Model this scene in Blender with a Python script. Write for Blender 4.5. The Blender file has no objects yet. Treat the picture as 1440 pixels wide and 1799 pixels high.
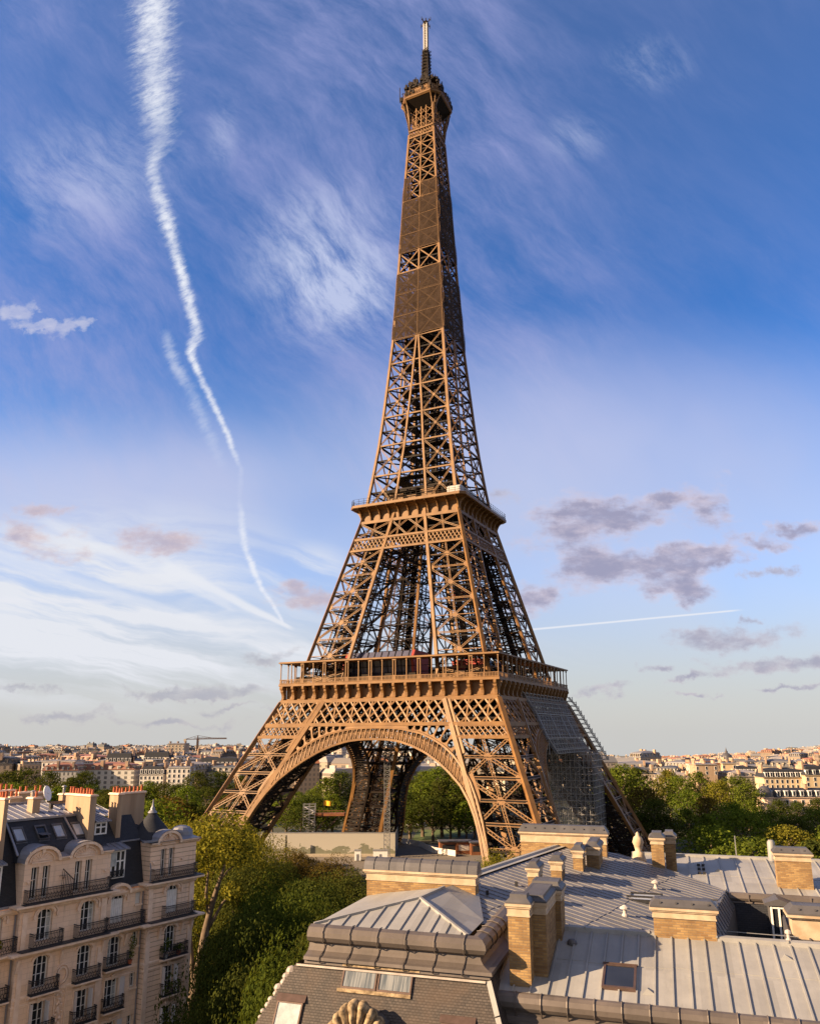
import bpy, math, random
import numpy as np
from mathutils import Vector, Matrix
R = math.radians
SC = bpy.context.scene
COL = SC.collection
rnd = random.Random(7)

# ---------------------------------------------------------------- camera
CAM_H, CAM_F, CAM_CY = 43.157, 1363.37, 971.58
CAM_YAW, CAM_PITCH, CAM_ROLL = -0.02815, 0.22819, -0.00398
def ray(px, py):
    """direction in the world through a point of the 1440 x 1799 picture"""
    c, s = math.cos(CAM_ROLL), math.sin(CAM_ROLL)
    U, V = px - 720.0, py - CAM_CY
    x, y, z = (c*U + s*V)/CAM_F, 1.0, (s*U - c*V)/CAM_F
    c, s = math.cos(CAM_PITCH), math.sin(CAM_PITCH); y, z = c*y - s*z, s*y + c*z
    c, s = math.cos(CAM_YAW), math.sin(CAM_YAW); x, y = c*x + s*y, -s*x + c*y
    return Vector((x, y, z))
EYE = Vector((0, 0, CAM_H))
def at_y(px, py, Y):
    r = ray(px, py); return EYE + r*(Y/r.y)
def at_z(px, py, z):
    r = ray(px, py); return EYE + r*((z - CAM_H)/r.z)
cd = bpy.data.cameras.new('camera')
cam = bpy.data.objects.new('camera', cd); COL.objects.link(cam)
cd.sensor_fit = 'HORIZONTAL'; cd.sensor_width = 36
cd.lens = 36*CAM_F/1440
cd.shift_y = (CAM_CY - 899.5)/1440
cd.clip_start = 0.5; cd.clip_end = 60000
def _basis():
    fw = ray(720, CAM_CY).normalized()
    rt = (ray(1720, CAM_CY) - ray(720, CAM_CY)).normalized()
    up = rt.cross(fw)
    m = Matrix((rt, up, -fw)).transposed().to_4x4(); m.translation = EYE
    return m
cam.matrix_world = _basis()
SC.camera = cam

# ---------------------------------------------------------------- light
SUN_AZ, SUN_EL = R(72), R(22.5)          # azimuth: to the left of the direction from the tower to the camera
SUN_DIR = Vector((-math.sin(SUN_AZ)*math.cos(SUN_EL), -math.cos(SUN_AZ)*math.cos(SUN_EL), math.sin(SUN_EL)))
sl = bpy.data.lights.new('sun', 'SUN'); so = bpy.data.objects.new('sun', sl); COL.objects.link(so)
sl.energy = 5.0; sl.angle = R(0.53); sl.color = (1.0, 0.70, 0.41)
so.rotation_euler = SUN_DIR.to_track_quat('Z', 'Y').to_euler(); so.location = (-300, -100, 200)
SC.view_settings.view_transform = 'Standard'; SC.view_settings.look = 'None'
SC.view_settings.gamma = 1; SC.view_settings.exposure = 1.6
SC.render.engine = 'CYCLES'
SC.cycles.max_bounces = 6; SC.cycles.transparent_max_bounces = 12
SC.cycles.diffuse_bounces = 3; SC.cycles.glossy_bounces = 2

# ---------------------------------------------------------------- node helper
class NT:
    def __init__(s, tree): s.t = tree; s.n = tree.nodes; s.l = tree.links
    def new(s, typ, **kw):
        nd = s.n.new(typ)
        for k, v in kw.items(): setattr(nd, k, v)
        return nd
    def set(s, sock, v):
        if hasattr(v, 'is_output') or isinstance(v, bpy.types.NodeSocket): s.l.new(v, sock)
        else:
            if hasattr(sock.default_value, '__len__') and len(sock.default_value) == 4 and len(v) == 3: v = (*v, 1)
            sock.default_value = v
    def m(s, op, a, b=None, c=None, clamp=False):
        nd = s.new('ShaderNodeMath', operation=op); nd.use_clamp = clamp
        s.set(nd.inputs[0], a)
        if b is not None: s.set(nd.inputs[1], b)
        if c is not None: s.set(nd.inputs[2], c)
        return nd.outputs[0]
    def mixk(s, fac, a, b): return s.mix(fac, a, tuple(x*CK for x in b))
    def mix(s, fac, a, b, blend='MIX'):
        nd = s.new('ShaderNodeMix', data_type='RGBA', blend_type=blend)
        s.set(nd.inputs[0], fac); s.set(nd.inputs[6], a); s.set(nd.inputs[7], b)
        return nd.outputs[2]
    def noise(s, vec, scale, detail=4, rough=.55, dist=0.0, dims='3D'):
        nd = s.new('ShaderNodeTexNoise', noise_dimensions=dims)
        if vec is not None: s.l.new(vec, nd.inputs['Vector'])
        nd.inputs['Scale'].default_value = scale; nd.inputs['Detail'].default_value = detail
        nd.inputs['Roughness'].default_value = rough; nd.inputs['Distortion'].default_value = dist
        return nd.outputs[0]
    def ss(s, x, e0, e1):                    # smoothstep
        nd = s.new('ShaderNodeMapRange', interpolation_type='SMOOTHSTEP')
        s.set(nd.inputs[0], x)
        for i, v in zip((1, 2, 3, 4), (e0, e1, 0., 1.)): s.set(nd.inputs[i], v)
        return nd.outputs[0]
    def comb(s, x, y, z=0.0):
        nd = s.new('ShaderNodeCombineXYZ')
        for i, v in enumerate((x, y, z)): s.set(nd.inputs[i], v)
        return nd.outputs[0]
    def sep(s, v):
        nd = s.new('ShaderNodeSeparateXYZ'); s.l.new(v, nd.inputs[0]); return nd.outputs
    def curve(s, x, pts, lo=0., hi=1.):     # piecewise linear / smooth curve, x and values in 0..1
        nd = s.new('ShaderNodeFloatCurve'); s.set(nd.inputs['Value'], x)
        cv = nd.mapping.curves[0]; nd.mapping.extend = 'HORIZONTAL'
        while len(cv.points) < len(pts): cv.points.new(.5, .5)
        for p, (a, b) in zip(cv.points, pts): p.location = (a, b); p.handle_type = 'AUTO_CLAMPED'
        nd.mapping.update(); return nd.outputs[0]

# ---------------------------------------------------------------- sky
CK = 1/1.516
def build_world():
    w = bpy.data.worlds.new('World'); SC.world = w; w.use_nodes = True
    t = NT(w.node_tree); t.n.clear()
    out = t.new('ShaderNodeOutputWorld'); bg = t.new('ShaderNodeBackground')
    sky = t.new('ShaderNodeTexSky', sky_type='NISHITA')
    sky.sun_disc = False; sky.sun_elevation = SUN_EL
    sky.sun_rotation = math.atan2(SUN_DIR.x, SUN_DIR.y)
    sky.air_density = 1.0; sky.dust_density = 0.6; sky.ozone_density = 3.0
    tc = t.new('ShaderNodeTexCoord'); D = tc.outputs['Generated']
    x, y, z = t.sep(D)
    yy = t.m('MAXIMUM', y, .08)
    u = t.m('DIVIDE', x, yy); v = t.m('DIVIDE', z, yy)
    ahead = t.ss(y, .05, .25)
    base = sky.outputs[0]
    # measured colour of this evening's air: violet-blue above, cream near the horizon
    el = t.m('MAXIMUM', z, 0.0)
    ramp = t.new('ShaderNodeValToRGB'); t.l.new(el, ramp.inputs[0])
    cr = ramp.color_ramp
    stops = SKY_STOPS
    while len(cr.elements) < len(stops): cr.elements.new(.5)
    for e, (p, c) in zip(cr.elements, stops): e.position = p; e.color = (*c, 1)
    col = t.mix(1.0, base, ramp.outputs[0], 'MULTIPLY')
    colS = t.new('ShaderNodeVectorMath', operation='SCALE'); t.l.new(col, colS.inputs[0]); colS.inputs['Scale'].default_value = SKY_STRENGTH
    sc = colS.outputs[0]
    # wind-drawn cirrus: long streaks running down to the right, fanned from the horizon
    uv = t.comb(u, v)
    def rot(ang, sx, sy):
        mp = t.new('ShaderNodeMapping'); t.l.new(uv, mp.inputs[0])
        mp.inputs['Rotation'].default_value = (0, 0, ang); mp.inputs['Scale'].default_value = (sx, sy, 1)
        return mp.outputs[0]
    def mp2(vec, ang, sx, sy):
        a = t.new('ShaderNodeMapping'); t.l.new(vec, a.inputs[0]); a.inputs['Rotation'].default_value = (0, 0, ang)
        b = t.new('ShaderNodeMapping'); t.l.new(a.outputs[0], b.inputs[0]); b.inputs['Scale'].default_value = (sx, sy, 1)
        return b.outputs[0]
    wq = t.new('ShaderNodeTexNoise'); t.l.new(t.comb(u, v), wq.inputs['Vector']); wq.inputs['Scale'].default_value = 16; wq.inputs['Detail'].default_value = 7; wq.inputs['Roughness'].default_value = .6
    wr, wg, wb_ = t.sep(wq.outputs['Color'])
    UVW = (t.m('ADD', u, t.m('MULTIPLY', t.m('SUBTRACT', wr, .5), .16)), t.m('ADD', v, t.m('MULTIPLY', t.m('SUBTRACT', wg, .5), .07)))
    def blob(cu, cv, ru, rv, ang=0.0, soft=1.0, co=None):
        u_, v_ = co or (u, v)
        du = t.m('SUBTRACT', u_, cu); dv = t.m('SUBTRACT', v_, cv); c, s = math.cos(ang), math.sin(ang)
        a = t.m('MULTIPLY', t.m('ADD', t.m('MULTIPLY', du, c), t.m('MULTIPLY', dv, s)), 1/ru)
        b = t.m('MULTIPLY', t.m('SUBTRACT', t.m('MULTIPLY', dv, c), t.m('MULTIPLY', du, s)), 1/rv)
        d = t.m('SQRT', t.m('ADD', t.m('MULTIPLY', a, a), t.m('MULTIPLY', b, b)))
        return t.m('SUBTRACT', 1.0, t.ss(d, 0.0, soft))
    def uvp(px, py):
        r = ray(px, py); return r.x/r.y, r.z/r.y
    def blobp(px, py, rx, ry, ang=0.0, co=None):
        a, b = uvp(px, py); c, d = uvp(px + rx, py); e, f = uvp(px, py - ry)
        return blob(a, b, abs(c - a), abs(f - b), ang, 1.0, co)
    add = lambda *a: a[0] if len(a) == 1 else t.m('ADD', a[0], add(*a[1:]))
    # warped coordinate shared by the streaks
    wn = t.new('ShaderNodeTexNoise'); t.l.new(uv, wn.inputs['Vector']); wn.inputs['Scale'].default_value = 2.3; wn.inputs['Detail'].default_value = 6
    wv = t.new('ShaderNodeVectorMath', operation='MULTIPLY_ADD'); t.l.new(wn.outputs['Color'], wv.inputs[0])
    wv.inputs[1].default_value = (.16, .16, 0); t.l.new(uv, wv.inputs[2]); uw = wv.outputs[0]
    n1 = t.noise(mp2(uw, R(48), 2.4, 7.0), 1.0, 10, .66)            # streaks falling to the right
    n2 = t.noise(mp2(uw, R(54), 9.0, 28.0), 1.0, 10, .7)
    n0 = t.noise(uw, 1.5, 4, .5)
    n3 = t.noise(mp2(uw, R(12), 2.5, 22.0), 1.0, 7, .6)             # flat streaks low in the sky
    veil = t.m('MULTIPLY', t.ss(add(t.m('MULTIPLY', n1, .75), t.m('MULTIPLY', n2, .3)), .36, .76), t.ss(n0, .25, .62))
    veil = t.m('MULTIPLY', t.m('MULTIPLY', veil, t.ss(v, .16, .36)), t.m('SUBTRACT', 1.0, t.m('MULTIPLY', t.ss(u, .08, .35), .72)))
    wisps = t.m('MULTIPLY', t.ss(add(t.m('MULTIPLY', n1, .55), t.m('MULTIPLY', n2, .9)), .55, 1.0), add(
        t.m('MULTIPLY', blobp(560, 450, 190, 190), 1.0), t.m('MULTIPLY', blobp(620, 520, 170, 120), .7),
        t.m('MULTIPLY', blobp(150, 310, 260, 150), .5), t.m('MULTIPLY', blobp(390, 235, 40, 90), .5),
        t.m('MULTIPLY', blobp(1140, 110, 110, 70), .5), t.m('MULTIPLY', blobp(1010, 240, 90, 60), .4)))
    lowband = t.m('MULTIPLY', t.m('MAXIMUM', blobp(1020, 800, 760, 300), blobp(250, 860, 760, 170)), t.ss(n0, .15, .6))
    low = t.m('MULTIPLY', t.ss(n3, .36, .64), add(t.m('MULTIPLY', blobp(140, 1030, 560, 190), 1.15), t.m('MULTIPLY', blobp(250, 1160, 900, 110), 1.0), t.m('MULTIPLY', blobp(540, 1010, 110, 70), .8)))
    floor_haze = t.m('SUBTRACT', 1.0, t.ss(v, .01, .22))
    c_ci = CIRRUS
    sc = t.mixk(t.m('MULTIPLY', veil, .9), sc, c_ci)
    sc = t.mixk(t.m('MULTIPLY', lowband, .78), sc, (.265, .285, .42))
    sc = t.mixk(t.m('MULTIPLY', t.m('MULTIPLY', t.m('SUBTRACT', 1.0, t.ss(v, .14, .56)), t.ss(n0, .1, .55)), .62), sc, (.33, .35, .405))
    sc = t.mixk(t.m('MULTIPLY', floor_haze, .75), sc, HORIZON)
    sc = t.mixk(t.m('MINIMUM', t.m('MULTIPLY', wisps, 1.0), .8), sc, (.29, .32, .43))
    sc = t.mixk(t.m('MINIMUM', t.m('MULTIPLY', low, 1.25), .95), sc, (.40, .41, .44))
    # vapour trails: centre, half width and density as curves of height
    vt = t.m('DIVIDE', v, 1.1)
    def trail(pts, col, sidebias=0.0, ns=60.0, amt=1.0, ragged=.5):
        q = []
        for px, py, hw, den in pts:
            a, b = uvp(px, py); a2, _ = uvp(px + hw, py); q.append((b/1.1, a, abs(a2 - a), den))
        q.sort()
        cx = t.m('SUBTRACT', t.curve(vt, [(p[0], p[1] + .6) for p in q]), .6)
        cw = t.curve(vt, [(p[0], p[2]*4) for p in q]); cden = t.curve(vt, [(p[0], p[3]) for p in q])
        cw = t.m('MAXIMUM', t.m('MULTIPLY', cw, .25), .0006)
        jit = t.noise(mp2(uv, R(-28), ns*.3, ns*.8), 1.0, 8, .68)
        jit2 = t.noise(mp2(uv, R(-28), ns*.8, ns*2.0), 1.0, 10, .74)
        d = t.m('DIVIDE', t.m('SUBTRACT', u, cx), cw)
        d = add(d, t.m('MULTIPLY', t.m('SUBTRACT', jit, .5), 2*ragged))
        edge = t.m('SUBTRACT', 1.0, t.ss(t.m('ABSOLUTE', d), .0, 1.35))
        tex = t.ss(add(t.m('MULTIPLY', jit2, 1.25), t.m('MULTIPLY', edge, .5)), .66, 1.3)
        inr = t.m('MULTIPLY', t.ss(vt, q[0][0] - .004, q[0][0] + .004), t.m('SUBTRACT', 1.0, t.ss(vt, q[-1][0] - .004, q[-1][0] + .01))) if q[-1][0] < .8 else t.ss(vt, q[0][0] - .004, q[0][0] + .004)
        thin = t.ss(t.noise(mp2(uv, R(-20), 9., 13.), 1.0, 5, .6), .22, .62)
        k = t.m('MULTIPLY', t.m('MULTIPLY', edge, tex), t.m('MULTIPLY', t.m('MULTIPLY', cden, t.m('MULTIPLY_ADD', thin, .6, .4)), inr))
        return t.m('MINIMUM', t.m('MULTIPLY', k, amt), 1.0)
    W_ = (.41, .425, .47)
    k = trail([(268, -30, 56, .85), (270, 100, 54, .9), (276, 190, 50, .75), (280, 250, 36, .5), (270, 290, 20, .75), (285, 360, 22, .9), (310, 450, 17, .95), (335, 540, 17, .95), (347, 590, 17, .9), (335, 612, 15, .95), (345, 645, 12, 1), (370, 700, 11, 1), (398, 760, 10, .9), (412, 800, 9, .5), (424, 835, 8, .12), (421, 872, 8, .1), (424, 905, 10, .7), (428, 950, 11, .8), (445, 1000, 10, .9), (460, 1035, 10, .9), (478, 1060, 8, .8), (497, 1095, 5, .8)], W_, amt=1.15)
    sc = t.mixk(k, sc, W_)
    k = trail([(290, 575, 12, .0), (300, 620, 18, .55), (330, 680, 20, .6), (352, 730, 20, .55), (372, 775, 18, .3), (395, 830, 16, .0)], W_, ns=55, amt=.8)
    sc = t.mixk(k, sc, W_)
    # the long wedge low on the left, the thin line on the right
    def streak(p0, p1, w0, w1, den, soft=1.0, nz=40.):
        a0, b0 = uvp(*p0); a1, b1 = uvp(*p1); dx, dy = a1 - a0, b1 - b0; L = math.hypot(dx, dy); dx /= L; dy /= L
        du = t.m('SUBTRACT', u, a0); dv = t.m('SUBTRACT', v, b0)
        s_ = t.m('DIVIDE', t.m('ADD', t.m('MULTIPLY', du, dx), t.m('MULTIPLY', dv, dy)), L)
        n_ = t.m('SUBTRACT', t.m('MULTIPLY', dv, dx), t.m('MULTIPLY', du, dy))
        wd = t.m('MULTIPLY_ADD', s_, (w1 - w0)/CAM_F, w0/CAM_F)
        jit = t.noise(mp2(uv, math.atan2(-dy, dx), nz*.25, nz), 1.0, 5, .6)
        d = add(t.m('DIVIDE', n_, wd), t.m('MULTIPLY', t.m('SUBTRACT', jit, .5), .9*soft))
        e = t.m('SUBTRACT', 1.0, t.ss(t.m('ABSOLUTE', d), .2, 1.1))
        ends = t.m('MULTIPLY', t.ss(s_, -.02, .12), t.m('SUBTRACT', 1.0, t.ss(s_, .93, 1.0)))
        return t.m('MULTIPLY', t.m('MULTIPLY', e, ends), den)
    sc = t.mixk(streak((270, 985), (520, 1108), 21, 4, .85, 1, 60), sc, (.41, .42, .45))
    sc = t.mixk(streak((60, 905), (420, 1075), 14, 8, .5, 1.4, 50), sc, (.41, .42, .45))
    sc = t.mixk(streak((-60, 960), (380, 1100), 20, 10, .45, 1.4, 50), sc, (.41, .42, .45))
    sc = t.mixk(streak((-30, 1052), (210, 1058), 9, 5, .35, 1.6, 50), sc, (.42, .42, .45))
    sc = t.mixk(streak((870, 1112), (1310, 1071), 2.6, 2.2, .8, .5, 90), sc, (.42, .43, .46))
    # small low cumulus, mauve underneath and pink where the sun finds them
    def cumulus(spots, scl, thr, dark, lit, amt):
        f = add(*[t.m('MULTIPLY', blobp(*s[:4], R(s[4]) if len(s) > 4 else 0., UVW), s[5] if len(s) > 5 else 1.) for s in spots])
        nn = t.noise(mp2(uv, 0, scl, scl*2.1), 1.0, 9, .62)
        sh = add(t.m('MULTIPLY', t.m('MINIMUM', f, 1.0), .85), t.m('MULTIPLY', t.m('SUBTRACT', nn, .5), 1.7))
        k = t.ss(sh, thr - .16, thr + .60)
        nl = t.noise(mp2(uv, 0, scl*1.1, scl*2.4), 1.0, 7, .6)
        cc = t.mix(t.ss(add(nl, t.m('MULTIPLY', t.m('SUBTRACT', sh, thr), -.55)), .05, .62), tuple(x*CK for x in dark), tuple(x*CK for x in lit))
        return t.m('MULTIPLY', t.m('MULTIPLY', k, t.ss(f, .02, .2)), amt), cc
    k, cc = cumulus([(1090, 912, 145, 46), (1000, 945, 135, 72, 0, .95), (1080, 1000, 220, 58, 6), (1220, 985, 160, 50, 12), (1195, 1042, 110, 30), (1245, 885, 78, 70, -35, .9), (1165, 878, 70, 26), (1400, 928, 95, 30, 8), (1345, 960, 75, 24), (935, 1055, 85, 40), (1020, 890, 170, 50, 0, .6)], 17., .31, (.17, .165, .235), (.36, .31, .35), .92)
    sc = t.mix(k, sc, cc)
    k, cc = cumulus([(1235, 1105, 120, 32, 5), (1300, 1125, 170, 30, 8), (1280, 1170, 100, 22), (1400, 1158, 110, 26, 4), (1130, 1174, 65, 17), (1200, 1192, 80, 13, 8), (1060, 1215, 90, 19, 4), (1330, 1082, 50, 16), (1230, 1222, 80, 10), (885, 870, 100, 26, 4, .7), (1400, 1200, 90, 12), (1340, 1010, 70, 20, 8)], 20., .36, (.19, .185, .24), (.30, .27, .30), .85)
    sc = t.mix(k, sc, cc)
    k, cc = cumulus([(275, 950, 130, 42, 4), (45, 938, 130, 42), (75, 893, 95, 28), (540, 1045, 120, 36), (100, 975, 110, 30, 0, .6)], 18., .34, (.25, .22, .27), (.38, .29, .28), .85)
    sc = t.mix(k, sc, cc)
    k, cc = cumulus([(390, 1210, 240, 22, 2), (330, 1222, 170, 15), (480, 1150, 130, 18, 3), (120, 1255, 220, 18), (300, 1270, 230, 13), (420, 1243, 140, 11), (40, 1215, 110, 12)], 18., .40, (.2, .2, .24), (.29, .27, .28), .7)
    sc = t.mix(k, sc, cc)
    k, cc = cumulus([(25, 545, 45, 32, -30), (75, 580, 48, 26), (128, 572, 40, 30, 20), (60, 572, 60, 16)], 26., .40, (.25, .265, .37), (.37, .36, .41), .75)
    sc = t.mix(k, sc, cc)
    back = t.mixk(t.m('MULTIPLY', t.ss(t.noise(D, 2.2, 5, .55), .2, .6), .85), colS.outputs[0], (.30, .268, .255))  # cream cloud added behind the camera, unseen, to warm the shaded faces
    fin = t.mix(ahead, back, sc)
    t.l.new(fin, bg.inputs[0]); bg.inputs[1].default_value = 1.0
    t.l.new(bg.outputs[0], out.inputs[0])
    w.cycles.sampling_method = 'MANUAL'; w.cycles.sample_map_resolution = 512
SKY_STRENGTH = 0.08
SKY_STOPS = [(0.0, (.62, .62, .68)), (.1, (.58, .62, .76)), (.2, (.52, .66, .93)), (.34, (.36, .58, .86)), (.48, (.26, .50, .80)), (.74, (.52, .62, .84)), (1.0, (.6, .7, .9))]
CIRRUS = (.18, .195, .35)
HORIZON = (.30, .295, .28)
build_world()

# ---------------------------------------------------------------- mesh helpers
class MB:
    """collects faces and becomes one mesh object"""
    def __init__(s): s.v = []; s.f = []; s.sm = False
    def add(s, vs, fs):
        o = len(s.v); s.v.extend(vs); s.f.extend([tuple(i + o for i in f) for f in fs]); return s
    def poly(s, pts): return s.add([tuple(p) for p in pts], [tuple(range(len(pts)))])
    def box(s, x0, x1, y0, y1, z0, z1):
        return s.add([(x0,y0,z0),(x1,y0,z0),(x1,y1,z0),(x0,y1,z0),(x0,y0,z1),(x1,y0,z1),(x1,y1,z1),(x0,y1,z1)],
                     [(0,3,2,1),(4,5,6,7),(0,1,5,4),(1,2,6,5),(2,3,7,6),(3,0,4,7)])
    def hexa(s, b, t): return s.add([tuple(p) for p in b] + [tuple(p) for p in t], [(0,3,2,1),(4,5,6,7),(0,1,5,4),(1,2,6,5),(2,3,7,6),(3,0,4,7)])
    def bar(s, p, q, w, t=None, up=(0, 0, 1)):
        """a rectangular bar from p to q: w across, t along the direction up"""
        t = w if t is None else t
        px, py, pz = p; dx, dy, dz = q[0]-px, q[1]-py, q[2]-pz
        L = math.sqrt(dx*dx+dy*dy+dz*dz)
        if L < 1e-6: return s
        dx /= L; dy /= L; dz /= L; ux, uy, uz = up
        d = ux*dx+uy*dy+uz*dz
        if abs(d) > .98: ux, uy, uz = (1, 0, 0) if abs(dx) < .9 else (0, 1, 0); d = ux*dx+uy*dy+uz*dz
        ux -= d*dx; uy -= d*dy; uz -= d*dz; n = math.sqrt(ux*ux+uy*uy+uz*uz); ux /= n; uy /= n; uz /= n
        sx, sy, sz = dy*uz-dz*uy, dz*ux-dx*uz, dx*uy-dy*ux
        a, b = w/2, t/2
        c = [(-a,-b),(a,-b),(a,b),(-a,b)]
        vs = [(P[0]+i*sx+j*ux, P[1]+i*sy+j*uy, P[2]+i*sz+j*uz) for P in (p, q) for i, j in c]
        return s.add(vs, [(0,1,2,3),(7,6,5,4),(0,4,5,1),(1,5,6,2),(2,6,7,3),(3,7,4,0)])
    def prism(s, pts, d):
        """closed outline pts (3-D, planar) pushed along d"""
        n = len(pts); d = Vector(d); a = [tuple(p) for p in pts]; b = [tuple(Vector(p)+d) for p in pts]
        return s.add(a + b, [tuple(range(n))[::-1], tuple(range(n, 2*n))] + [(i, (i+1) % n, (i+1) % n + n, i+n) for i in range(n)])
    def tube(s, pts, r, n=6, cap=True):
        pts = [Vector(p) for p in pts]; rings = []
        for i, p in enumerate(pts):
            d = (pts[min(i+1, len(pts)-1)] - pts[max(i-1, 0)]).normalized()
            u = d.orthogonal().normalized() if i == 0 else (u - d*u.dot(d)).normalized()
            w = d.cross(u); rr = r[i] if hasattr(r, '__len__') else r
            rings.append([tuple(p + (u*math.cos(2*math.pi*k/n) + w*math.sin(2*math.pi*k/n))*rr) for k in range(n)])
        fs = [(i*n+k, i*n+(k+1) % n, (i+1)*n+(k+1) % n, (i+1)*n+k) for i in range(len(pts)-1) for k in range(n)]
        if cap: fs += [tuple(range(n))[::-1], tuple(range((len(pts)-1)*n, len(pts)*n))]
        return s.add([v for g in rings for v in g], fs)
    def lathe(s, c, prof, n=16, a0=0.0, a1=2*math.pi):
        """profile of (radius, z) turned about the vertical through c"""
        full = abs(a1-a0-2*math.pi) < 1e-6; m = n if full else n+1
        vs = [(c[0]+r*math.cos(a0+(a1-a0)*k/n), c[1]+r*math.sin(a0+(a1-a0)*k/n), c[2]+z) for r, z in prof for k in range(m)]
        fs = [(i*m+k, i*m+(k+1) % m, (i+1)*m+(k+1) % m, (i+1)*m+k) for i in range(len(prof)-1) for k in range(m if full else n)]
        return s.add(vs, fs)
    def sweep(s, path, prof, closed=False):
        """profile list of (out, z) carried along a plan path of (x, y); out is to the right of travel; mitred"""
        n = len(path); P = [Vector((p[0], p[1])) for p in path]; rows = []
        for i, p in enumerate(P):
            a = (p - P[i-1]).normalized() if (i > 0 or closed) else None
            b = (P[(i+1) % n] - p).normalized() if (i < n-1 or closed) else None
            if a is None: a = b
            if b is None: b = a
            na, nb = Vector((a.y, -a.x)), Vector((b.y, -b.x)); m = (na + nb); m = m/max(1e-6, m.length_squared)*2
            rows.append([(p.x+m.x*o, p.y+m.y*o, z) for o, z in prof])
        k = len(prof); last = n if closed else n-1
        return s.add([v for r in rows for v in r], [(i*k+j, ((i+1) % n)*k+j, ((i+1) % n)*k+j+1, i*k+j+1) for i in range(last) for j in range(k-1)])
    def mesh(s, name, inv=None):
        me = bpy.data.meshes.new(name)
        vs = s.v
        if inv is not None:
            A = np.array(inv); v = np.array(vs, float); v = v @ A[:3, :3].T + A[:3, 3]; vs = v.tolist()
        me.from_pydata(vs, [], s.f); me.update()
        return me

ROOT = {}
def thing(name, label, cat, loc=(0, 0, 0), rz=0.0, group=None):
    o = bpy.data.objects.new(name, None); COL.objects.link(o); o.empty_display_size = 1
    o.location = loc; o.rotation_euler = (0, 0, rz)
    ROOT[o.name] = Matrix.Translation(Vector(loc)) @ Matrix.Rotation(rz, 4, 'Z')
    return tag(o, label, cat, group)
def tag(o, label=None, cat=None, group=None, kind=None):
    if label: o['label'] = label
    if cat: o['category'] = cat
    if group: o['group'] = group
    if kind: o['kind'] = kind
    return o
def root_of(o):
    while o.parent: o = o.parent
    return o
def part(name, mb, mat, parent=None, frame=None, smooth=False, label=None):
    """one mesh object; frame = matrix of the coordinates the faces were given in (default: those of the thing itself)"""
    inv = None
    if frame is not None:
        inv = (ROOT[root_of(parent).name].inverted() @ frame) if parent is not None else frame
    me = mb if isinstance(mb, bpy.types.Mesh) else mb.mesh(name, inv)
    o = bpy.data.objects.new(name, me); COL.objects.link(o)
    if mat is not None and not me.materials:
        for m in (mat if isinstance(mat, (list, tuple)) else [mat]): me.materials.append(m)
    if smooth: me.polygons.foreach_set('use_smooth', [True]*len(me.polygons))
    if parent is not None: o.parent = parent
    if label: o['label'] = label
    return o
def again(o, loc=None, rz=None, parent=None, scale=None):
    c = o.copy(); COL.objects.link(c)
    if parent is not None: c.parent = parent
    if loc is not None: c.location = loc
    if rz is not None: c.rotation_euler = (0, 0, rz)
    if scale is not None: c.scale = scale
    return c
def kids(o): return [c for c in bpy.data.objects if c.parent == o]
def copy_tree(o, ch, loc, rz, label, scale=None, group=None):
    """copy of a thing and of its parts (ch = its parts, each with a list of its sub-parts)"""
    c = again(o, loc, rz, None, scale); c['label'] = label
    if group: c['group'] = group
    for k, sub in ch:
        d = again(k, parent=c)
        for g in sub: again(g, parent=d)
    return c
def structure(name, mb, mat, **kw): return tag(part(name, mb, mat, **kw), kind='structure')
def frame(x, y, z, rz): return Matrix.Translation((x, y, z)) @ Matrix.Rotation(rz, 4, 'Z')

# ---------------------------------------------------------------- materials
def material(name):
    m = bpy.data.materials.new(name); m.use_nodes = True; t = NT(m.node_tree); t.n.clear()
    out = t.new('ShaderNodeOutputMaterial'); b = t.new('ShaderNodeBsdfPrincipled'); t.l.new(b.outputs[0], out.inputs[0])
    return m, t, b, out
def boxmap(t, sx=1., sz=1.):
    """object coordinates unrolled on the faces: across, up"""
    tc = t.new('ShaderNodeTexCoord'); X, Y, Z = t.sep(tc.outputs['Object'])
    g = t.new('ShaderNodeNewGeometry'); vt = t.new('ShaderNodeVectorTransform', vector_type='NORMAL', convert_from='WORLD', convert_to='OBJECT')
    t.l.new(g.outputs['True Normal'], vt.inputs[0]); nx, ny, nz = t.sep(vt.outputs[0])
    sel = t.m('GREATER_THAN', t.m('ABSOLUTE', nx), t.m('ABSOLUTE', ny))
    a = t.m('ADD', t.m('MULTIPLY', X, t.m('SUBTRACT', 1., sel)), t.m('MULTIPLY', Y, sel))
    return t.comb(t.m('MULTIPLY', a, sx), t.m('MULTIPLY', Z, sz)), tc.outputs['Object']
def bump(t, b, h, strength=.3, dist=.02):
    n = t.new('ShaderNodeBump'); n.inputs['Strength'].default_value = strength; n.inputs['Distance'].default_value = dist
    t.l.new(h, n.inputs['Height']); t.l.new(n.outputs[0], b.inputs['Normal'])
def plain(name, c, c2=None, scale=2., rough=.7, metal=0., bstr=0., spec=.3, detail=5, streak=False):
    m, t, b, _ = material(name)
    tc = t.new('ShaderNodeTexCoord')
    vec = tc.outputs['Object']
    if streak:
        mp = t.new('ShaderNodeMapping'); t.l.new(vec, mp.inputs[0]); mp.inputs['Scale'].default_value = (1, 1, .12); vec = mp.outputs[0]
    n = t.noise(vec, scale, detail, .6)
    c2 = c2 or tuple(x*.75 for x in c)
    t.set(b.inputs['Base Color'], t.mix(t.ss(n, .3, .7), c2, c))
    b.inputs['Roughness'].default_value = rough; b.inputs['Metallic'].default_value = metal
    b.inputs['Specular IOR Level'].default_value = spec
    if bstr: bump(t, b, n, bstr)
    return m
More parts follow.
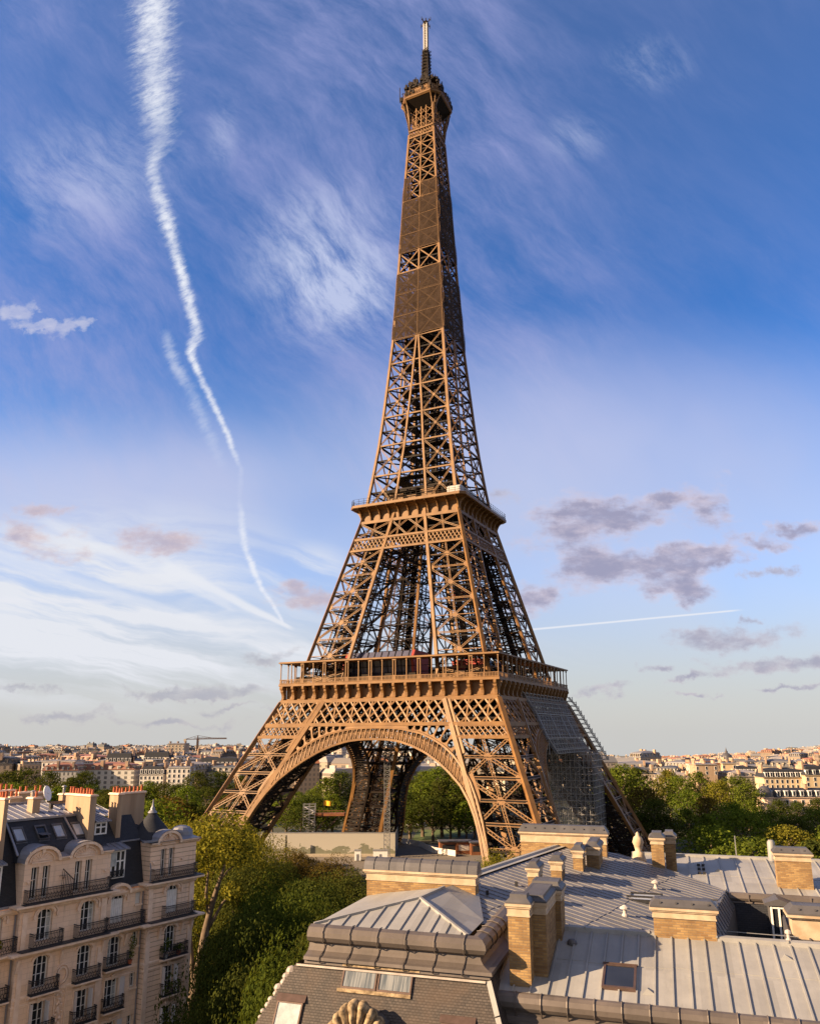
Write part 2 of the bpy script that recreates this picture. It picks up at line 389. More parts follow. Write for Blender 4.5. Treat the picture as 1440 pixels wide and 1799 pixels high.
def bricks(name, c1, c2, mortar, bw, bh, msize=.012, rough=.85, var=.5, bstr=.4, offset=.5, squash=1, stain=None, patch=None):
    m, t, b, _ = material(name)
    vec, ob = boxmap(t)
    br = t.new('ShaderNodeTexBrick'); t.l.new(vec, br.inputs['Vector'])
    br.offset = offset
    for k, v in (('Color1', (*c1, 1)), ('Color2', (*c2, 1)), ('Mortar', (*mortar, 1)), ('Scale', 1.), ('Mortar Size', msize), ('Mortar Smooth', .2), ('Bias', 0.), ('Brick Width', bw), ('Row Height', bh)): br.inputs[k].default_value = v
    n = t.noise(ob, 1.2, 5, .6); n2 = t.noise(ob, 9., 3, .6)
    col = t.mix(t.m('MULTIPLY', t.ss(n, .35, .75), var), br.outputs[0], patch or tuple(x*.6 for x in c1))
    col = t.mix(t.m('MULTIPLY', t.ss(n2, .45, .8), .25), col, tuple(min(1, x*1.25) for x in c2))
    if stain:
        mp = t.new('ShaderNodeMapping'); t.l.new(ob, mp.inputs[0]); mp.inputs['Scale'].default_value = (2.5, 2.5, .25)
        col = t.mix(t.m('MULTIPLY', t.ss(t.noise(mp.outputs[0], 1., 4, .6), .5, .75), stain), col, tuple(x*.35 for x in c1))
    t.set(b.inputs['Base Color'], col); b.inputs['Roughness'].default_value = rough; b.inputs['Specular IOR Level'].default_value = .2
    bump(t, b, t.m('ADD', t.m('MULTIPLY', br.outputs[1], -1.), t.m('MULTIPLY', n2, .4)), bstr, .015)
    return m
def glassy(name, c=(.012, .014, .018), rough=.08, spec=.5):
    m, t, b, _ = material(name)
    tc = t.new('ShaderNodeTexCoord'); n = t.noise(tc.outputs['Object'], 1.3, 2, .5)
    t.set(b.inputs['Base Color'], t.mix(n, c, tuple(x*2.2 for x in c)))
    b.inputs['Roughness'].default_value = rough; b.inputs['Specular IOR Level'].default_value = spec
    return m
M = {}
M['iron'] = plain('iron_paint', (.205, .105, .033), (.138, .067, .021), .35, .55, 0, 0, .35)
M['iron_dark'] = plain('iron_dark_and_shade', (.016, .009, .005), (.010, .006, .004), .35, .7, 0, 0, .2)  # near-black colour paints shade inside the lattice; also dark mast and antennas
M['steel'] = plain('galvanised_tube', (.28, .28, .285), (.2, .2, .205), 1., .45, .3)
M['dark_iron'] = plain('black_iron', (.028, .028, .032), (.02, .02, .022), 6., .5)
M['white'] = plain('white_paint', (.74, .73, .71), (.62, .61, .59), 3., .5)
M['red'] = plain('red_panel', (.30, .035, .025), (.22, .03, .022), .6, .5)
M['glass'] = glassy('window_glass')
M['paleglass'] = glassy('sky_glass', (.20, .22, .26), .12)

# ================================================================ the iron tower
TX, TY, TRZ = 0.0, 256.085, -0.42394
def lin(z, zs, vs): return float(np.interp(z, zs, vs))
def W(z): return lin(z, [0, 52.2, 57.6, 115, 122, 135, 150, 179, 208, 225, 246, 268, 276], [58.6, 34.9, 31.1, 16.3, 15.3, 13.5, 12.0, 9.6, 8.1, 7.2, 6.25, 5.05, 4.9])
def IN(z): return lin(z, [0, 52.2, 57.6, 115], [44.0, 19.4, 15.9, 5.0])       # inner edge of the legs
def GAP(z): return lin(z, [110, 125, 138.5, 148, 158.5, 169, 178.5, 300], [6.4, 4.8, 3.35, 2.7, 1.8, 1.15, .35, 0])
def q4(k, p):
    """turn a point of the front face by k quarter turns"""
    x, y, z = p
    return ((x, y, z), (-y, x, z), (-x, -y, z), (y, -x, z))[k]
def nrm4(k): return q4(k, (0, -1, 0))
def lat(mb, p, q, w, up, chord=.16, step=None, t=None):
    """laced beam: two flat chords and zigzag lacing, w wide, standing edge-on to up"""
    p, q, u = Vector(p), Vector(q), Vector(up); d = q - p; L = d.length; d.normalize()
    s = d.cross(u).normalized()*(w/2 - chord/2)
    mb.bar(p+s, q+s, chord, t or chord*1.6, up); mb.bar(p-s, q-s, chord, t or chord*1.6, up)
    n = max(2, int(round(L/(step or w*1.0)))); sg = 1
    for i in range(n):
        mb.bar(p + d*(L*i/n) + s*sg, p + d*(L*(i+1)/n) - s*sg, chord*.55, chord*.55, up); sg = -sg
def tower():
    T = thing('iron_tower', 'tall brown lattice iron tower on four splayed legs with dark nets round its spire', 'tower', (TX, TY, 0), TRZ)
    F = Vector
    # ---------------- four lower legs
    zn = [0, 11.0, 21.7, 32.1, 42.2, 52.2]
    for sx in (-1, 1):
        for sy in (-1, 1):
            mb = MB(); dk = MB()
            c = lambda a, b, z: F((sx*(W(z) if a else IN(z)), sy*(W(z) if b else IN(z)), z))
            cols = [(1, 1), (0, 1), (0, 0), (1, 0)]
            for a, b in cols:
                mb.bar(c(a, b, 0), c(a, b, 52.2), 1.25 if (a or b) else 1.0, 1.25, (sx if a else 0, sy if b else 0, 0) if (a or b) else (1, 0, 0))
                # raised flange lines on the chords
                if a and b:
                    for dx, dy in ((.55, -.0), (0, .55)):
                        p, q = c(1, 1, 0), c(1, 1, 52.2); mb.bar(p + F((-sx*(.3+dx), sy*.12 if dx else 0, 0)) if dx else p + F((sx*.12, -sy*(.3+dy), 0)), q + F((-sx*(.3+dx), sy*.12 if dx else 0, 0)) if dx else q + F((sx*.12, -sy*(.3+dy), 0)), .1, .1)
            for i in range(4):
                A, B = cols[i], cols[(i+1) % 4]
                outer = (A[0] and B[0]) or (A[1] and B[1])
                nv = F((sx, 0, .45)) if A[0] and B[0] else F((0, sy, .45)) if A[1] and B[1] else F((-sx, 0, -.45)) if not (A[0] or B[0]) else F((0, -sy, -.45))
                tgt = mb if outer else dk
                for z0, z1 in zip(zn[:-1], zn[1:]):
                    p0, p1, r0, r1 = c(*A, z0), c(*A, z1), c(*B, z0), c(*B, z1); zm = (z0+z1)/2
                    pm, rm = c(*A, zm), c(*B, zm); cm = (pm + rm)/2
                    if outer and z0 < 42:
                        lat(tgt, p0, r1, .95, nv, .2); lat(tgt, r0, p1, .95, nv, .2)
                        lat(tgt, pm, rm, .8, nv, .17); lat(tgt, p1, r1, .85, nv, .18)
                        lat(tgt, (p0+r0)/2, (p1+r1)/2, .8, nv, .17)
                        n = nv.normalized()*.12                                  # gusset plates
                        dv = (p1-p0).normalized(); du = (r0-p0).normalized()
                        for pt, s in ((cm, 1.1), (pm + du*.5, .8), (rm - du*.5, .8), (p1 + du*.9, 1.2), (r1 - du*.9, 1.2)):
                            a8 = [pt + n + du*(s*math.cos(math.pi*(k+.5)/4)) + dv*(s*math.sin(math.pi*(k+.5)/4)) for k in range(8)]
                            tgt.prism(a8, -n*1.4)
                    elif not outer:
                        for P, Q in ((p0, r1), (r0, p1), (pm, rm), (p1, r1), ((p0+r0)/2, (p1+r1)/2)): lat(tgt, P, Q, .8, nv, .2)
                        for e in (.25, .75): tgt.bar(p0.lerp(p1, e), r0.lerp(r1, e), .22, .22)
            # diaphragms, lift track and stairs inside the leg
            for z in [2.5, 8, 16, 21.7, 27, 32.1, 37, 42.2, 47]:
                P = [c(*k, z) for k in cols]
                for i in range(4): dk.bar(P[i], P[(i+1) % 4], .3, .45)
                dk.bar(P[0], P[2], .25, .35); dk.bar(P[1], P[3], .25, .35)
                for e in (.33, .66): dk.bar(P[0].lerp(P[1], e), P[3].lerp(P[2], e), .18, .3)
            def ins(u, v, z): a = IN(z) + (W(z)-IN(z))*u; b = IN(z) + (W(z)-IN(z))*v; return F((sx*a, sy*b, z))
            for u, v in ((.35, .4), (.62, .4), (.35, .65), (.62, .65)): dk.bar(ins(u, v, 0), ins(u, v, 55), .38, .38)
            z = 0.6; k = 0
            while z < 50:
                a = ins(.22 if k % 2 else .78, .82, z); b = ins(.78 if k % 2 else .22, .82, z+2.2)
                dk.bar(a, b, 1.0, .14); dk.bar(a + F((0, 0, 1)), b + F((0, 0, 1)), .08, .08); z += 2.2; k += 1
            for k in range(130):
                z = rnd.uniform(1, 48); dz = rnd.uniform(2, 6)
                dk.bar(ins(rnd.random(), rnd.random(), z), ins(rnd.random(), rnd.random(), z+dz), .13, .16)
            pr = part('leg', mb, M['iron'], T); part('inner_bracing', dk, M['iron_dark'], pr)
            for a, b in cols:
                ft = MB(); p = c(a, b, 0); q = c(a, b, 3.2)
                ft.hexa([p + F((i*2.4, j*2.4, -.2)) for i, j in ((-1,-1),(1,-1),(1,1),(-1,1))], [q + F((i*1.3, j*1.3, -1.4)) for i, j in ((-1,-1),(1,-1),(1,1),(-1,1))])
                part('masonry_foot', ft, M['stone'], pr)
    # ---------------- arches between the legs
    xi = [0, 4, 8, 12.2, 16.5, 20.6, 24, 27.8, 30.7, 33, 34.6, 36.2, 37.6, 39.0, 40.6, 42.2]
    zi = [41.6, 41.5, 41.05, 39.9, 38.2, 35.9, 33.5, 30.3, 26.7, 22.8, 19, 14.5, 10, 6, 2.5, 0]
    xo = [0, 4, 8, 13.9, 18, 21.5, 24.5, 27.6, 30.3, 32.6, 34.8, 36.6, 38.2]
    zo = [44.7, 44.6, 44.3, 43.2, 41.6, 39.8, 37.6, 34.6, 31.2, 27.2, 22.4, 17.5, 12.5]
    def dens(xs, zs, n):
        d = np.concatenate([[0], np.cumsum(np.hypot(np.diff(xs), np.diff(zs)))]); s = np.linspace(0, d[-1], n)
        return list(zip(np.interp(s, d, xs), np.interp(s, d, zs)))
    NI = 45
    I = dens(xi, zi, NI); O = dens(xo, zo, NI - 6)
    O = O + [(O[-1][0] + (I[-1][0]+1.2-O[-1][0])*k/6, O[-1][1]*(1-k/6)) for k in range(1, 7)]
    for k in range(4):
        mb = MB(); dk = MB()
        def fp(x, z, off=0.0): return q4(k, (x, -(W(z)+.25) + off, z))
        n = nrm4(k)
        for sg in (-1, 1):
            for i in range(NI-1):
                a, b = I[i], I[i+1]; c_, d_ = O[i], O[i+1]
                mb.bar(fp(sg*a[0], a[1]), fp(sg*b[0], b[1]), .55, .9, n); mb.bar(fp(sg*c_[0], c_[1]), fp(sg*d_[0], d_[1]), .5, .8, n)
                if i < NI-6:
                    A, B, Cc, Dd = (F(fp(sg*p[0], p[1])) for p in (a, b, c_, d_))
                    mb.bar(A, Cc, .28, .5, n)
                    m0 = A.lerp(B, .5); 
                    for e in (.12, .5, .88): mb.bar(m0, Cc.lerp(Dd, e).lerp(A.lerp(B, e), .18), .13, .2, n)
                    for e0, e1, h0, h1 in ((.05, .3, .35, .62), (.3, .7, .62, .62), (.7, .95, .62, .35)):
                        mb.bar(A.lerp(B, e0).lerp(Cc.lerp(Dd, e0), h0), A.lerp(B, e1).lerp(Cc.lerp(Dd, e1), h1), .14, .2, n)
                # soffit lattice running inwards
                A0, B0 = F(fp(sg*a[0], a[1])), F(fp(sg*b[0], b[1])); A1, B1 = F(fp(sg*a[0], a[1], 6.5)), F(fp(sg*b[0], b[1], 6.5))
                dk.bar(A1, B1, .6, .8, n); dk.bar(A0, A1, .3, .4); dk.bar(A0, B1, .2, .25); dk.bar(B0, A1, .2, .25)
                if i % 2 == 0 and i < NI-8:
                    C1 = F(fp(sg*c_[0], c_[1], 6.5)); D1 = F(fp(sg*d_[0], d_[1], 6.5)); dk.bar(A1, C1, .3, .4); dk.bar(A1, D1, .2, .3); dk.bar(C1, D1, .4, .5)
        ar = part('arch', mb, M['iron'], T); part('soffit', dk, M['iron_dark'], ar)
        # spandrel plates with pill-shaped openings
        sp = MB(); ed = [25.2]; 
        bots = [(9.5+2.05*i) for i in range(11)]
        zt = 45.6
        def osolve(x): return float(np.interp(x, xo, zo)) + .3
        def topp(x):
            # radial line leaning outwards, ended by the girder or by the leg
            zb = osolve(x); tilt = (x-4)/46.
            for s in np.linspace(0, 12, 240):
                X, Z = x + s*tilt*1.25, zb + s
                if Z >= zt: return X, zt
                if X >= IN(Z) - .2: return X, Z
            return x, zt
        for sg in (-1, 1):
            for a, b in zip(bots[:-1], bots[1:]):
                P = [(a, osolve(a)), (b, osolve(b)), topp(b), topp(a)]
                Pv = [F((p[0], p[1], 0)) for p in P]; cen = sum(Pv, F())/4
                H = ((Pv[2]+Pv[3])/2 - (Pv[0]+Pv[1])/2); 
                if H.length < .9: 
                    sp.add([fp(sg*p.x, p.y) for p in Pv], [(0, 1, 2, 3)]); continue
                Wd = (Pv[1]+Pv[2]-Pv[0]-Pv[3])/2; hd = H.normalized(); wd = F((hd.y, -hd.x, 0)); hw = max(.3, abs(Wd.dot(wd))/2 - .22); hh = max(hw*.9, H.length/2 - .3)
                NN = 24; outer = []; inner = []
                for j in range(NN):
                    an = 2*math.pi*j/NN; cx, cz = math.cos(an), math.sin(an)
                    pill = wd*(hw*cx) + hd*((hh-hw)*(1 if cz > 0 else -1)*(abs(cz) > 1e-6) + hw*cz)
                    inner.append(cen + pill)
                    sc = 1/max(abs(cx), abs(cz)); uu, vv = (cx*sc+1)/2, (cz*sc+1)/2
                    outer.append((Pv[0].lerp(Pv[1], uu)).lerp(Pv[3].lerp(Pv[2], uu), vv))
                V = [fp(sg*p.x, p.y) for p in outer] + [fp(sg*p.x, p.y) for p in inner] + [fp(sg*p.x, p.y, .5) for p in inner]
                sp.add(V, [(j, (j+1) % NN, NN+(j+1) % NN, NN+j) for j in range(NN)] + [(NN+j, NN+(j+1) % NN, 2*NN+(j+1) % NN, 2*NN+j) for j in range(NN)])
            # solid web over the crown and next to the leg
            xs = np.linspace(0, 9.5, 8)
            for a, b in zip(xs[:-1], xs[1:]): sp.add([fp(sg*a, osolve(a)-.2), fp(sg*b, osolve(b)-.2), fp(sg*b, zt), fp(sg*a, zt)], [(0, 1, 2, 3)])
            xe = bots[-1]; te = topp(xe); zl = [osolve(x) for x in np.linspace(xe, 33.5, 5)]
            xl = np.linspace(xe, 33.5, 5)
            for a, b in zip(range(4), range(1, 5)):
                sp.add([fp(sg*xl[a], zl[a]), fp(sg*xl[b], zl[b]), fp(sg*max(xl[b], IN(zl[b]+2.2)), zl[b]+2.2), fp(sg*max(xl[a], IN(zl[a]+2.2)-.1), zl[a]+2.2)], [(0, 1, 2, 3)])
        part('spandrel', sp, M['iron'], ar)
    # ---------------- lattice girders under the first floor
    def band(mb, k, z0, z1, x0f, x1f, pitch, run, w, off=.1, wf=W, verts=None):
        """crossing diagonals between z0 and z1, cut off at x0f(z) and x1f(z)"""
        n = nrm4(k)
        def P(x, z): return q4(k, (x, -(wf(z)+off), z))
        X0, X1 = min(x0f(z0), x0f(z1)), max(x1f(z0), x1f(z1))
        m = int((X1-X0+2*run)/pitch)+2; base = (X0+X1)/2
        for i in range(-m//2-1, m//2+2):
            for sg in (-1, 1):
                xa = base + (i+.5)*pitch; pts = []
                for e in np.linspace(0, 1, 25):
                    z = z0 + (z1-z0)*e; x = xa + sg*run*(e-.5)
                    if x0f(z)-.01 <= x <= x1f(z)+.01: pts.append((x, z))
                if len(pts) > 1: mb.bar(P(*pts[0]), P(*pts[-1]), w, w*.8, n)
        if verts:
            i = int(X0/verts)-1
            while i*verts < X1:
                x = (i+.5)*verts
                if max(x0f(z0), x0f(z1)) < x < min(x1f(z0), x1f(z1)): mb.bar(P(x, z0), P(x, z1), w*.9, w*.7, n)
                i += 1
        for z in (z0, z1): mb.bar(P(x0f(z), z), P(x1f(z), z), .6, .7, n)
    for k in range(4):
        mb = MB(); dk = MB()
        band(mb, k, 45.75, 52.3, lambda z: -W(z), lambda z: W(z), 2.95, 5.9, .46, .2, verts=5.9)
        band(mb, k, 42.2, 45.2, lambda z: IN(z)-.2, lambda z: W(z), 1.5, 3.0, .26, .2)
        band(mb, k, 42.2, 45.2, lambda z: -W(z), lambda z: -IN(z)+.2, 1.5, 3.0, .26, .2)
        for z, h in ((45.5, .7), (52.4, .9), (42.0, .6)):
            for s in ((-1, 1) if z < 43 else (0,)):
                a, b = (-W(z), W(z)) if s == 0 else ((IN(z), W(z)) if s > 0 else (-W(z), -IN(z)))
                mb.bar(q4(k, (a, -W(z)-.3, z)), q4(k, (b, -W(z)-.3, z)), .5, h)
        n = nrm4(k)
        for s in (-1, 1):
            for e, dx in ((0, 0), (0, 1.4)):
                mb.bar(q4(k, (s*(IN(38)+dx), -W(38)-.3, 38)), q4(k, (s*(IN(52.2)+dx), -W(52.2)-.3, 52.2)), .7, .5, n)
        # the inner girder behind it
        wi = lambda z: IN(z) + 1
        band(dk, k, 45.5, 52.3, lambda z: -IN(z), lambda z: IN(z), 2.95, 5.9, .4, 0, wf=wi)
        for x in np.linspace(-16, 16, 9):
            dk.bar(q4(k, (x, -W(46)+.5, 45.7)), q4(k, (x, -IN(46)-1, 45.7)), .4, .6); dk.bar(q4(k, (x, -W(52)+.5, 52)), q4(k, (x, -IN(52)-1, 52)), .4, .6)
            dk.bar(q4(k, (x, -W(46)+.5, 45.7)), q4(k, (x, -IN(52)-1, 52)), .25, .3)
        g = part('girder', mb, M['iron'], T); part('inner_girder', dk, M['iron_dark'], g)
    # ---------------- first floor
    fl = MB(); H1 = 35.35
    ring = [(-H1, -H1), (H1, -H1), (H1, H1), (-H1, H1)]
    fl.sweep(ring, [(-.9, 52.45), (-.25, 52.5), (-.25, 52.95), (-1.1, 53.1), (-1.1, 53.3), (-1.7, 53.4), (-1.7, 56.7), (-1.2, 57.0), (-.15, 57.0), (.1, 57.1), (.1, 57.75), (-.1, 57.85), (-1, 57.9)], True)
    for k in range(4):
        a = q4(k, (-H1+.5, -H1+.5, 57.3)); b = q4(k, (H1-14, -14, 57.9))
        fl.box(min(a[0], b[0]), max(a[0], b[0]), min(a[1], b[1]), max(a[1], b[1]), 57.25 + .01*k, 57.8 + .01*k)
    D1 = part('first_floor', fl, M['iron'], T)
    jo = MB()
    for x in np.linspace(-30, 30, 16):
        for k in range(4): jo.bar(q4(k, (x, -H1+1.3, 56.5)), q4(k, (x, -15, 56.5)), .3, 1.3)
    part('floor_joist_grid', jo, M['iron_dark'], D1)
    br = MB()                                                           # one scrolled bracket
    prof = [(-1.7, 52.9), (-.35, 52.9), (-.3, 53.3), (-.5, 53.6), (-.42, 54.4), (-.2, 55.0), (.05, 55.4), (.1, 55.9), (.42, 56.2), (.5, 56.7), (.3, 57.05), (-1.7, 57.05)]
    br.prism([(-.38, -o, z) for o, z in prof], (.76, 0, 0))
    b0 = None
    for k in range(4):
        for i in range(19):
            x = -34.2 + 68.4*i/18
            o = part('bracket', br if b0 is None else b0.data, M['iron'], D1)
            if b0 is None: b0 = o
            p = q4(k, (x, -H1+.02, 0)); o.location = p; o.rotation_euler = (0, 0, k*math.pi/2)
    # balustrade, gallery posts, canopy
    ra = MB()
    for k in range(4):
        ra.bar(q4(k, (-H1, -H1+.1, 59.05)), q4(k, (H1, -H1+.1, 59.05)), .16, .16); ra.bar(q4(k, (-H1, -H1+.1, 58.0)), q4(k, (H1, -H1+.1, 58.0)), .14, .14)
        for x in np.arange(-H1+.25, H1, .42): ra.bar(q4(k, (x, -H1+.1, 57.8)), q4(k, (x, -H1+.1, 59.05)), .16, .05, nrm4(k))
    part('balustrade', ra, M['iron'], D1)
    pm = MB(); pm.bar((0, 0, 57.8), (0, 0, 63.9), .24, .24); pm.box(-.22, .22, -.22, .22, 57.8, 59.2); pm.box(-.2, .2, -.2, .2, 63.4, 63.95)
    pd = MB(); pd.bar((-.4, 0, 57.8), (-.4, 0, 63.9), .24, .26); pd.bar((.4, 0, 57.8), (.4, 0, 63.9), .24, .26); pd.box(-.6, .6, -.2, .2, 57.8, 59.25); pd.box(-.6, .6, -.2, .2, 63.5, 63.95)
    m1 = m2 = None
    for k in range(4):
        for i in range(19):
            x = -35.0 + 70.0*i/18; dbl = i % 2 == 0 and 0 < i < 18
            if i == 18: continue
            me = (m2 or pd) if dbl else (m1 or pm)
            o = part('gallery_post', me, M['iron'], D1)
            if dbl: m2 = o.data
            else: m1 = o.data
            o.location = q4(k, (x, -H1+.3, 0)); o.rotation_euler = (0, 0, k*math.pi/2)
    ca = MB(); ca.sweep(ring, [(-7.5, 64.2), (0.05, 63.95), (.25, 64.0), (.25, 64.4), (-.1, 64.5), (-7.5, 64.75), (-7.5, 64.2)], True)
    part('gallery_canopy', ca, M['iron'], D1)
    ib = MB()                                                           # posts and glazed walls behind the gallery
    for k in range(4):
        for x in np.arange(-27, 27.1, 3.9): ib.bar(q4(k, (x, -28.2, 57.8)), q4(k, (x, -28.2, 64.3)), .25, .25)
        for z in (60.6, 62.4): ib.bar(q4(k, (-27, -28.2, z)), q4(k, (27, -28.2, z)), .15, .15)
        for x in np.arange(-33, 33, 7.8): ib.box(*sorted((q4(k, (x, -30, 0))[0], q4(k, (x+2.2, -29, 0))[0])), *sorted((q4(k, (x, -30, 0))[1], q4(k, (x+2.2, -29, 0))[1])), 57.8, 60.2)
    part('inner_screen', ib, M['iron_dark'], D1)
    # red-ended pavilions
    for k, (x0, x1), hgt in ((0, (-17, 5.5), 67.2), (1, (-24, -9), 64.0), (3, (-15, 15), 66.0), (2, (-15, 15), 66.0)):
        pv = MB(); ys = [(-26.4, 57.9), (-27.8, hgt-2.6), (-26.2, hgt), (-17, hgt-.3), (-17, 57.9)]
        for xx in (x0, x1):
            P = [q4(k, (xx, y, z)) for y, z in ys]; d = q4(k, (.8, 0, 0)); pv.prism(P, d)
        pv.poly([q4(k, (x0, -26.0, hgt-.1)), q4(k, (x1, -26.0, hgt-.1)), q4(k, (x1, -17, hgt-.35)), q4(k, (x0, -17, hgt-.35))])
        P1 = part('pavilion', pv, M['red'], T)
        gl = MB(); gl.poly([q4(k, (x0+.8, y, z)) for y, z in ((-26.3, 58), (-27.5, hgt-2.6))] + [q4(k, (x1, y, z)) for y, z in ((-27.5, hgt-2.6), (-26.3, 58))])
        gl.poly([q4(k, (x0+.8, y, z)) for y, z in ((-27.5, hgt-2.6), (-26.1, hgt-.15))] + [q4(k, (x1, y, z)) for y, z in ((-26.1, hgt-.15), (-27.5, hgt-2.6))])
        part('glazing', gl, M['pavilion_glass'], P1)
        fr = MB()
        for x in np.arange(x0+.8, x1, 2.3): fr.bar(q4(k, (x, -26.4, 58)), q4(k, (x, -27.62, hgt-2.6)), .14, .14); fr.bar(q4(k, (x, -27.62, hgt-2.6)), q4(k, (x, -26.2, hgt)), .14, .14)
        for y, z in ((-27.62, hgt-2.6), (-26.8, 60.4)): fr.bar(q4(k, (x0, y, z)), q4(k, (x1, y, z)), .18, .18)
        part('mullion_grid', fr, M['iron_dark'], P1)
    # ---------------- upper legs
    zu = [57.6, 61.2, 71.6, 82, 92.4, 100.8]
    for sx in (-1, 1):
        for sy in (-1, 1):
            mb = MB(); dk = MB()
            c = lambda a, b, z: F((sx*(W(z) if a else IN(z)), sy*(W(z) if b else IN(z)), z))
            cols = [(1, 1), (0, 1), (0, 0), (1, 0)]
            for a, b in cols: mb.bar(c(a, b, 57.6), c(a, b, 115.5), .95 if (a or b) else .8, .95, (sx if a else 0, sy if b else 0, 0) if (a or b) else (1, 0, 0))
            for i in range(4):
                A, B = cols[i], cols[(i+1) % 4]; outer = (A[0] and B[0]) or (A[1] and B[1])
                nv = F((sx, 0, .26)) if A[0] and B[0] else F((0, sy, .26)) if A[1] and B[1] else F((-sx, 0, -.26)) if not (A[0] or B[0]) else F((0, -sy, -.26))
                tgt = mb if outer else dk
                for z0, z1 in zip(zu[:-1], zu[1:]):
                    p0, p1, r0, r1 = c(*A, z0), c(*A, z1), c(*B, z0), c(*B, z1); w_ = .62 if outer else .5
                    lat(tgt, p0, r1, w_, nv, .15); lat(tgt, r0, p1, w_, nv, .15); lat(tgt, p1, r1, w_*.9, nv, .14)
                    if z0 > 60:
                        lat(tgt, (p0+r0)/2, (p1+r1)/2, w_*.9, nv, .14)
                        if outer:
                            n = nv.normalized()*.1; du = (r0-p0).normalized(); dv = (p1-p0).normalized()
                            for pt, s in (((p0+p1+r0+r1)/4, .8), (p1+du*.7, .85), (r1-du*.7, .85)):
                                tgt.prism([pt+n+du*(s*math.cos(math.pi*(k+.5)/4))+dv*(s*math.sin(math.pi*(k+.5)/4)) for k in range(8)], -n*1.4)
                    pm, rm = c(*A, (z0+z1)/2), c(*B, (z0+z1)/2); tgt.bar(pm, rm, .2, .2)
            def ins(u, v, z): a = IN(z)+(W(z)-IN(z))*u; b = IN(z)+(W(z)-IN(z))*v; return F((sx*a, sy*b, z))
            for z in np.arange(60, 112, 5.2):
                P = [c(*k, z) for k in cols]
                for i in range(4): dk.bar(P[i], P[(i+1) % 4], .22, .35)
                dk.bar(P[0], P[2], .2, .3); dk.bar(P[1], P[3], .2, .3)
                for e in (.2, .4, .6, .8): dk.bar(P[0].lerp(P[1], e), P[3].lerp(P[2], e), .5, .1)
            z = 58.5; kk = 0
            while z < 112:
                a = ins(.15 if kk % 2 else .85, .5, z); b = ins(.85 if kk % 2 else .15, .5, z+1.9)
                dk.bar(a, b, 1.3, .15); dk.bar(a+F((0, 0, 1.)), b+F((0, 0, 1.)), .09, .5); z += 1.9; kk += 1
            for u, v in ((.25, .3), (.7, .3), (.25, .75), (.7, .75)): dk.bar(ins(u, v, 57), ins(u, v, 114), .4, .4)
            dk.bar(ins(.45, .55, 57), ins(.45, .55, 114), 2.0, .3, (sx, sy, 0)); dk.bar(ins(.6, .3, 57), ins(.6, .3, 114), 1.0, .25, (sx, -sy, 0))
            for k in range(110):
                z = rnd.uniform(58, 108); dk.bar(ins(rnd.random(), rnd.random(), z), ins(rnd.random(), rnd.random(), z+rnd.uniform(1, 5)), .13, .15)
            pr = part('upper_leg', mb, M['iron'], T); part('inner_bracing', dk, M['iron_dark'], pr)
            if sx > 0 and sy < 0:
                cb = MB(); a = ins(.4, .25, 84); cb.box(a.x-1.6, a.x+1.6, a.y-1.5, a.y+1.5, 83, 86.2); part('lift_cabin', cb, M['red'], T)
    # ---------------- second floor girders and deck
    for k in range(4):
        mb = MB(); dk = MB(); n = nrm4(k)
        band(mb, k, 100.8, 104.7, lambda z: -W(z), lambda z: W(z), 1.35, 2.7, .24, .15)
        for z, h in ((100.8, .5), (104.75, .6), (110.6, .7)): mb.bar(q4(k, (-W(z), -W(z)-.25, z)), q4(k, (W(z), -W(z)-.25, z)), .4, h)
        for x0, x1 in ((lambda z: -W(z), lambda z: -IN(z)), (lambda z: -IN(z), lambda z: 0), (lambda z: 0, lambda z: IN(z)), (lambda z: IN(z), lambda z: W(z))):
            P = lambda f, z: q4(k, (f(z), -W(z)-.12, z))
            lat(mb, P(x0, 104.9), P(x1, 110.4), .55, n, .14); lat(mb, P(x1, 104.9), P(x0, 110.4), .55, n, .14)
            xm = lambda z: (x0(z)+x1(z))/2
            lat(mb, P(xm, 104.9), P(xm, 110.4), .5, n, .13)
        band(dk, k, 100.8, 110.4, lambda z: -IN(z), lambda z: IN(z), 2.4, 4.8, .3, 0, wf=lambda z: IN(z)+.5)
        for x in np.arange(-14, 14.1, 2.0): dk.bar(q4(k, (x, -W(111)+.4, 110.8)), q4(k, (x, 0, 110.8)), .35, .9)
        g = part('upper_girder', mb, M['iron'], T); part('inner_girder', dk, M['iron_dark'], g)
    H2 = 20.48; fl = MB(); ch = 1.6
    def oct_(h, c): return [(-h+c, -h), (h-c, -h), (h, -h+c), (h, h-c), (h-c, h), (-h+c, h), (-h, h-c), (-h, -h+c)]
    fl.sweep(oct_(H2, ch), [(-3.15, 110.7), (-2.7, 110.7), (-2.7, 111.2), (-3.4, 111.3), (-3.4, 113.4), (-3.1, 114.3), (-2.0, 115.0), (-.5, 115.2), (0, 115.3), (.1, 115.4), (.1, 116.2), (-.1, 116.3), (-.6, 116.3)], True)
    fl.add([(x, y, 116.0) for x, y in oct_(H2, ch)], [tuple(range(8))]); fl.add([(x, y, 115.05) for x, y in oct_(H2-.6, ch)], [tuple(range(8))[::-1]])
    D2 = part('second_floor', fl, M['iron'], T)
    br = MB(); prof = [(-3.45, 111.3), (-2.75, 111.3), (-2.6, 112.6), (-2.1, 113.7), (-1.2, 114.6), (-.15, 115.1), (-.05, 115.32), (-3.45, 115.32)]
    br.prism([(-.17, -o, z) for o, z in prof], (.34, 0, 0)); b0 = None
    for k in range(4):
        for i in range(11):
            o = part('bracket', br if b0 is None else b0.data, M['iron'], D2)
            b0 = b0 or o
            o.location = q4(k, (-17.3+34.6*i/10, -H2+.05, 0)); o.rotation_euler = (0, 0, k*math.pi/2)
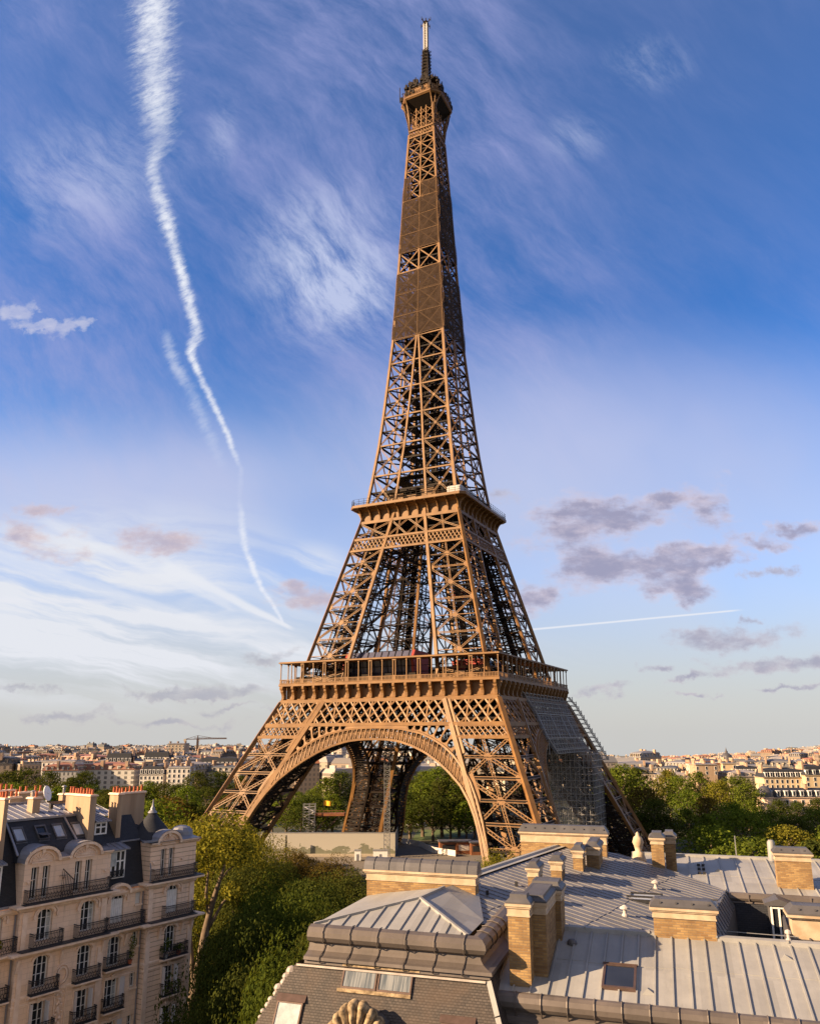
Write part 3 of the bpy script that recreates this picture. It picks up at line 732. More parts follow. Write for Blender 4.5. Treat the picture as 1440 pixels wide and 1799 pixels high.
    ra = MB(); oc = oct_(H2-.15, ch)
    for i in range(8):
        a, b = F((*oc[i], 0)), F((*oc[(i+1) % 8], 0)); L = (b-a).length
        for z in (116.9, 117.5): ra.bar(a+F((0, 0, z)), b+F((0, 0, z)), .09, .09)
        for s in np.arange(0, L, 1.9): ra.bar(a.lerp(b, s/L)+F((0, 0, 116.2)), a.lerp(b, s/L)+F((0, 0, 118.3)), .09, .09)
        for s in np.arange(0, L, .3): ra.bar(a.lerp(b, s/L)+F((0, 0, 116.2)), a.lerp(b, s/L)+F((0, 0, 116.9)), .04, .04)
        q = a.lerp(b, .5)
        ra.bar(a+F((0, 0, 118.3)), b+F((0, 0, 118.3)), .06, .06)
    part('railing', ra, M['iron_dark'], D2)
    up = MB(); up.sweep(oct_(12.6, 1), [(-8, 121.6), (0, 121.4), (.15, 121.5), (.15, 122.3), (-.2, 122.4), (-8, 122.5)], True)
    for k in range(4):
        for x in np.arange(-9.5, 9.6, 3.8): up.bar(q4(k, (x, -12.0, 116.1)), q4(k, (x, -12.0, 121.5)), .4, .4)
    part('upper_deck', up, M['iron_dark'], D2)
    ks = MB()
    for k in range(4):
        for x0, x1, y0, y1, z1 in ((-9, -4.4, -12.6, -8, 120.3), (2.4, 7.4, -12.8, -8, 120.8), (-2.6, 0.6, -13.3, -9, 119.2)):
            a, b = q4(k, (x0, y0, 0)), q4(k, (x1, y1, 0)); X = sorted((a[0], b[0])); Y = sorted((a[1], b[1]))
            ks.box(*X, *Y, 116.05, z1); ks.box(X[0]-.3, X[1]+.3, Y[0]-.3, Y[1]+.3, z1, z1+.3)
    part('kiosk_block', ks, M['iron'], D2)
    tn = MB(); tn.prism([(y, z) and (13.6, y, z) for y, z in ((-17.6, 116.1), (-5, 116.1), (-5, 118.9), (-6.0, 119.5), (-16.6, 119.5), (-17.6, 118.9))], (4.3, 0, 0))
    part('tent_cover', tn, M['mast_white'], D2)
    # ---------------- the shaft
    zs = [115.5, 127.4, 138.4, 149.1, 159.6, 169.6, 179, 188.6, 197.6, 206, 214.2, 222.0, 229.4, 236.4, 243.0, 249.2, 255.2, 261.0, 266.4]
    mb = MB(); dk = MB()
    for k in range(4):
        n = F(nrm4(k))
        for z0, z1 in zip(zs[:-1], zs[1:]):
            w_ = lin(z0, [115, 270], [.62, .36])
            P = lambda x, z, o=.0: F(q4(k, (x, -W(z)-o, z)))
            mb.bar(P(W(z0), z0), P(W(z1), z1), lin(z0, [115, 270], [1.0, .7]), .8, n)
            ups = [(GAP(z0), GAP(z1)), (-GAP(z0), -GAP(z1))] if z0 < 178 else [(0, 0)]
            for a, b in ups: mb.bar(P(a, z0, .05), P(b, z1, .05), w_*1.15, .5, n)
            for sg in (-1, 1):
                i0, i1 = (GAP(z0), GAP(z1)) if z0 < 178 else (0, 0)
                a0, a1, b0_, b1 = P(sg*i0, z0), P(sg*i1, z1), P(sg*W(z0), z0), P(sg*W(z1), z1)
                if z0 < 179: lat(mb, a0, b1, w_*.95, n, .13); lat(mb, b0_, a1, w_*.95, n, .13)
                else: mb.bar(a0, b1, w_*.9, .25, n); mb.bar(b0_, a1, w_*.9, .25, n)
                mb.bar(a1, b1, w_*.8, .3, n)
                nn = n*.12; du = (b0_-a0).normalized(); dv = F((0, 0, 1)); s = w_*1.15
                for pt in ((a0+a1+b0_+b1)/4, a1+du*.1, b1-du*.5):
                    s2 = s*.8 if pt is not b1 else s
                    mb.prism([pt+nn*2+du*(s2*math.cos(math.pi*(j+.5)/4))+dv*(s2*math.sin(math.pi*(j+.5)/4)) for j in range(8)], -nn*3)
            mb.bar(P(-GAP(z1), z1), P(GAP(z1), z1), w_*.8, .3, n) if z0 < 170 else None
    for z0, z1 in zip(zs[:-1], zs[1:]):
        for z in (z1, (z0+z1)/2):
            w2 = W(z)*.98
            P = [F((i*w2, j*w2, z)) for i, j in ((-1,-1),(1,-1),(1,1),(-1,1))]
            dk.bar(P[0], P[2], .3, .4); dk.bar(P[1], P[3], .3, .4)
            for i in range(4):
                dk.bar(P[i], P[(i+1) % 4], .35, .5); m_ = P[i].lerp(P[(i+1) % 4], .5)
                dk.bar(m_, P[(i+1) % 4].lerp(P[(i+2) % 4], .5), .3, .4)
        w2 = W(z1)
        for s in (-1, 1): dk.box(-w2*.72, w2*.72, s*w2*.6-w2*.14, s*w2*.6+w2*.14, z1-.2, z1); dk.box(s*w2*.6-w2*.14, s*w2*.6+w2*.14, -w2*.46, w2*.46, z1-.21, z1-.01)
    for x, y in ((-1, -1), (1, -1), (1, 1), (-1, 1), (0, -1), (0, 1), (1, 0), (-1, 0)):
        r0, r1 = (4.0, 2.1)
        dk.bar((x*r0, y*r0, 116), (x*r1, y*r1, 276), .5, .5)
    for x, y in ((-1, 0), (1, 0), (0, -1), (0, 1)):
        dk.hexa([(x*2.6-(.9 if y else .12), y*2.6-(.9 if x else .12), 118), (x*2.6+(.9 if y else .12), y*2.6-(.9 if x else .12), 118), (x*2.6+(.9 if y else .12), y*2.6+(.9 if x else .12), 118), (x*2.6-(.9 if y else .12), y*2.6+(.9 if x else .12), 118)],
                [(x*1.5-(.7 if y else .1), y*1.5-(.7 if x else .1), 276), (x*1.5+(.7 if y else .1), y*1.5-(.7 if x else .1), 276), (x*1.5+(.7 if y else .1), y*1.5+(.7 if x else .1), 276), (x*1.5-(.7 if y else .1), y*1.5+(.7 if x else .1), 276)])
    z = 117; k = 0
    while z < 272:
        r_ = lin(z, [116, 276], [4.0, 2.1]); c4 = [(-1,-1),(1,-1),(1,1),(-1,1)]
        a, b = c4[k % 4], c4[(k+1) % 4]
        dk.bar((a[0]*r_, a[1]*r_, z), (b[0]*r_, b[1]*r_, z+1.8), .8, .15)
        dk.bar((-r_, -r_, z), (r_, -r_, z+2.4), .14, .14); dk.bar((r_, -r_, z), (r_, r_, z+2.4), .14, .14); dk.bar((r_, -r_, z), (-r_, -r_, z+2.4), .14, .14); dk.bar((-r_, r_, z), (-r_, -r_, z+2.4), .14, .14)
        z += 1.9; k += 1
    for k in range(150):
        z = rnd.uniform(117, 262); w2 = W(z)*.85; f = lambda: rnd.uniform(-w2, w2)
        dk.bar((f(), f(), z), (f(), f(), z+rnd.uniform(1, 6)), .14, .16)
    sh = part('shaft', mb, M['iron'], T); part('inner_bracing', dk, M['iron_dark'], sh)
    # ---------------- painters' nets
    def net(k, z0, z1, x0, x1, bulge, seed, rows, nz=20, nx=16, ztop=None):
        r2 = random.Random(seed); g = MB(); cord = MB(); V = []
        ph = [r2.uniform(0, 6) for _ in range(4)]
        def pt(u, v):
            z = z0 + (z1-z0)*v; x = W(z)*(x0+(x1-x0)*u); rr = abs(math.sin(v*math.pi*rows))
            o = .45 + bulge*rr*(.6+.4*math.sin(3*u+ph[0]))*(.5+.5*math.sin(math.pi*min(1, max(0, u)))) + .12*math.sin(9*u+7*v+ph[1])*rr
            return q4(k, (x*1.03, -W(z)-o, z + .5*math.sin(5*u+ph[2])*(0 if 0 < v < 1 else .4)))
        for j in range(nz+1):
            for i in range(nx+1): V.append(pt(i/nx, j/nz))
        g.add(V, [(j*(nx+1)+i, j*(nx+1)+i+1, (j+1)*(nx+1)+i+1, (j+1)*(nx+1)+i) for j in range(nz) for i in range(nx)])
        o = part('safety_net', g, M['net'], T, smooth=True)
        for r in range(rows+1):
            for i in range(8):
                a, b = F(pt(i/8, r/rows)), F(pt((i+1)/8, r/rows)); e = F(nrm4(k))*.08; cord.bar(a+e, b+e, .07, .07)
        for u in (0, .5, 1):
            for r in range(nz):
                a, b = F(pt(u, r/nz)), F(pt(u, (r+1)/nz)); e = F(nrm4(k))*.08; cord.bar(a+e, b+e, .07, .07)
        part('net_cord', cord, M['iron'], o)
    for k in range(4):
        bl = .35 if k in (0, 3) else .95
        net(k, 179.3, 205.6, -1, 1, bl, 10+k, 3)
        net(k, 214.4, 236.2 if k in (0,) else 243, -1, 1, bl*.8, 20+k, 3)
    net(0, 236.4, 246.5, -1, -.55, .2, 31, 1, 6, 5); net(0, 236.4, 243.0, .12, 1, .2, 32, 1, 6, 8)
    # ---------------- the top
    mb = MB(); H3, c3 = 8.35, 3.1
    for k in range(4):
        n = F(nrm4(k))
        band(mb, k, 264.6, 267.8, lambda z: -W(z), lambda z: W(z), 1.1, 1.1*2, .16, .1)
        for x in (-1, -.42, 0, .42, 1):
            mb.bar(q4(k, (x*5.0, -5.05, 267.8)), q4(k, (x*4.95, -5.0, 279.5)), .38 if abs(x) < 1 else .6, .4, n)
        for a, b in ((-1, -.42), (-.42, 0), (0, .42), (.42, 1)):
            for z in (268, 271, 274):
                mb.bar(q4(k, (a*5, -5., z)), q4(k, (b*5, -5., z+3)), .18, .2, n); mb.bar(q4(k, (b*5, -5., z)), q4(k, (a*5, -5., z+3)), .18, .2, n)
        for s in (-1, 1):                                           # curved knees under the gallery
            pv = [F((s*5.0, -5.1, 268.5)), F((s*5.0, -5.4, 272)), F((s*5.05, -6.1, 276)), F((s*5.1, -7.1, 278.6)), F((s*5.15, -8.3, 280.2))]
            for a, b in zip(pv[:-1], pv[1:]): mb.bar(q4(k, a), q4(k, b), .45, .5)
            dg = [F((s*5.0, -5.0, 266.5)), F((s*5.5, -5.5, 272)), F((s*6.2, -6.2, 276)), F((s*6.6, -6.6, 279)), F((s*6.9, -6.9, 280.2))]
            for a, b in zip(dg[:-1], dg[1:]): mb.bar(q4(k, a), q4(k, b), .5, .5)
    tb = part('top_bracing', mb, M['iron'], T)
    dkk = MB(); dkk.add([(x, y, 279.6) for x, y in oct_(7.9, 2.9)] + [(x, y, 277.0) for x, y in oct_(4.6, .3)], [(i, (i+1) % 8, 8+(i+1) % 8, 8+i) for i in range(8)])
    part('underside_lining', dkk, M['iron_dark'], tb)
    pl = MB(); pl.sweep(oct_(H3, c3), [(-4, 279.9), (-.35, 279.9), (0, 280.3), (.12, 280.4), (.12, 281.0), (-.05, 281.05), (-.15, 281.2), (-4, 281.25)], True)
    pl.sweep(oct_(H3-.9, c3-.4), [(0, 281.2), (0, 284.3), (-.3, 284.5), (-6, 284.6)], True)
    P3 = part('top_platform', pl, M['iron'], T)
    rr = MB(); oc = oct_(H3-.15, c3)
    for i in range(8):
        a, b = F((*oc[i], 0)), F((*oc[(i+1) % 8], 0)); L = (b-a).length; nseg = max(1, round(L/1.5))
        for z in (281.4, 282.6, 283.8): rr.bar(a+F((0, 0, z)), b+F((0, 0, z)), .12, .12)
        for j in range(nseg+1): rr.bar(a.lerp(b, j/nseg)+F((0, 0, 281)), a.lerp(b, j/nseg)+F((0, 0, 283.9)), .2, .2)
        for s in np.arange(0, L, .3): rr.bar(a.lerp(b, s/L)+F((0, 0, 281.1)), a.lerp(b, s/L)+F((0, 0, 283.0)), .05, .05)
    part('railing', rr, M['iron'], P3)
    cp = MB()
    for i in range(4):                                              # upswept upper roof
        a = [q4(i, (x, -6.6 + .5*(abs(x)/6.6)**2 - .5, 286.2 + 1.6*(abs(x)/6.6)**2)) for x in np.linspace(-6.6, 6.6, 9)]
        b = [q4(i, (x*.5, -3.2, 290.3)) for x in np.linspace(-6.6, 6.6, 9)]; lo = [(p[0], p[1], p[2]-.5) for p in a]
        cp.add(a + b + lo, [(j, j+1, 9+j+1, 9+j) for j in range(8)] + [(18+j, 18+j+1, j+1, j) for j in range(8)])
        lo2 = [q4(i, (x*.62, -4.2, 285.4)) for x in np.linspace(-6.6, 6.6, 9)]; cp.add(lo + lo2, [(j, 9+j, 9+j+1, j+1) for j in range(8)])
    cp.box(-4.6, 4.6, -4.6, 4.6, 284.2, 286.8); cp.lathe((0, 0, 290), [(3.4, -.5), (3.0, 0), (2.8, 1.6), (2.2, 2.6), (1.6, 3.0), (1.6, 4.2), (.9, 5.0)], 12)
    part('cupola', cp, M['iron_dark'], P3)
    an = MB()
    for i in range(170):                                            # whips, dishes and panels crowding the roof
        s = rnd.choice([1, 1, 2, 0]); t_ = rnd.uniform(-1, 1); h = rnd.choice([8.0, 6.9, 6.4, 5.0, 3.6]); zb = {8.0: 281, 6.9: 284.3, 6.4: 286.4, 5.0: 288, 3.6: 290}[h]
        x, y, _ = q4(rnd.randrange(4), (t_*h*.8, -h, 0)); L = rnd.uniform(1.4, 5.0)
        an.bar((x, y, zb), (x+rnd.uniform(-.2, .2), y+rnd.uniform(-.2, .2), zb+L), .17, .17)
        if rnd.random() < .55: an.box(x-.4, x+.4, y-.4, y+.4, zb+L*.4, zb+L*.4+rnd.uniform(.7, 2.0))
        if rnd.random() < .4: an.bar((x-.6, y, zb+L*.8), (x+.6, y+.2, zb+L*.8), .1, .1)
    for x, y, h in ((-8.2, -7.0, 288), (8.2, 4.0, 286), (4, -7.4, 293.5), (6.8, 6.8, 287)): an.bar((x, y, 281), (x, y, h), .22, .22)
    part('antenna_cluster', an, M['iron_dark'], P3)
    ms = MB()
    for i in range(4):
        r0, r1 = 1.35, 1.0
        a, b = ((-1,-1),(1,-1),(1,1),(-1,1))[i], ((-1,-1),(1,-1),(1,1),(-1,1))[(i+1) % 4]
        ms.bar((a[0]*r0, a[1]*r0, 290), (a[0]*r1, a[1]*r1, 308), .35, .35)
        for z in np.arange(292, 308, 1.5): ms.bar((a[0]*1.15, a[1]*1.15, z), (b[0]*1.15, b[1]*1.15, z+1.5), .2, .2); ms.bar((a[0]*1.15, a[1]*1.15, z), (b[0]*1.15, b[1]*1.15, z), .2, .2)
    ms.box(-.75, .75, -.75, .75, 291, 308)
    for z in np.arange(294, 308, 1.6):
        for i in range(4): p = q4(i, (0, -1, 0)); ms.bar((p[0]*1.0, p[1]*1.0, z), (p[0]*2.1, p[1]*2.1, z), .16, .16); ms.bar((p[0]*2.1, p[1]*2.1, z-.4), (p[0]*2.1, p[1]*2.1, z+.4), .14, .14)
    m_ = part('mast', ms, M['iron_dark'], T)
    wm = MB()
    for i in range(4): a = ((-1,-1),(1,-1),(1,1),(-1,1))[i]; wm.bar((a[0]*.62, a[1]*.62, 308), (a[0]*.62, a[1]*.62, 321), .42, .42)
    for z in np.arange(308.3, 321, .8): wm.box(-.55, .55, -.55, .55, z, z+.25)
    part('white_mast', wm, M['mast_white'], m_)
    tp = MB(); tp.box(-.8, .8, -.8, .8, 320.8, 322.2); tp.bar((0, 0, 322), (0, 0, 324.2), .3, .3)
    for i in range(4):
        p = q4(i, (1, -.3, 0)); tp.bar((0, 0, 321.5), (p[0]*2.4, p[1]*2.4, 321.9), .22, .22)
        for d in (1.6, 2.4): tp.bar((p[0]*d, p[1]*d, 321.0), (p[0]*d, p[1]*d, 322.9), .16, .16)
    part('mast_head', tp, M['iron_dark'], m_)
    return T
M['stone'] = plain('cut_stone', (.42, .36, .28), (.33, .28, .21), 1.5, .85)
def net_mat():
    m, t, b, out = material('net')
    tc = t.new('ShaderNodeTexCoord'); n = t.noise(tc.outputs['Object'], .45, 4, .6)
    t.set(b.inputs['Base Color'], t.mix(n, (.034, .0215, .015), (.052, .034, .024))); b.inputs['Roughness'].default_value = .9; b.inputs['Specular IOR Level'].default_value = .1
    tr = t.new('ShaderNodeBsdfTransparent'); mx = t.new('ShaderNodeMixShader')
    t.set(mx.inputs[0], t.m('MULTIPLY_ADD', t.ss(n, .3, .75), .28, .60)); t.l.new(tr.outputs[0], mx.inputs[1]); t.l.new(b.outputs[0], mx.inputs[2]); t.l.new(mx.outputs[0], out.inputs[0])
    return m
M['net'] = net_mat(); M['pavilion_glass'] = glassy('pavilion_glass', (.045, .045, .065), .15); M['mast_white'] = plain('mast_white', (.46, .44, .42), (.36, .34, .33), 2., .5)
tower()

# ================================================================ ground
def ground_z(x, y):
    d = math.hypot(x, y); a = x/max(y, 1.)
    f = np.interp(a, [-.7, -.45, -.25, .0, .2, .24, .30, .36, .42, .48, .55], [-.007, -.009, -.010, -.018, -.027, -.027, -.026, -.023, -.018, -.011, -.006])
    return float(f*max(0, d-520) if d > 520 else 0.)
def ground():
    rs = [0, 60, 120, 200, 300, 420, 520, 640, 800, 1000, 1300, 1700, 2300, 3000, 3600, 4600, 8000, 20000]; an = np.linspace(0, 2*math.pi, 73)[:-1]
    mb = MB(); V = [(0, 0, 0)]
    for r in rs[1:]:
        for t_ in an:
            x, y = r*math.sin(t_), r*math.cos(t_); z = ground_z(x, y) if y > 0 else 0.
            if r > 3700: z = min(z, ground_z(3600*math.sin(t_), 3600*math.cos(t_)) if y > 0 else 0) - (r-3600)*.012
            V.append((x, y, z))
    n = len(an); F_ = [(0, 1+(k+1) % n, 1+k) for k in range(n)]
    for i in range(len(rs)-2):
        for k in range(n): F_.append((1+i*n+k, 1+i*n+(k+1) % n, 1+(i+1)*n+(k+1) % n, 1+(i+1)*n+k))
    mb.add(V, F_)
    m, t, b, _ = material('park_soil'); tc = t.new('ShaderNodeTexCoord'); n_ = t.noise(tc.outputs['Object'], .02, 6, .6); n2 = t.noise(tc.outputs['Object'], .3, 4, .6)
    t.set(b.inputs['Base Color'], t.mix(t.ss(n2, .3, .7), t.mix(t.ss(n_, .4, .6), (.035, .045, .016), (.055, .05, .03)), (.03, .03, .018))); b.inputs['Roughness'].default_value = .95
    structure('ground', mb, m)
ground()

# ================================================================ the zinc-roofed building in front
def zinc(name, c, c2, rough=.42, metal=.35, sc=.5):
    m, t, b, _ = material(name)
    tc = t.new('ShaderNodeTexCoord'); ob = tc.outputs['Object']
    n = t.noise(ob, sc, 6, .65); mp = t.new('ShaderNodeMapping'); t.l.new(ob, mp.inputs[0]); mp.inputs['Scale'].default_value = (9, .8, 9)
    s = t.noise(mp.outputs[0], 1.0, 4, .6); n2 = t.noise(ob, 14, 3, .6)
    col = t.mix(t.ss(n, .3, .72), c2, c); col = t.mix(t.m('MULTIPLY', t.ss(s, .5, .8), .35), col, tuple(x*.72 for x in c2))
    col = t.mix(t.m('MULTIPLY', t.ss(n2, .55, .8), .18), col, tuple(min(1, x*1.3) for x in c))
    X, Y, Z = t.sep(ob); wn = t.new('ShaderNodeTexWhiteNoise', noise_dimensions='2D')
    t.l.new(t.comb(t.m('FLOOR', t.m('DIVIDE', t.m('ADD', X, 100.07), .509)), t.m('FLOOR', t.m('DIVIDE', t.m('ADD', Y, 100.), 2.0))), wn.inputs['Vector'])
    col = t.mix(t.m('MULTIPLY', wn.outputs['Value'], .38), col, tuple(x*.62 for x in c2))
    t.set(b.inputs['Base Color'], col); b.inputs['Metallic'].default_value = metal
    t.set(b.inputs['Roughness'], t.m('MULTIPLY_ADD', n, .25, rough-.1)); b.inputs['Specular IOR Level'].default_value = .35
    bump(t, b, t.m('ADD', n, t.m('MULTIPLY', n2, .1)), .25, .03)
    return m
M['zinc'] = zinc('zinc_sheet', (.325, .322, .312), (.25, .248, .242), .55, .08)
M['vent_white'] = plain('chalky_white_paint', (.42, .39, .37), (.32, .29, .27), 5, .7)
M['zinc_low_light'] = zinc('low_light_grey_zinc', (.20, .195, .20), (.15, .147, .152), .5, .1)  # zinc darkened to paint in the low grazing light on the long roof
M['zinc_warm'] = zinc('weathered_zinc_roll', (.145, .122, .11), (.095, .081, .074), .5, .2)
M['zinc_dark'] = zinc('dark_zinc_cap', (.12, .115, .12), (.08, .078, .085), .5, .3)
M['brick'] = bricks('buff_brick', (.36, .235, .10), (.20, .115, .05), (.22, .16, .10), .24, .075, .010, .9, .6, .6, patch=(.10, .065, .04))
M['cornice'] = plain('stone_cornice', (.46, .37, .265), (.34, .255, .17), 2.2, .8, 0, .15)
M['slate_brown'] = bricks('brown_slate', (.078, .066, .060), (.048, .042, .040), (.027, .024, .023), .125, .066, .008, .6, .55, .6, patch=(.085, .06, .045))
M['slate'] = bricks('blue_slate', (.034, .037, .046), (.026, .028, .036), (.014, .015, .02), .22, .09, .008, .75, .4, .4)
M['frame_brown'] = plain('brown_metal_frame', (.10, .065, .055), (.075, .05, .04), 5, .45, .3)
M['curtain'] = plain('pale_blind_behind_glass', (.42, .45, .45), (.25, .28, .29), 2.4, .15, 0, 0, .6)
M['brass_stone'] = plain('carved_stone', (.36, .275, .17), (.10, .07, .04), 5., .9, 0, .5)
M['terracotta'] = plain('terracotta', (.42, .12, .05), (.28, .075, .035), 5., .8)

FB = Matrix.Rotation(R(-16.5), 4, 'Z')
def zW(q): return 35.6 + .25*(q - 25.2)
def zM(p, q): return 37.4 - .194*(.972*(p+7.95) - .235*(q-32.9))
def zF(q): return 35.9 + .1*(q - 41.3)
def front_building():
    loc = FB @ Vector((-2, 33, 0))
    B = thing('town_building', 'stone and brick town building under grey zinc roofs with brick chimneys and a slate pavilion', 'building', loc, R(-16.5))
    def P(name, mb, mat, par=None, **kw): return part(name, mb, M[mat] if isinstance(mat, str) else mat, par or B, frame=FB, **kw)
    V = Vector
    # --- walls (mostly out of the picture)
    w = MB(); w.box(-11.3, 14, 26.2, 29.0, 0, 34.6); w.box(-8.3, -.3, 29.0, 45.5, 0, 35.2); w.box(-.3, 14, 41.6, 48.5, 0, 34)
    P('wall', w, 'cornice')
    # --- near wing
    def slope(zf, p0, p1, q0, q1, step, first, joint=(.4,), bat=.05, th=.06):
        mb = MB(); A, Bq, C, D = (V((p0, q0, zf(q0))), V((p1, q0, zf(q0))), V((p1, q1, zf(q1))), V((p0, q1, zf(q1))))
        mb.hexa([v - V((0, 0, .08)) for v in (A, Bq, C, D)], [A, Bq, C, D])
        p = first
        while p < p1:
            if p > p0: mb.bar((p, q0+.01, zf(q0)+.02), (p, q1, zf(q1)+.02), bat, th)
            p += step
        return mb
    mb = slope(zW, -6.0, 14, 25.2, 29.1, .509, -4.07-.509*3)
    rr = random.Random(3); p = -4.07-.509*3
    while p < 14:
        for qq in ((27.2 + rr.uniform(-.05, .05)),): mb.bar((p+.03, qq, zW(qq)+.003), (p+.479, qq, zW(qq)+.003), .02, .014)
        p += .509
    P('zinc_slope', mb, 'zinc')
    rd = MB(); rd.prism([(-6.0, 29.0, zW(29.0)+.0), (-6.0, 29.02, zW(29)+.13), (-6.0, 29.2, zW(29)+.16), (-6.0, 29.36, zW(29)+.1), (-6.0, 29.4, zW(29)-.2)], (20, 0, 0))
    for p in np.arange(-5.4, 14, 2.1): rd.bar((p, 28.98, zW(29)+.14), (p, 29.38, zW(29)+.12), .05, .06)
    P('ridge_cap', rd, 'zinc')
    g = MB()
    g.sweep([(-5.95, 25.25), (14, 25.25)], [(.0, 35.6), (.03, 35.63), (.16, 35.62), (.27, 35.55), (.33, 35.42), (.32, 35.28), (.24, 35.17), (.15, 35.13), (.14, 35.05), (.2, 35.0), (.2, 34.93), (.26, 34.9), (.26, 34.83), (.1, 34.8)])
    P('rolled_gutter', g, 'zinc_warm', smooth=False)
    for i, p in enumerate(np.arange(-4.98, 10, .765)):
        gj = MB()
        pts = [(p, 25.25-o, z) for o, z in ((.02, 35.63), (.17, 35.645), (.285, 35.565), (.35, 35.42), (.335, 35.26), (.24, 35.14), (.16, 35.0))]
        gj.tube(pts, .022, 5); P('gutter_joint_ring', gj, 'zinc_warm')
    md = MB(); md.poly([(-5.9, 25.1, 34.86), (14, 25.1, 34.86), (14, 23.9, 32), (-5.9, 23.9, 32)]); P('slate_mansard', md, 'slate_brown')
    dm = MB()                                                         # head of a dormer below the gutter
    dm.prism([(-2.75, 24.2, 34.3), (-2.05, 24.2, 34.72), (-1.35, 24.2, 34.3), (-1.35, 24.2, 34.15), (-2.05, 24.2, 34.55), (-2.75, 24.2, 34.15)], (0, .8, .0)); dm.box(-2.6, -1.5, 24.35, 25, 33, 34.2)
    P('dormer_head', dm, 'frame_brown')
    def skylight(par, c, sx, sy, zf, glass='glass', name='skylight', fr='frame_brown', hgt=.1, f=.07):
        p0, p1, q0, q1 = c[0], c[0]+sx, c[1], c[1]+sy
        mb = MB()
        for a, b, c_, d in ((p0, p1, q0, q0+f), (p0, p1, q1-f, q1), (p0, p0+f, q0+f, q1-f), (p1-f, p1, q0+f, q1-f)):
            mb.hexa([(a, c_, zf(c_)-.02), (b, c_, zf(c_)-.02), (b, d, zf(d)-.02), (a, d, zf(d)-.02)], [(a, c_, zf(c_)+hgt), (b, c_, zf(c_)+hgt), (b, d, zf(d)+hgt), (a, d, zf(d)+hgt)])
        mb.hexa([(p0-.03, q1, zf(q1)), (p1+.03, q1, zf(q1)), (p1+.03, q1+.12, zf(q1+.12)), (p0-.03, q1+.12, zf(q1+.12))], [(p0-.03, q1, zf(q1)+hgt+.03), (p1+.03, q1, zf(q1)+hgt+.03), (p1+.03, q1+.1, zf(q1+.1)+.05), (p0-.03, q1+.1, zf(q1+.1)+.05)])
        o = P(name, mb, fr, par)
        gl = MB(); gl.poly([(p0+f, q0+f, zf(q0+f)+hgt*.7), (p1-f, q0+f, zf(q0+f)+hgt*.7), (p1-f, q1-f, zf(q1-f)+hgt*.7), (p0+f, q1-f, zf(q1-f)+hgt*.7)]); P('pane', gl, glass, o)
        return o
    skylight(B, (-2.53, 25.78), .98, 1.24, zW)
    def wedge(p, q, zf, s=.3):
        mb = MB(); mb.add([(p-s*.6, q-s*.5, zf(q-s*.5)), (p+s*.7, q-s*.35, zf(q-s*.35)), (p, q+s*.8, zf(q+s*.8)), (p-.02, q-s*.3, zf(q)+s*.42)], [(0, 1, 3), (1, 2, 3), (2, 0, 3)]); P('roof_vent', mb, 'zinc')
    wedge(-1.2, 25.85, zW); wedge(2.82, 28.3, zW)
    hv = MB(); hv.lathe((-3.64, 28.2, zW(28.2)-.02), [(.17, 0), (.16, .08), (.1, .15), (0, .17)], 12); P('domed_vent', hv, 'zinc_dark')
    # --- pavilion
    E = [(-11.65, 25.3), (-6.3, 25.3), (-6.3, 31)]
    roll = [(0, 37.0), (.06, 37.07), (.22, 37.1), (.40, 37.05), (.52, 36.92), (.54, 36.78), (.47, 36.65), (.36, 36.6)]
    g = MB(); g.sweep(E, roll); g.add([(E[0][0], E[0][1]-o, z) for o, z in roll], [tuple(range(len(roll)))]); P('pavilion_roll', g, 'zinc_warm', smooth=False)
    cav = [(.36, 36.6), (.31, 36.56), (.33, 36.47), (.42, 36.36), (.60, 36.28), (.74, 36.25), (.76, 36.16), (.66, 36.12), (.68, 36.04), (.63, 36.0)]
    g = MB(); g.sweep(E, cav); g.add([(E[0][0], E[0][1]-o, z) for o, z in cav] + [(E[0][0], E[0][1], 36.0), (E[0][0], E[0][1], 36.6)], [tuple(range(len(cav)+2))]); P('ogee_band', g, 'zinc_warm')
    for p in np.arange(-11.1, -6.4, .93):
        jr = MB()
        pts = [(p, 25.3-o-.015, z) for o, z in [(.05, 37.1), (.22, 37.12), (.41, 37.07), (.54, 36.92), (.56, 36.78), (.47, 36.62), (.35, 36.58), (.33, 36.5), (.43, 36.37), (.62, 36.3), (.74, 36.27), (.78, 36.16), (.68, 36.08)]]
        jr.tube(pts, .017, 5); P('roll_joint_ring', jr, 'zinc_warm')
    for q in np.arange(25.7, 28, .7): jr = MB(); jr.tube([(-6.3+o, q, z) for o, z in [(.05, 37.1), (.22, 37.12), (.41, 37.07), (.54, 36.92), (.56, 36.78), (.47, 36.62)]], .022, 5); P('roll_joint_ring', jr, 'zinc_warm')
    zb = 32.0; sl = .56; o0 = .63; o1 = o0 + sl*(36.0-zb)
    md = MB(); fl_ = (-11.95, 25.3-o0, 36.0); fr_ = (-6.3+o0, 25.3-o0, 36.0)
    bl_ = (-11.95-sl*(36-zb)*1.05, 25.3-o1, zb); br_ = (-6.3+o0+.42*(36-zb), 25.3-o1, zb)
    md.poly([fl_, fr_, br_, bl_]); md.poly([fr_, (-6.3+o0, 28, 36), (br_[0], 28, zb), br_]); md.poly([(-11.95, 30, 36), fl_, bl_, (bl_[0], 30, zb)])
    P('slate_mansard', md, 'slate_brown')
    fz = lambda z: 25.3 - (o0 + sl*(36.0-z))                            # q on the slate front
    hp = MB()
    for a, b in zip(np.linspace(0, 1, 6)[:-1], np.linspace(0, 1, 6)[1:]):
        A = V(fr_).lerp(V(br_), a); Bv = V(fr_).lerp(V(br_), b); hp.bar(A + V((.0, -.02, 0)), Bv.lerp(A, .04) + V((.0, -.02, 0)), .15, .05, (0, -1, .5))
    P('hip_flashing', hp, 'zinc')
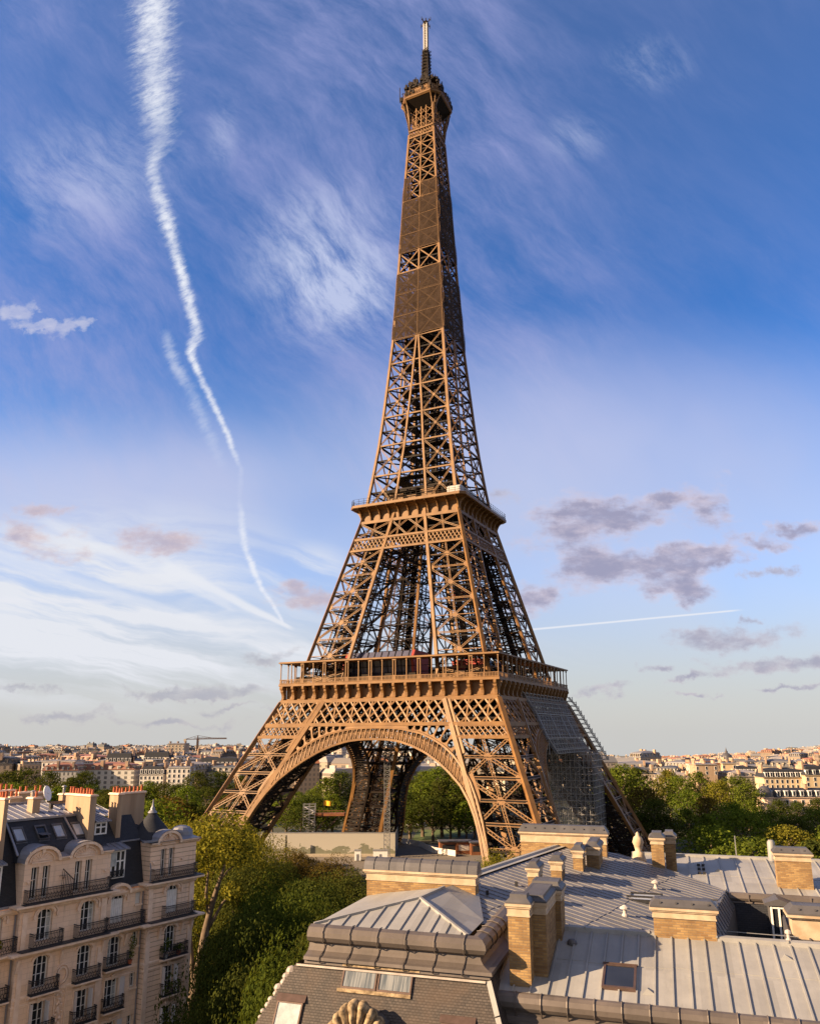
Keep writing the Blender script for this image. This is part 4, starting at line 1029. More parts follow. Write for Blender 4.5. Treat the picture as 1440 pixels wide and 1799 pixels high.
    fl = MB(); fl.bar((-11.9, fz(35.96)-.03, 35.96), (-5.75, fz(35.96)-.03, 35.96), .06, .1, (0, -1, .5)); P('lead_flashing', fl, 'frame_lead')
    sc = MB()                                                          # carved scrolls up the left edge
    for i, e in enumerate(np.linspace(.06, .36, 9)):
        c = V(fl_).lerp(V(bl_), e); r_ = .15*(1-e*1.6)*(1.0 if i % 3 else 1.35) + .02; sc.lathe((c.x-.02-.05*(i % 2), c.y+.16, c.z-r_*.7), [(0, 0), (r_*.8, r_*.2), (r_, r_*.7), (r_*.7, r_*1.2), (0, r_*1.45)], 8)
    a_, b_ = V(fl_).lerp(V(bl_), .05), V(fl_).lerp(V(bl_), .40); sc.tube([a_+V((.0, .16, -.1)), b_+V((.06, .16, 0))], [.10, .04], 8)
    P('carved_scroll', sc, 'frame_lead')
    # hipped zinc top
    ap, re = V((-8.72, 27.6, 37.56)), V((-8.35, 29.4, 37.62)); e0, e1 = V((-11.65, 25.3, 37.02)), V((-6.45, 25.3, 37.02)); zr = V((-6.5, 27.7, 36.98)); r1 = V((-7.9, 32.6, 37.42))
    tp = MB(); tp.poly([e0, e1, ap]); tp.poly([e1, zr, ap]); tp.poly([zr, r1, re, ap]); tp.poly([e0, ap, re, V((-11.65, 30.5, 37.02))])
    for p in np.arange(-11.2, -6.6, .5):                               # battens end on the hips
        if p < ap.x: e = (p-e0.x)/(ap.x-e0.x); top = e0.lerp(ap, e)
        else: e = (e1.x-p)/(e1.x-ap.x); top = e1.lerp(ap, e)
        if (top - V((p, 25.3, 37.02))).length > .15: tp.bar((p, 25.32, 37.04), top + V((0, 0, .02)), .045, .05)
    P('hipped_zinc_top', tp, 'zinc')
    hb = MB()
    for a, b in ((e0, ap), (ap, e1), (ap, re)): hb.bar(a + V((0, 0, .03)), b + V((0, 0, .03)), .09, .08)
    P('hip_roll', hb, 'zinc')
    # windows in the slate
    def slate_window(p0, p1, z0, z1, frame_m, glass, hood=True, f=.05):
        mb = MB(); o = -.07
        q = lambda z: fz(z) + o
        for a, b, c_, d in ((p0, p1, z0, z0+f), (p0, p1, z1-f, z1), (p0, p0+f, z0+f, z1-f), (p1-f, p1, z0+f, z1-f)):
            mb.hexa([(a, fz(c_)+.02, c_), (b, fz(c_)+.02, c_), (b, fz(d)+.02, d), (a, fz(d)+.02, d)], [(a, q(c_), c_), (b, q(c_), c_), (b, q(d), d), (a, q(d), d)])
        if hood: mb.hexa([(p0-.06, fz(z1)+.02, z1), (p1+.06, fz(z1)+.02, z1), (p1+.06, fz(z1+.16)+.02, z1+.16), (p0-.06, fz(z1+.16)+.02, z1+.16)], [(p0-.06, q(z1)-.03, z1), (p1+.06, q(z1)-.03, z1), (p1+.06, fz(z1+.16)-.02, z1+.16), (p0-.06, fz(z1+.16)-.02, z1+.16)])
        o_ = P('skylight', mb, frame_m)
        gl = MB(); gl.poly([(p0+f, fz(z0+f)-.045, z0+f), (p1-f, fz(z0+f)-.045, z0+f), (p1-f, fz(z1-f)-.045, z1-f), (p0+f, fz(z1-f)-.045, z1-f)]); P('pane', gl, glass, o_)
    a = RZ(at_q_px(602, 1735, 24.2)); b_ = RZ(at_q_px(664, 1740, 24.2)); c = RZ(at_q_px(722, 1750, 24.2))
    top = fzsolve(612, 1701, fz)[1]; bot = fzsolve(600, 1735, fz)[1]
    pL = fzsolve(602, 1718, fz)[0]; pM = fzsolve(663, 1727, fz)[0]; pR = fzsolve(724, 1733, fz)[0]
    slate_window(pL, pM-.02, bot, top, 'frame_brown', 'glass_pale', False); slate_window(pM+.02, pR, bot, top, 'frame_brown', 'glass_pale', False)
    ld = MB(); ld.bar((pL-.05, fz(top+.09)-.04, top+.09), (pR+.2, fz(top+.09)-.04, top+.09), .12, .1, (0, -1, .5)); ld.bar((pL-.1, fz(bot-.06)-.03, bot-.06), (pR, fz(bot-.06)-.03, bot-.06), .1, .06, (0, -1, .5)); P('lead_flashing', ld, 'brass_stone')
    w0 = fzsolve(486, 1770, fz); w1 = fzsolve(532, 1770, fz); wt = fzsolve(510, 1758, fz)
    slate_window(w0[0], w1[0], wt[1]-1.25, wt[1], 'frame_brown', 'curtain')
    w0 = fzsolve(776, 1795, fz); w1 = fzsolve(832, 1799, fz); wt = fzsolve(800, 1788, fz)
    slate_window(w0[0], w1[0], wt[1]-1.2, wt[1]-.12, 'frame_brown', 'glass')
    # carved round dormer at the very bottom
    c = fzsolve(640, 1818, fz); cq = fz(c[1]) - .45; R0 = .98; cz = c[1] - .35
    dd = MB()
    for r0, r1, q0, q1 in ((.0, R0, cq, cq+1.6),):
        pr = [(c[0] + R0*math.cos(t_), cz + R0*math.sin(t_)) for t_ in np.linspace(0, math.pi, 17)]
        dd.prism([(x, q0+.25, z) for x, z in pr], (0, 1.5, 0))
        for t_ in np.linspace(0, math.pi, 9): dd.bar((c[0]+(R0+.015)*math.cos(t_), q0+.25, cz+(R0+.015)*math.sin(t_)), (c[0]+(R0+.015)*math.cos(t_), q0+1.7, cz+(R0+.015)*math.sin(t_)), .04, .04)
    dm_ = P('round_dormer', dd, 'zinc_dark')
    cv = MB(); nt, nr = 160, 10; VV = []
    for side in (0, .16):
        for j in range(nr+1):
            for i in range(nt+1):
                t_ = math.pi*(.04+.92*i/nt); f_ = j/nr; lobe = abs(math.cos(t_*11))**.5
                rr_ = (.16 + (R0*.86 + .10*lobe + .2*math.exp(-((t_-1.65)/.5)**2))*f_) ; d_ = (.02+.30*lobe*f_**.7)*(1 if f_ < .99 else .25) + .12*math.sin(3*f_) + .05*math.sin(14*f_)*lobe
                VV.append((c[0]-.08 + rr_*math.cos(t_), cq+.22-(d_ if side == 0 else -.05), cz + .05 + rr_*math.sin(t_)))
    m1 = (nr+1)*(nt+1)
    cv.add(VV, [(j*(nt+1)+i, j*(nt+1)+i+1, (j+1)*(nt+1)+i+1, (j+1)*(nt+1)+i) for j in range(nr) for i in range(nt)] + [(nr*(nt+1)+i, nr*(nt+1)+i+1, m1+nr*(nt+1)+i+1, m1+nr*(nt+1)+i) for i in range(nt)])
    for sx in (-1, 1): cv.tube([(c[0]-.08+sx*(.55+.4*math.cos(s)*(1-s/7)), cq+.02, cz+.12+.36*math.sin(s)*(1-s/7)) for s in np.linspace(0, 5.5, 18)], [.09-.003*k for k in range(18)], 7)
    cv.lathe((c[0]-.08, cq+.02, cz-.1), [(.0, 0), (.16, .05), (.2, .18), (.12, .32), (0, .36)], 10)
    P('carved_cartouche', cv, 'brass_stone', dm_, smooth=True)
    # --- long roof running back
    poly = [(-7.95, 32.9), (-6.55, 27.5), (-5.95, 28.8), (-3.8, 29.05), (.95, 29.2), (.68, 33.5), (1.87, 41.5), (-.48, 43.1), (-3.1, 44.1), (-5.4, 43.2)]
    mb = MB(); mb.poly([(p, q, zM(p, q)) for p, q in poly])
    dr, dn = V((.235, .972)), V((.972, -.235)); R1 = V((-7.95, 32.9))
    def clip(a, b):
        """part of segment a-b inside the outline"""
        n_ = 120; ins = []
        for i in range(n_+1):
            pt = a.lerp(b, i/n_); c_ = False; j = len(poly)-1
            for k in range(len(poly)):
                (x1, y1), (x2, y2) = poly[k], poly[j]
                if (y1 > pt.y) != (y2 > pt.y) and pt.x < (x2-x1)*(pt.y-y1)/(y2-y1)+x1: c_ = not c_
                j = k
            if c_: ins.append(pt)
        return (ins[0], ins[-1]) if len(ins) > 3 else None
    rr = random.Random(5)
    for s in np.arange(-6.0, 12.0, .46):
        e = clip(R1 + dr*s - dn*3, R1 + dr*s + dn*12)
        if e: mb.bar((e[0].x, e[0].y, zM(*e[0])+.012), (e[1].x, e[1].y, zM(*e[1])+.012), .04, .024)
    for d in (2.2, 5.0, 7.4):
        for s in np.arange(-6, 11, .46):
            a = R1 + dr*s + dn*(d+rr.uniform(-.03, .03)+s*.02); e = clip(a, a + dr*.43)
            if e: mb.bar((e[0].x, e[0].y, zM(*e[0])+.005), (e[1].x, e[1].y, zM(*e[1])+.005), .03, .02)
    P('zinc_slope', mb, 'zinc_low_light')
    ls = MB()                                                          # bright flashing strip and outer slope left of the ridge
    A, Bv = R1 - dr*1.2, R1 + dr*10.6
    for o_, z0, z1, w_ in ((0, 0, 0, 0),):
        pts = [(0, 0.03), (-.30, .02), (-.34, .1), (-.55, .09), (-.6, -.02), (-.95, -.06), (-1.0, -.5)]
        ls.add([((A + dn*o).x, (A + dn*o).y, 37.43+z) for o, z in pts] + [((Bv + dn*o).x, (Bv + dn*o).y, 37.43+z) for o, z in pts], [(i+len(pts), i+1+len(pts), i+1, i) for i in range(len(pts)-1)])
        lo = [((X + dn*o).x, (X + dn*o).y, z) for X in (A, Bv) for o, z in ((-1.0, 36.9), (-2.6, 33.0))]; ls.add(lo, [(2, 3, 1, 0)])
    P('ridge_flashing', ls, 'zinc')
    ev = MB()                                                          # turned-down edge over the courtyard
    a, b = V((.72, 33.3)), V((1.9, 41.6))
    for o_, z0, z1 in ((0, 0, -.55),):
        ev.add([(a.x, a.y, zM(*a)+.05), (b.x, b.y, zM(*b)+.05), (b.x+.35, b.y, zM(*b)-.6), (a.x+.35, a.y, zM(*a)-.6)], [(0, 1, 2, 3)])
        for e in np.linspace(0, 1, 16): c_ = a.lerp(b, e); ev.bar((c_.x, c_.y, zM(*c_)+.06), (c_.x+.35, c_.y, zM(*c_)-.59), .04, .04)
        ev.add([(a.x+.35, a.y, zM(*a)-.6), (b.x+.35, b.y, zM(*b)-.6), (b.x+.5, b.y, 32), (a.x+.5, a.y, 32)], [(0, 1, 2, 3)])
    P('courtyard_edge', ev, 'zinc_dark')
    zMq = lambda p: (lambda q: zM(p, q))
    # --- rear wing beyond the courtyard
    mb = slope(zF, -2.6, 15, 41.3, 47.6, .78, .35); p = .35
    while p < 15: mb.bar((p+.03, 44, zF(44)+.004), (p+.74, 44, zF(44)+.004), .02, .012); p += .78
    P('zinc_slope', mb, 'zinc')
    rd = MB(); rd.prism([(-2.6, 47.5, zF(47.5)), (-2.6, 47.5, zF(47.5)+.12), (-2.6, 47.8, zF(47.5)+.12), (-2.6, 47.9, zF(47.5)-.2)], (17.6, 0, 0)); P('ridge_cap', rd, 'zinc')
    g = MB(); g.sweep([(1.95, 41.35), (15, 41.35)], [(0, 35.92), (.12, 35.91), (.22, 35.84), (.25, 35.7), (.2, 35.6), (.12, 35.56), (.14, 35.48), (.08, 35.44)]); P('rolled_gutter', g, 'zinc_warm')
    for p in np.arange(2.8, 12, 1.3): gj = MB(); gj.bar((p, 41.1, 35.88), (p, 41.09, 35.56), .035, .035); P('gutter_joint_ring', gj, 'zinc_warm')
    md = MB(); md.poly([(1.5, 41.25, 35.46), (15, 41.25, 35.46), (15, 39.7, 30), (1.5, 39.7, 30)]); P('courtyard_mansard', md, 'slate')
    dx0, dx1 = at_q_px(1352, 1600, 40.2)[0], at_q_px(1384, 1600, 40.2)[0]; dzt = at_q_px(1365, 1592, 40.2)[2]; dm_x = (dx0+dx1)/2
    d = MB(); d.box(dx0, dx1, 40.25, 41.6, 31.0, dzt); d.prism([(dx0-.2, 40.1, dzt), (dx1+.2, 40.1, dzt), (dx1+.2, 40.1, dzt+.1), (dm_x, 40.1, dzt+.3), (dx0-.2, 40.1, dzt+.1)], (0, 1.4, 0)); dw = P('dormer', d, 'zinc_dark')
    fr = MB()
    for a in (dx0+.06, dm_x, dx1-.06): fr.box(a-.04, a+.04, 40.17, 40.25, 31.2, dzt-.05)
    for z in (32.0, dzt-1.2, dzt-.09): fr.box(dx0+.02, dx1-.02, 40.18, 40.24, z-.03, z+.03)
    P('window_frame', fr, 'white', dw); gl = MB(); gl.box(dx0+.04, dx1-.04, 40.23, 40.26, 31.2, dzt-.07); P('pane', gl, 'glass', dw)
    cs = MB(); cs.add([(-.4, 33.2, 36), (-.4, 33.2, 30), (14, 33.2, 30), (14, 33.2, 34.5)], [(0, 1, 2, 3)]); cs.box(.9, 14, 29.3, 41, 29.6, 30.0); P('courtyard_floor', cs, 'slate')
    # lean-to in the courtyard below the right-hand chimney
    lt = MB(); lt.hexa([(3.25, 30.6, 34.9), (14, 30.6, 34.9), (14, 32.4, 34.9), (3.25, 32.4, 34.9)], [(3.25, 30.6, 36.1), (14, 30.6, 36.1), (14, 32.4, 36.75), (3.25, 32.4, 36.75)])
    for p in np.arange(3.3, 14, .62): lt.bar((p, 30.58, 36.12), (p, 32.4, 36.78), .05, .06)
    P('lean_to_roof', lt, 'zinc_dark')
    # --- chimneys
    def chimney(p0, p1, q0, q1, zb, zk, zt, cap=.22, capstyle='hip', over=.07, label=None, turn=None):
        mb = MB(); mb.box(p0, p1, q0, q1, zb, zk); o = P('chimney', mb, 'brick', label=label)
        st = MB(); st.box(p0-.012, p1+.012, q0-.012, q1+.012, zk, zt-.16)
        ring = [(p0, q0), (p1, q0), (p1, q1), (p0, q1)]
        st.sweep(ring, [(0, zt-.18), (.02, zt-.16), (over*.6, zt-.13), (over*.6, zt-.10), (over, zt-.08), (over, zt-.005), (-.05, zt)], True); st.add([(x, y, zt-.002) for x, y in ring], [(0, 1, 2, 3)])
        st.sweep(ring, [(0, zk-.02), (.035, zk-.015), (.035, zk+.03), (0, zk+.04)], True)
        P('stone_cornice', st, 'cornice', o)
        cp = MB(); oo = over*.8
        if capstyle == 'hip':
            cp.sweep(ring, [(oo, zt), (oo, zt+.04), (oo*.2, zt+cap*.35), (-.06, zt+cap*.6), (-.07, zt+cap), (-.16, zt+cap)], True); cp.add([(x+sx*.1, y+sy*.1, zt+cap-.004) for (x, y), (sx, sy) in zip(ring, ((1, 1), (-1, 1), (-1, -1), (1, -1)))], [(0, 1, 2, 3)])
        elif capstyle == 'barrel':
            n_ = 9; cq = (q0+q1)/2; hw = (q1-q0)/2+oo
            pr = [(p0-oo, cq-hw*math.cos(t_), zt+cap*math.sin(t_)) for t_ in np.linspace(0, math.pi, n_)]; cp.prism(pr, (p1-p0+2*oo, 0, 0))
            for p in np.arange(p0+.3, p1, .62): cp.tube([(p, cq-(hw+.01)*math.cos(t_), zt+(cap+.012)*math.sin(t_)) for t_ in np.linspace(.05, math.pi-.05, 9)], .018, 4)
        else:
            cp.sweep(ring, [(oo, zt), (oo, zt+.05), (-.08, zt+cap), (-.2, zt+cap)], True); cp.add([(x+sx*.15, y+sy*.15, zt+cap-.004) for (x, y), (sx, sy) in zip(ring, ((1, 1), (-1, 1), (-1, -1), (1, -1)))], [(0, 1, 2, 3)])
            for p in np.arange(p0+.25, p1, .5): cp.box(p-.03, p+.03, q0-oo*.6, q0-oo*.6+.04, zt+cap*.55, zt+cap*.55+.05)
        P('zinc_cap', cp, 'zinc_dark', o)
        return o
    K = lambda p, q, z: (p*1.116, q*1.116, CAM_H + (z-CAM_H)*1.116)
    # wide wall behind the pavilion
    x1 = K(-6.66, 27.03, 37.8); zt = K(0, 0, CAM_H + (at_q_px(838, 1535, 27.0)[2]-CAM_H))[2]
    chimney(at_q_px(641, 1525, 30.2)[0]+.08, at_q_px(834, 1535, 30.2)[0], 30.2, 30.75, 33.5, at_q_px(834, 1556, 30.2)[2], at_q_px(838, 1537, 30.2)[2], .42, 'barrel', .12, 'wide brick wall chimney with rounded grey cap')
    chimney(at_q_px(914, 1470, 42.6)[0], at_q_px(1064, 1470, 42.6)[0], 42.6, 43.3, 34, at_q_px(1060, 1484, 42.6)[2], at_q_px(1060, 1466, 42.6)[2], .35, 'flat', .12, 'wide brick wall chimney at far end of roof')
    # tall near stack with end piers
    zt3 = at_q_px(935, 1590, 25.5)[2]; zk3 = at_q_px(935, 1612, 25.5)[2]
    chimney(-5.22, -4.56, 25.52, 26.1, 35.3, zk3, zt3, .26, 'hip', .08, 'tall buff brick chimney stack standing on the near slope')
    zt4 = zt3-.05
    chimney(-4.98, -4.15, 26.13, 28.3, 35.3, zk3-.03, zt4, .2, 'hip', .06); chimney(-5.0, -3.98, 28.33, 29.3, 35.6, zk3-.03, zt4-.02, .26, 'hip', .08)
    for a, b, c_, d, top_, kk in ((927, 945, 29.7, 30.7, 1526, 1541), (968, 987, 32.1, 33.1, 1514, 1530), (1008, 1025, 34.36, 35.35, 1495, 1508), (1032, 1054, 35.4, 37.1, 1489, 1503)):
        q0, q1 = c_*1.116, d*1.116
        p0, p1 = at_q_px(a, 1550, q0)[0], at_q_px(b, 1550, q0)[0]
        chimney(p0, p1, q0, q1, zM(p0, q0)-.5, at_q_px(b, kk, q0)[2], at_q_px(b, top_, q0)[2], .24, 'hip', .09)
    chimney(at_q_px(1147, 1610, 29.0)[0], at_q_px(1256, 1610, 29.0)[0], 29.0, 29.7, 35.8, at_q_px(1256, 1618, 29.)[2], at_q_px(1257, 1600, 29.)[2], .24, 'flat', .11, 'wide low brick chimney at the corner of the courtyard')
    q0 = 43.0; chimney(at_q_px(1144, 1500, q0)[0], at_q_px(1166, 1500, q0)[0], q0, q0+1.1, 35.5, at_q_px(1166, 1484, q0)[2], at_q_px(1166, 1473, q0)[2], .25, 'hip', .1); q0 = 44.4
    chimney(at_q_px(1168, 1500, q0)[0], at_q_px(1187, 1500, q0)[0], q0, q0+1.0, 35.5, at_q_px(1166, 1482, q0)[2], at_q_px(1166, 1470, q0)[2], .25, 'hip', .1)
    q0 = 42.4; chimney(at_q_px(1364, 1530, q0)[0], at_q_px(1426, 1530, q0)[0], q0, q0+.7, 35.5, at_q_px(1366, 1512, q0)[2], at_q_px(1362, 1499, q0)[2], .25, 'flat', .12, 'square brick chimney on the rear zinc roof')
    q0 = 31.2; chimney(at_q_px(1390, 1610, q0)[0], 6.5, q0, q0+.75, 35.0, 35.6, at_q_px(1382, 1606, q0)[2], .28, 'flat', .16, 'stone chimney above the courtyard lean-to')
    # --- vents, roof windows, pipes
    def mush(p, q, s=1.0):
        z = zM(p, q)
        mb = MB(); mb.lathe((p, q, z-.05), [(.17*s, 0), (.15*s, .12*s), (.09*s, .2*s), (.08*s, .36*s), (.24*s, .4*s), (.22*s, .47*s), (.05*s, .56*s), (0, .57*s)], 12); P('mushroom_vent', mb, 'vent_white', smooth=False)
    a = K(-1.05, 34.48, 0); mush(a[0], a[1], .75); a = K(-1.97, 29.51, 0); mush(a[0], a[1], .8)
    a = K(-2.05, 32.3, 0); skylight(B, (a[0], a[1]-.55), 1.25, .5, lambda q: zM(a[0]+.6, q), 'paleglass', 'skylight', 'dark_iron', .12, .05); skylight(B, (a[0]+.15, a[1]+.05), 1.25, .5, lambda q: zM(a[0]+.6, q), 'paleglass', 'skylight', 'dark_iron', .12, .05)
    a = K(-.15, 33.6, 0); skylight(B, (a[0], a[1]), 1.5, .8, lambda q: zM(a[0]+.7, q), 'glass', 'skylight', 'zinc_dark', .05, .05)
    for p, q, s in ((-7.1, 31.0, .12), (-6.4, 33.2, .13), (-4.7, 38.5, .14), (-1.2, 30.6, .1), (-5.2, 41.5, .1)):
        mb = MB(); mb.box(p-s*.4, p+s*.4, q-s*.4, q+s*.4, zM(p, q)-.02, zM(p, q)+s*1.3); P('vent_pipe', mb, 'dark_iron')
    cv = MB()
    for i in range(3):
        for j in range(2): cv.box(.75+j*.22, .9+j*.22, 44.1+i*.75, 44.3+i*.75, zF(44.1+i*.75), zF(44.3+i*.75)+.1)
    P('louvre_vent', cv, 'dark_iron'); wedge(1.75, 44.9, zF, .3)
    f = MB(); q = 46; p = at_q_px(1121, 1490, q)[0]; z0 = at_q_px(1121, 1499, q)[2]; f.lathe((p, q, z0-.4), [(.4, 0), (.3, .3), (.3, .45), (.16, .5), (.22, .75), (.3, .95), (.22, 1.2), (.1, 1.3), (.1, 1.4), (0, 1.5)], 12); P('urn_finial', f, 'cornice', smooth=True)
    f = MB(); q = 47; a = at_q_px(1356, 1505, q); f.lathe((a[0], q, a[2]-.2), [(.2, 0), (.19, .9), (.13, 1.0), (.1, 1.02), (0, 1.0)], 10); P('vent_pipe', f, 'zinc', smooth=True)
    f = MB(); a = V((1.0, 29.6, 36.75)); f.tube([a, V((3.4, 29.6, 36.72))], .014, 5); P('safety_cable', f, 'steel')
    f = MB(); f.lathe((3.05, 29.2, 36.6), [(.09, 0), (.08, .12), (.05, .16), (.05, .28), (.1, .3), (.09, .38), (0, .42)], 8); P('vent_pipe', f, 'vent_white')
    f = MB(); q=47.9; a = at_q_px(1293, 1503, q); f.bar(a, V(a)+V((0,0,1.0)), .05, .05); P('aerial_pole', f, 'steel')
    return B
def at_q_px(px, py, q):
    r = FB.inverted() @ ray(px, py); return Vector((r.x*q/r.y, q, CAM_H + r.z*q/r.y))
def RZ(v): return v
def fzsolve(px, py, fz):
    """point of the slate front seen at a pixel: (p, z)"""
    r = FB.inverted() @ ray(px, py); lo, hi = 15., 40.
    for _ in range(60):
        q = (lo+hi)/2; z = CAM_H + r.z*q/r.y
        if q < fz(z): lo = q
        else: hi = q
    return r.x*q/r.y, z
M['glass_pale'] = None
def _stripe_glass():
    m, t, b, _ = material('curtained_glass')
    tc = t.new('ShaderNodeTexCoord'); mp = t.new('ShaderNodeMapping'); t.l.new(tc.outputs['Object'], mp.inputs[0]); mp.inputs['Scale'].default_value = (7, .3, .3)
    n = t.noise(mp.outputs[0], 1.6, 3, .6); t.set(b.inputs['Base Color'], t.mix(t.ss(n, .35, .65), (.06, .075, .09), (.21, .22, .225))); b.inputs['Roughness'].default_value = .12
    return m
M['glass_pale'] = _stripe_glass()
M['frame_lead'] = plain('lead_flashing', (.36, .32, .29), (.25, .22, .2), 3, .6)
front_building()

# ================================================================ the stone apartment block on the left
FL = frame(-20.4, 70.0, 0, R(56))
FLi = FL.inverted()
def fl_at_y(px, py, y):
    o = FLi @ EYE; r = FLi.to_3x3() @ ray(px, py); t_ = (y-o.y)/r.y; return o + r*t_
def fl_at_u(px, py, u):
    o = FLi @ EYE; r = FLi.to_3x3() @ ray(px, py); t_ = (u-o.x)/r.x; return o + r*t_
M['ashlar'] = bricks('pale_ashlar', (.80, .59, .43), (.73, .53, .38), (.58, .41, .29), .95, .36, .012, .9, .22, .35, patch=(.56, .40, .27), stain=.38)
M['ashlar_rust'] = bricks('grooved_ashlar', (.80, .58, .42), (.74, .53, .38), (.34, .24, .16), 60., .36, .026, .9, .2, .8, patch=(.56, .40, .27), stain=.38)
M['moulding'] = plain('stone_moulding', (.82, .63, .48), (.66, .48, .35), 1.6, .85, 0, .1)
M['render'] = plain('lime_render', (.38, .28, .19), (.27, .19, .125), 1.1, .9, 0, .08, streak=True)
M['shutter'] = bricks('slatted_shutter', (.70, .66, .64), (.66, .62, .60), (.40, .37, .36), 3., .055, .012, .6, .05, .3)
M['zinc_blue'] = zinc('old_zinc', (.27, .27, .30), (.20, .20, .225), .45, .35)
M['balcony_floor'] = plain('dark_lead_apron', (.05, .05, .055), (.035, .035, .04), 2, .6)
def wall_panel(mb, u0, u1, z0, z1, y, openings, depth=.3):
    """facade plane with openings (u0, u1, z0, z1, arch rise) and their reveals"""
    us = sorted({u0, u1, *[o[0] for o in openings], *[o[1] for o in openings]}); zs = sorted({z0, z1, *[o[2] for o in openings], *[o[3] for o in openings]})
    us = [u for u in us if u0 <= u <= u1]; zs = [z for z in zs if z0 <= z <= z1]
    for a, b in zip(us[:-1], us[1:]):
        for c, d in zip(zs[:-1], zs[1:]):
            m_, n_ = (a+b)/2, (c+d)/2
            if any(o[0] < m_ < o[1] and o[2] < n_ < o[3] for o in openings): continue
            mb.poly([(a, y, c), (b, y, c), (b, y, d), (a, y, d)])
    for a, b, c, d, ar in openings:
        Y = y+depth
        mb.poly([(a, y, c), (a, y, d-ar), (a, Y, d-ar), (a, Y, c)]); mb.poly([(b, y, d-ar), (b, y, c), (b, Y, c), (b, Y, d-ar)]); mb.poly([(a, y, c), (a, Y, c), (b, Y, c), (b, y, c)])
        n = 8 if ar > .05 else 1; pts = [(a+(b-a)*i/n, d-ar+ar*(math.sqrt(max(0, 1-(2*i/n-1)**2)) if ar > .05 else 0)) for i in range(n+1)]
        for (p, q), (r, s) in zip(pts[:-1], pts[1:]):
            mb.poly([(p, y, q), (r, y, s), (r, Y, s), (p, Y, q)])
            if ar > .05: mb.poly([(p, y, q), (p, y, d), (r, y, d), (r, y, s)])
def left_building():
    B = thing('apartment_building', 'ornate pale stone apartment block with black iron balconies, arched dormers and slate roof', 'building', FL @ Vector((-8, 4, 0)), R(56))
    def P(name, mb, mat, par=None, **kw): return part(name, mb, M[mat] if isinstance(mat, str) else mat, par or B, frame=FL, **kw)
    V = Vector
    yA, yB, yM, yT = .45, 0.0, .38, -.12
    secs = dict(A=(-30, -15.1, yA), B=(-15.1, -8.25, yB), M=(-8.25, -4.72, yM), T=(-4.72, -.12, yT))
    rows = {2: (19.9, 22.0), 3: (22.95, 24.95), 4: (25.85, 27.95), 5: (28.9, 31.0)}
    wins = {'B': [-13.2, -9.85], 'M': [-7.1], 'T': [-2.3], 'A': [-16.6, -19.6, -22.6]}
    hw = .56
    ops = {k: [] for k in secs}; wl = []
    for s, cs in wins.items():
        for c in cs:
            for f, (a, b) in rows.items():
                ar = .28 if f >= 4 else 0.0
                ops[s].append((c-hw, c+hw, a, b, ar)); wl.append((s, f, c, hw, a, b, ar))
    for f, (a, b) in {2: (20.6, 22.0), 3: (23.95, 25.1), 4: (26.95, 28.1), 5: (30.0, 30.95)}.items():
        ops['M'].append((-5.5, -5.0, a, b, 0)); wl.append(('M', f, -5.25, .25, a, b, 0))
    six = [('B', -14.3), ('B', -13.45), ('B', -10.95), ('B', -10.1), ('T', -3.42), ('T', -2.62)]
    for s, c in six: ops[s].append((c-.27, c+.27, 31.75, 33.95, 0)); wl.append((s, 6, c, .27, 31.75, 33.95, 0))
    w = MB()
    wall_panel(w, -30, -15.1, 0, 31.3, yA, ops['A']); wall_panel(w, -15.1, -8.25, 0, 34.45, yB, ops['B']); wall_panel(w, -8.25, -4.72, 0, 31.2, yM, ops['M'])
    w.poly([(-15.1, yA, 0), (-15.1, yB, 0), (-15.1, yB, 34.45), (-15.1, 1.8, 34.45), (-15.1, 1.8, 31), (-15.1, yA, 31)]); w.poly([(-8.25, yB, 0), (-8.25, yM, 0), (-8.25, yM, 31), (-8.25, 1.6, 31), (-8.25, 1.6, 34.45), (-8.25, yB, 34.45)])
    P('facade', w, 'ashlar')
    w = MB(); wall_panel(w, -4.72, -.12, 0, 34.5, yT, ops['T'])
    w.poly([(-4.72, yM+3, 0), (-4.72, yT, 0), (-4.72, yT, 34.5), (-4.72, yM+3, 34.5)]); w.poly([(-.12, yT, 0), (-.12, 9, 0), (-.12, 9, 31.5), (-.12, 3.4, 31.5), (-.12, 3.4, 34.5), (-.12, yT, 34.5)]); w.poly([(-30, 12, 0), (-30, 12, 31), (-.12, 12, 31), (-.12, 12, 0)]); w.poly([(-.12, 9, 0), (-.12, 12, 0), (-.12, 12, 31), (-.12, 9, 31)])
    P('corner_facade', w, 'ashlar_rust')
    # windows
    for i, (s, f, c, h, a, b, ar) in enumerate(wl):
        y = secs[s][2] + .26
        n = 8 if ar else 1
        top = lambda u: b-ar + (ar*math.sqrt(max(0, 1-((u-c)/h)**2)) if ar else ar)
        fr = MB(); fw = .05
        fr.bar((c-h+.03, y, a), (c-h+.03, y, b-ar), .07, .07, (0, 1, 0)); fr.bar((c+h-.03, y, a), (c+h-.03, y, b-ar), .07, .07, (0, 1, 0)); fr.bar((c-h, y, a+.04), (c+h, y, a+.04), .08, .07, (0, 1, 0))
        for k in range(n):
            u0, u1 = c-h+2*h*k/n, c-h+2*h*(k+1)/n; fr.bar((u0, y, top(u0)-.03), (u1, y, top(u1)-.03), .07, .07, (0, 1, 0))
        if h > .4:
            for u in ((c-.19, c+.19) if f in (3, 4, 5) else (c,)): fr.bar((u, y-.01, a), (u, y-.01, top(u)), .06, .06, (0, 1, 0))
            for e in (.42, .72): fr.bar((c-h, y, a+(b-a)*e), (c+h, y, a+(b-a)*e), .035, .04, (0, 1, 0))
        else:
            fr.bar((c, y-.01, a), (c, y-.01, b), .05, .05, (0, 1, 0)); fr.bar((c-h, y, a+(b-a)*.6), (c+h, y, a+(b-a)*.6), .035, .04, (0, 1, 0))
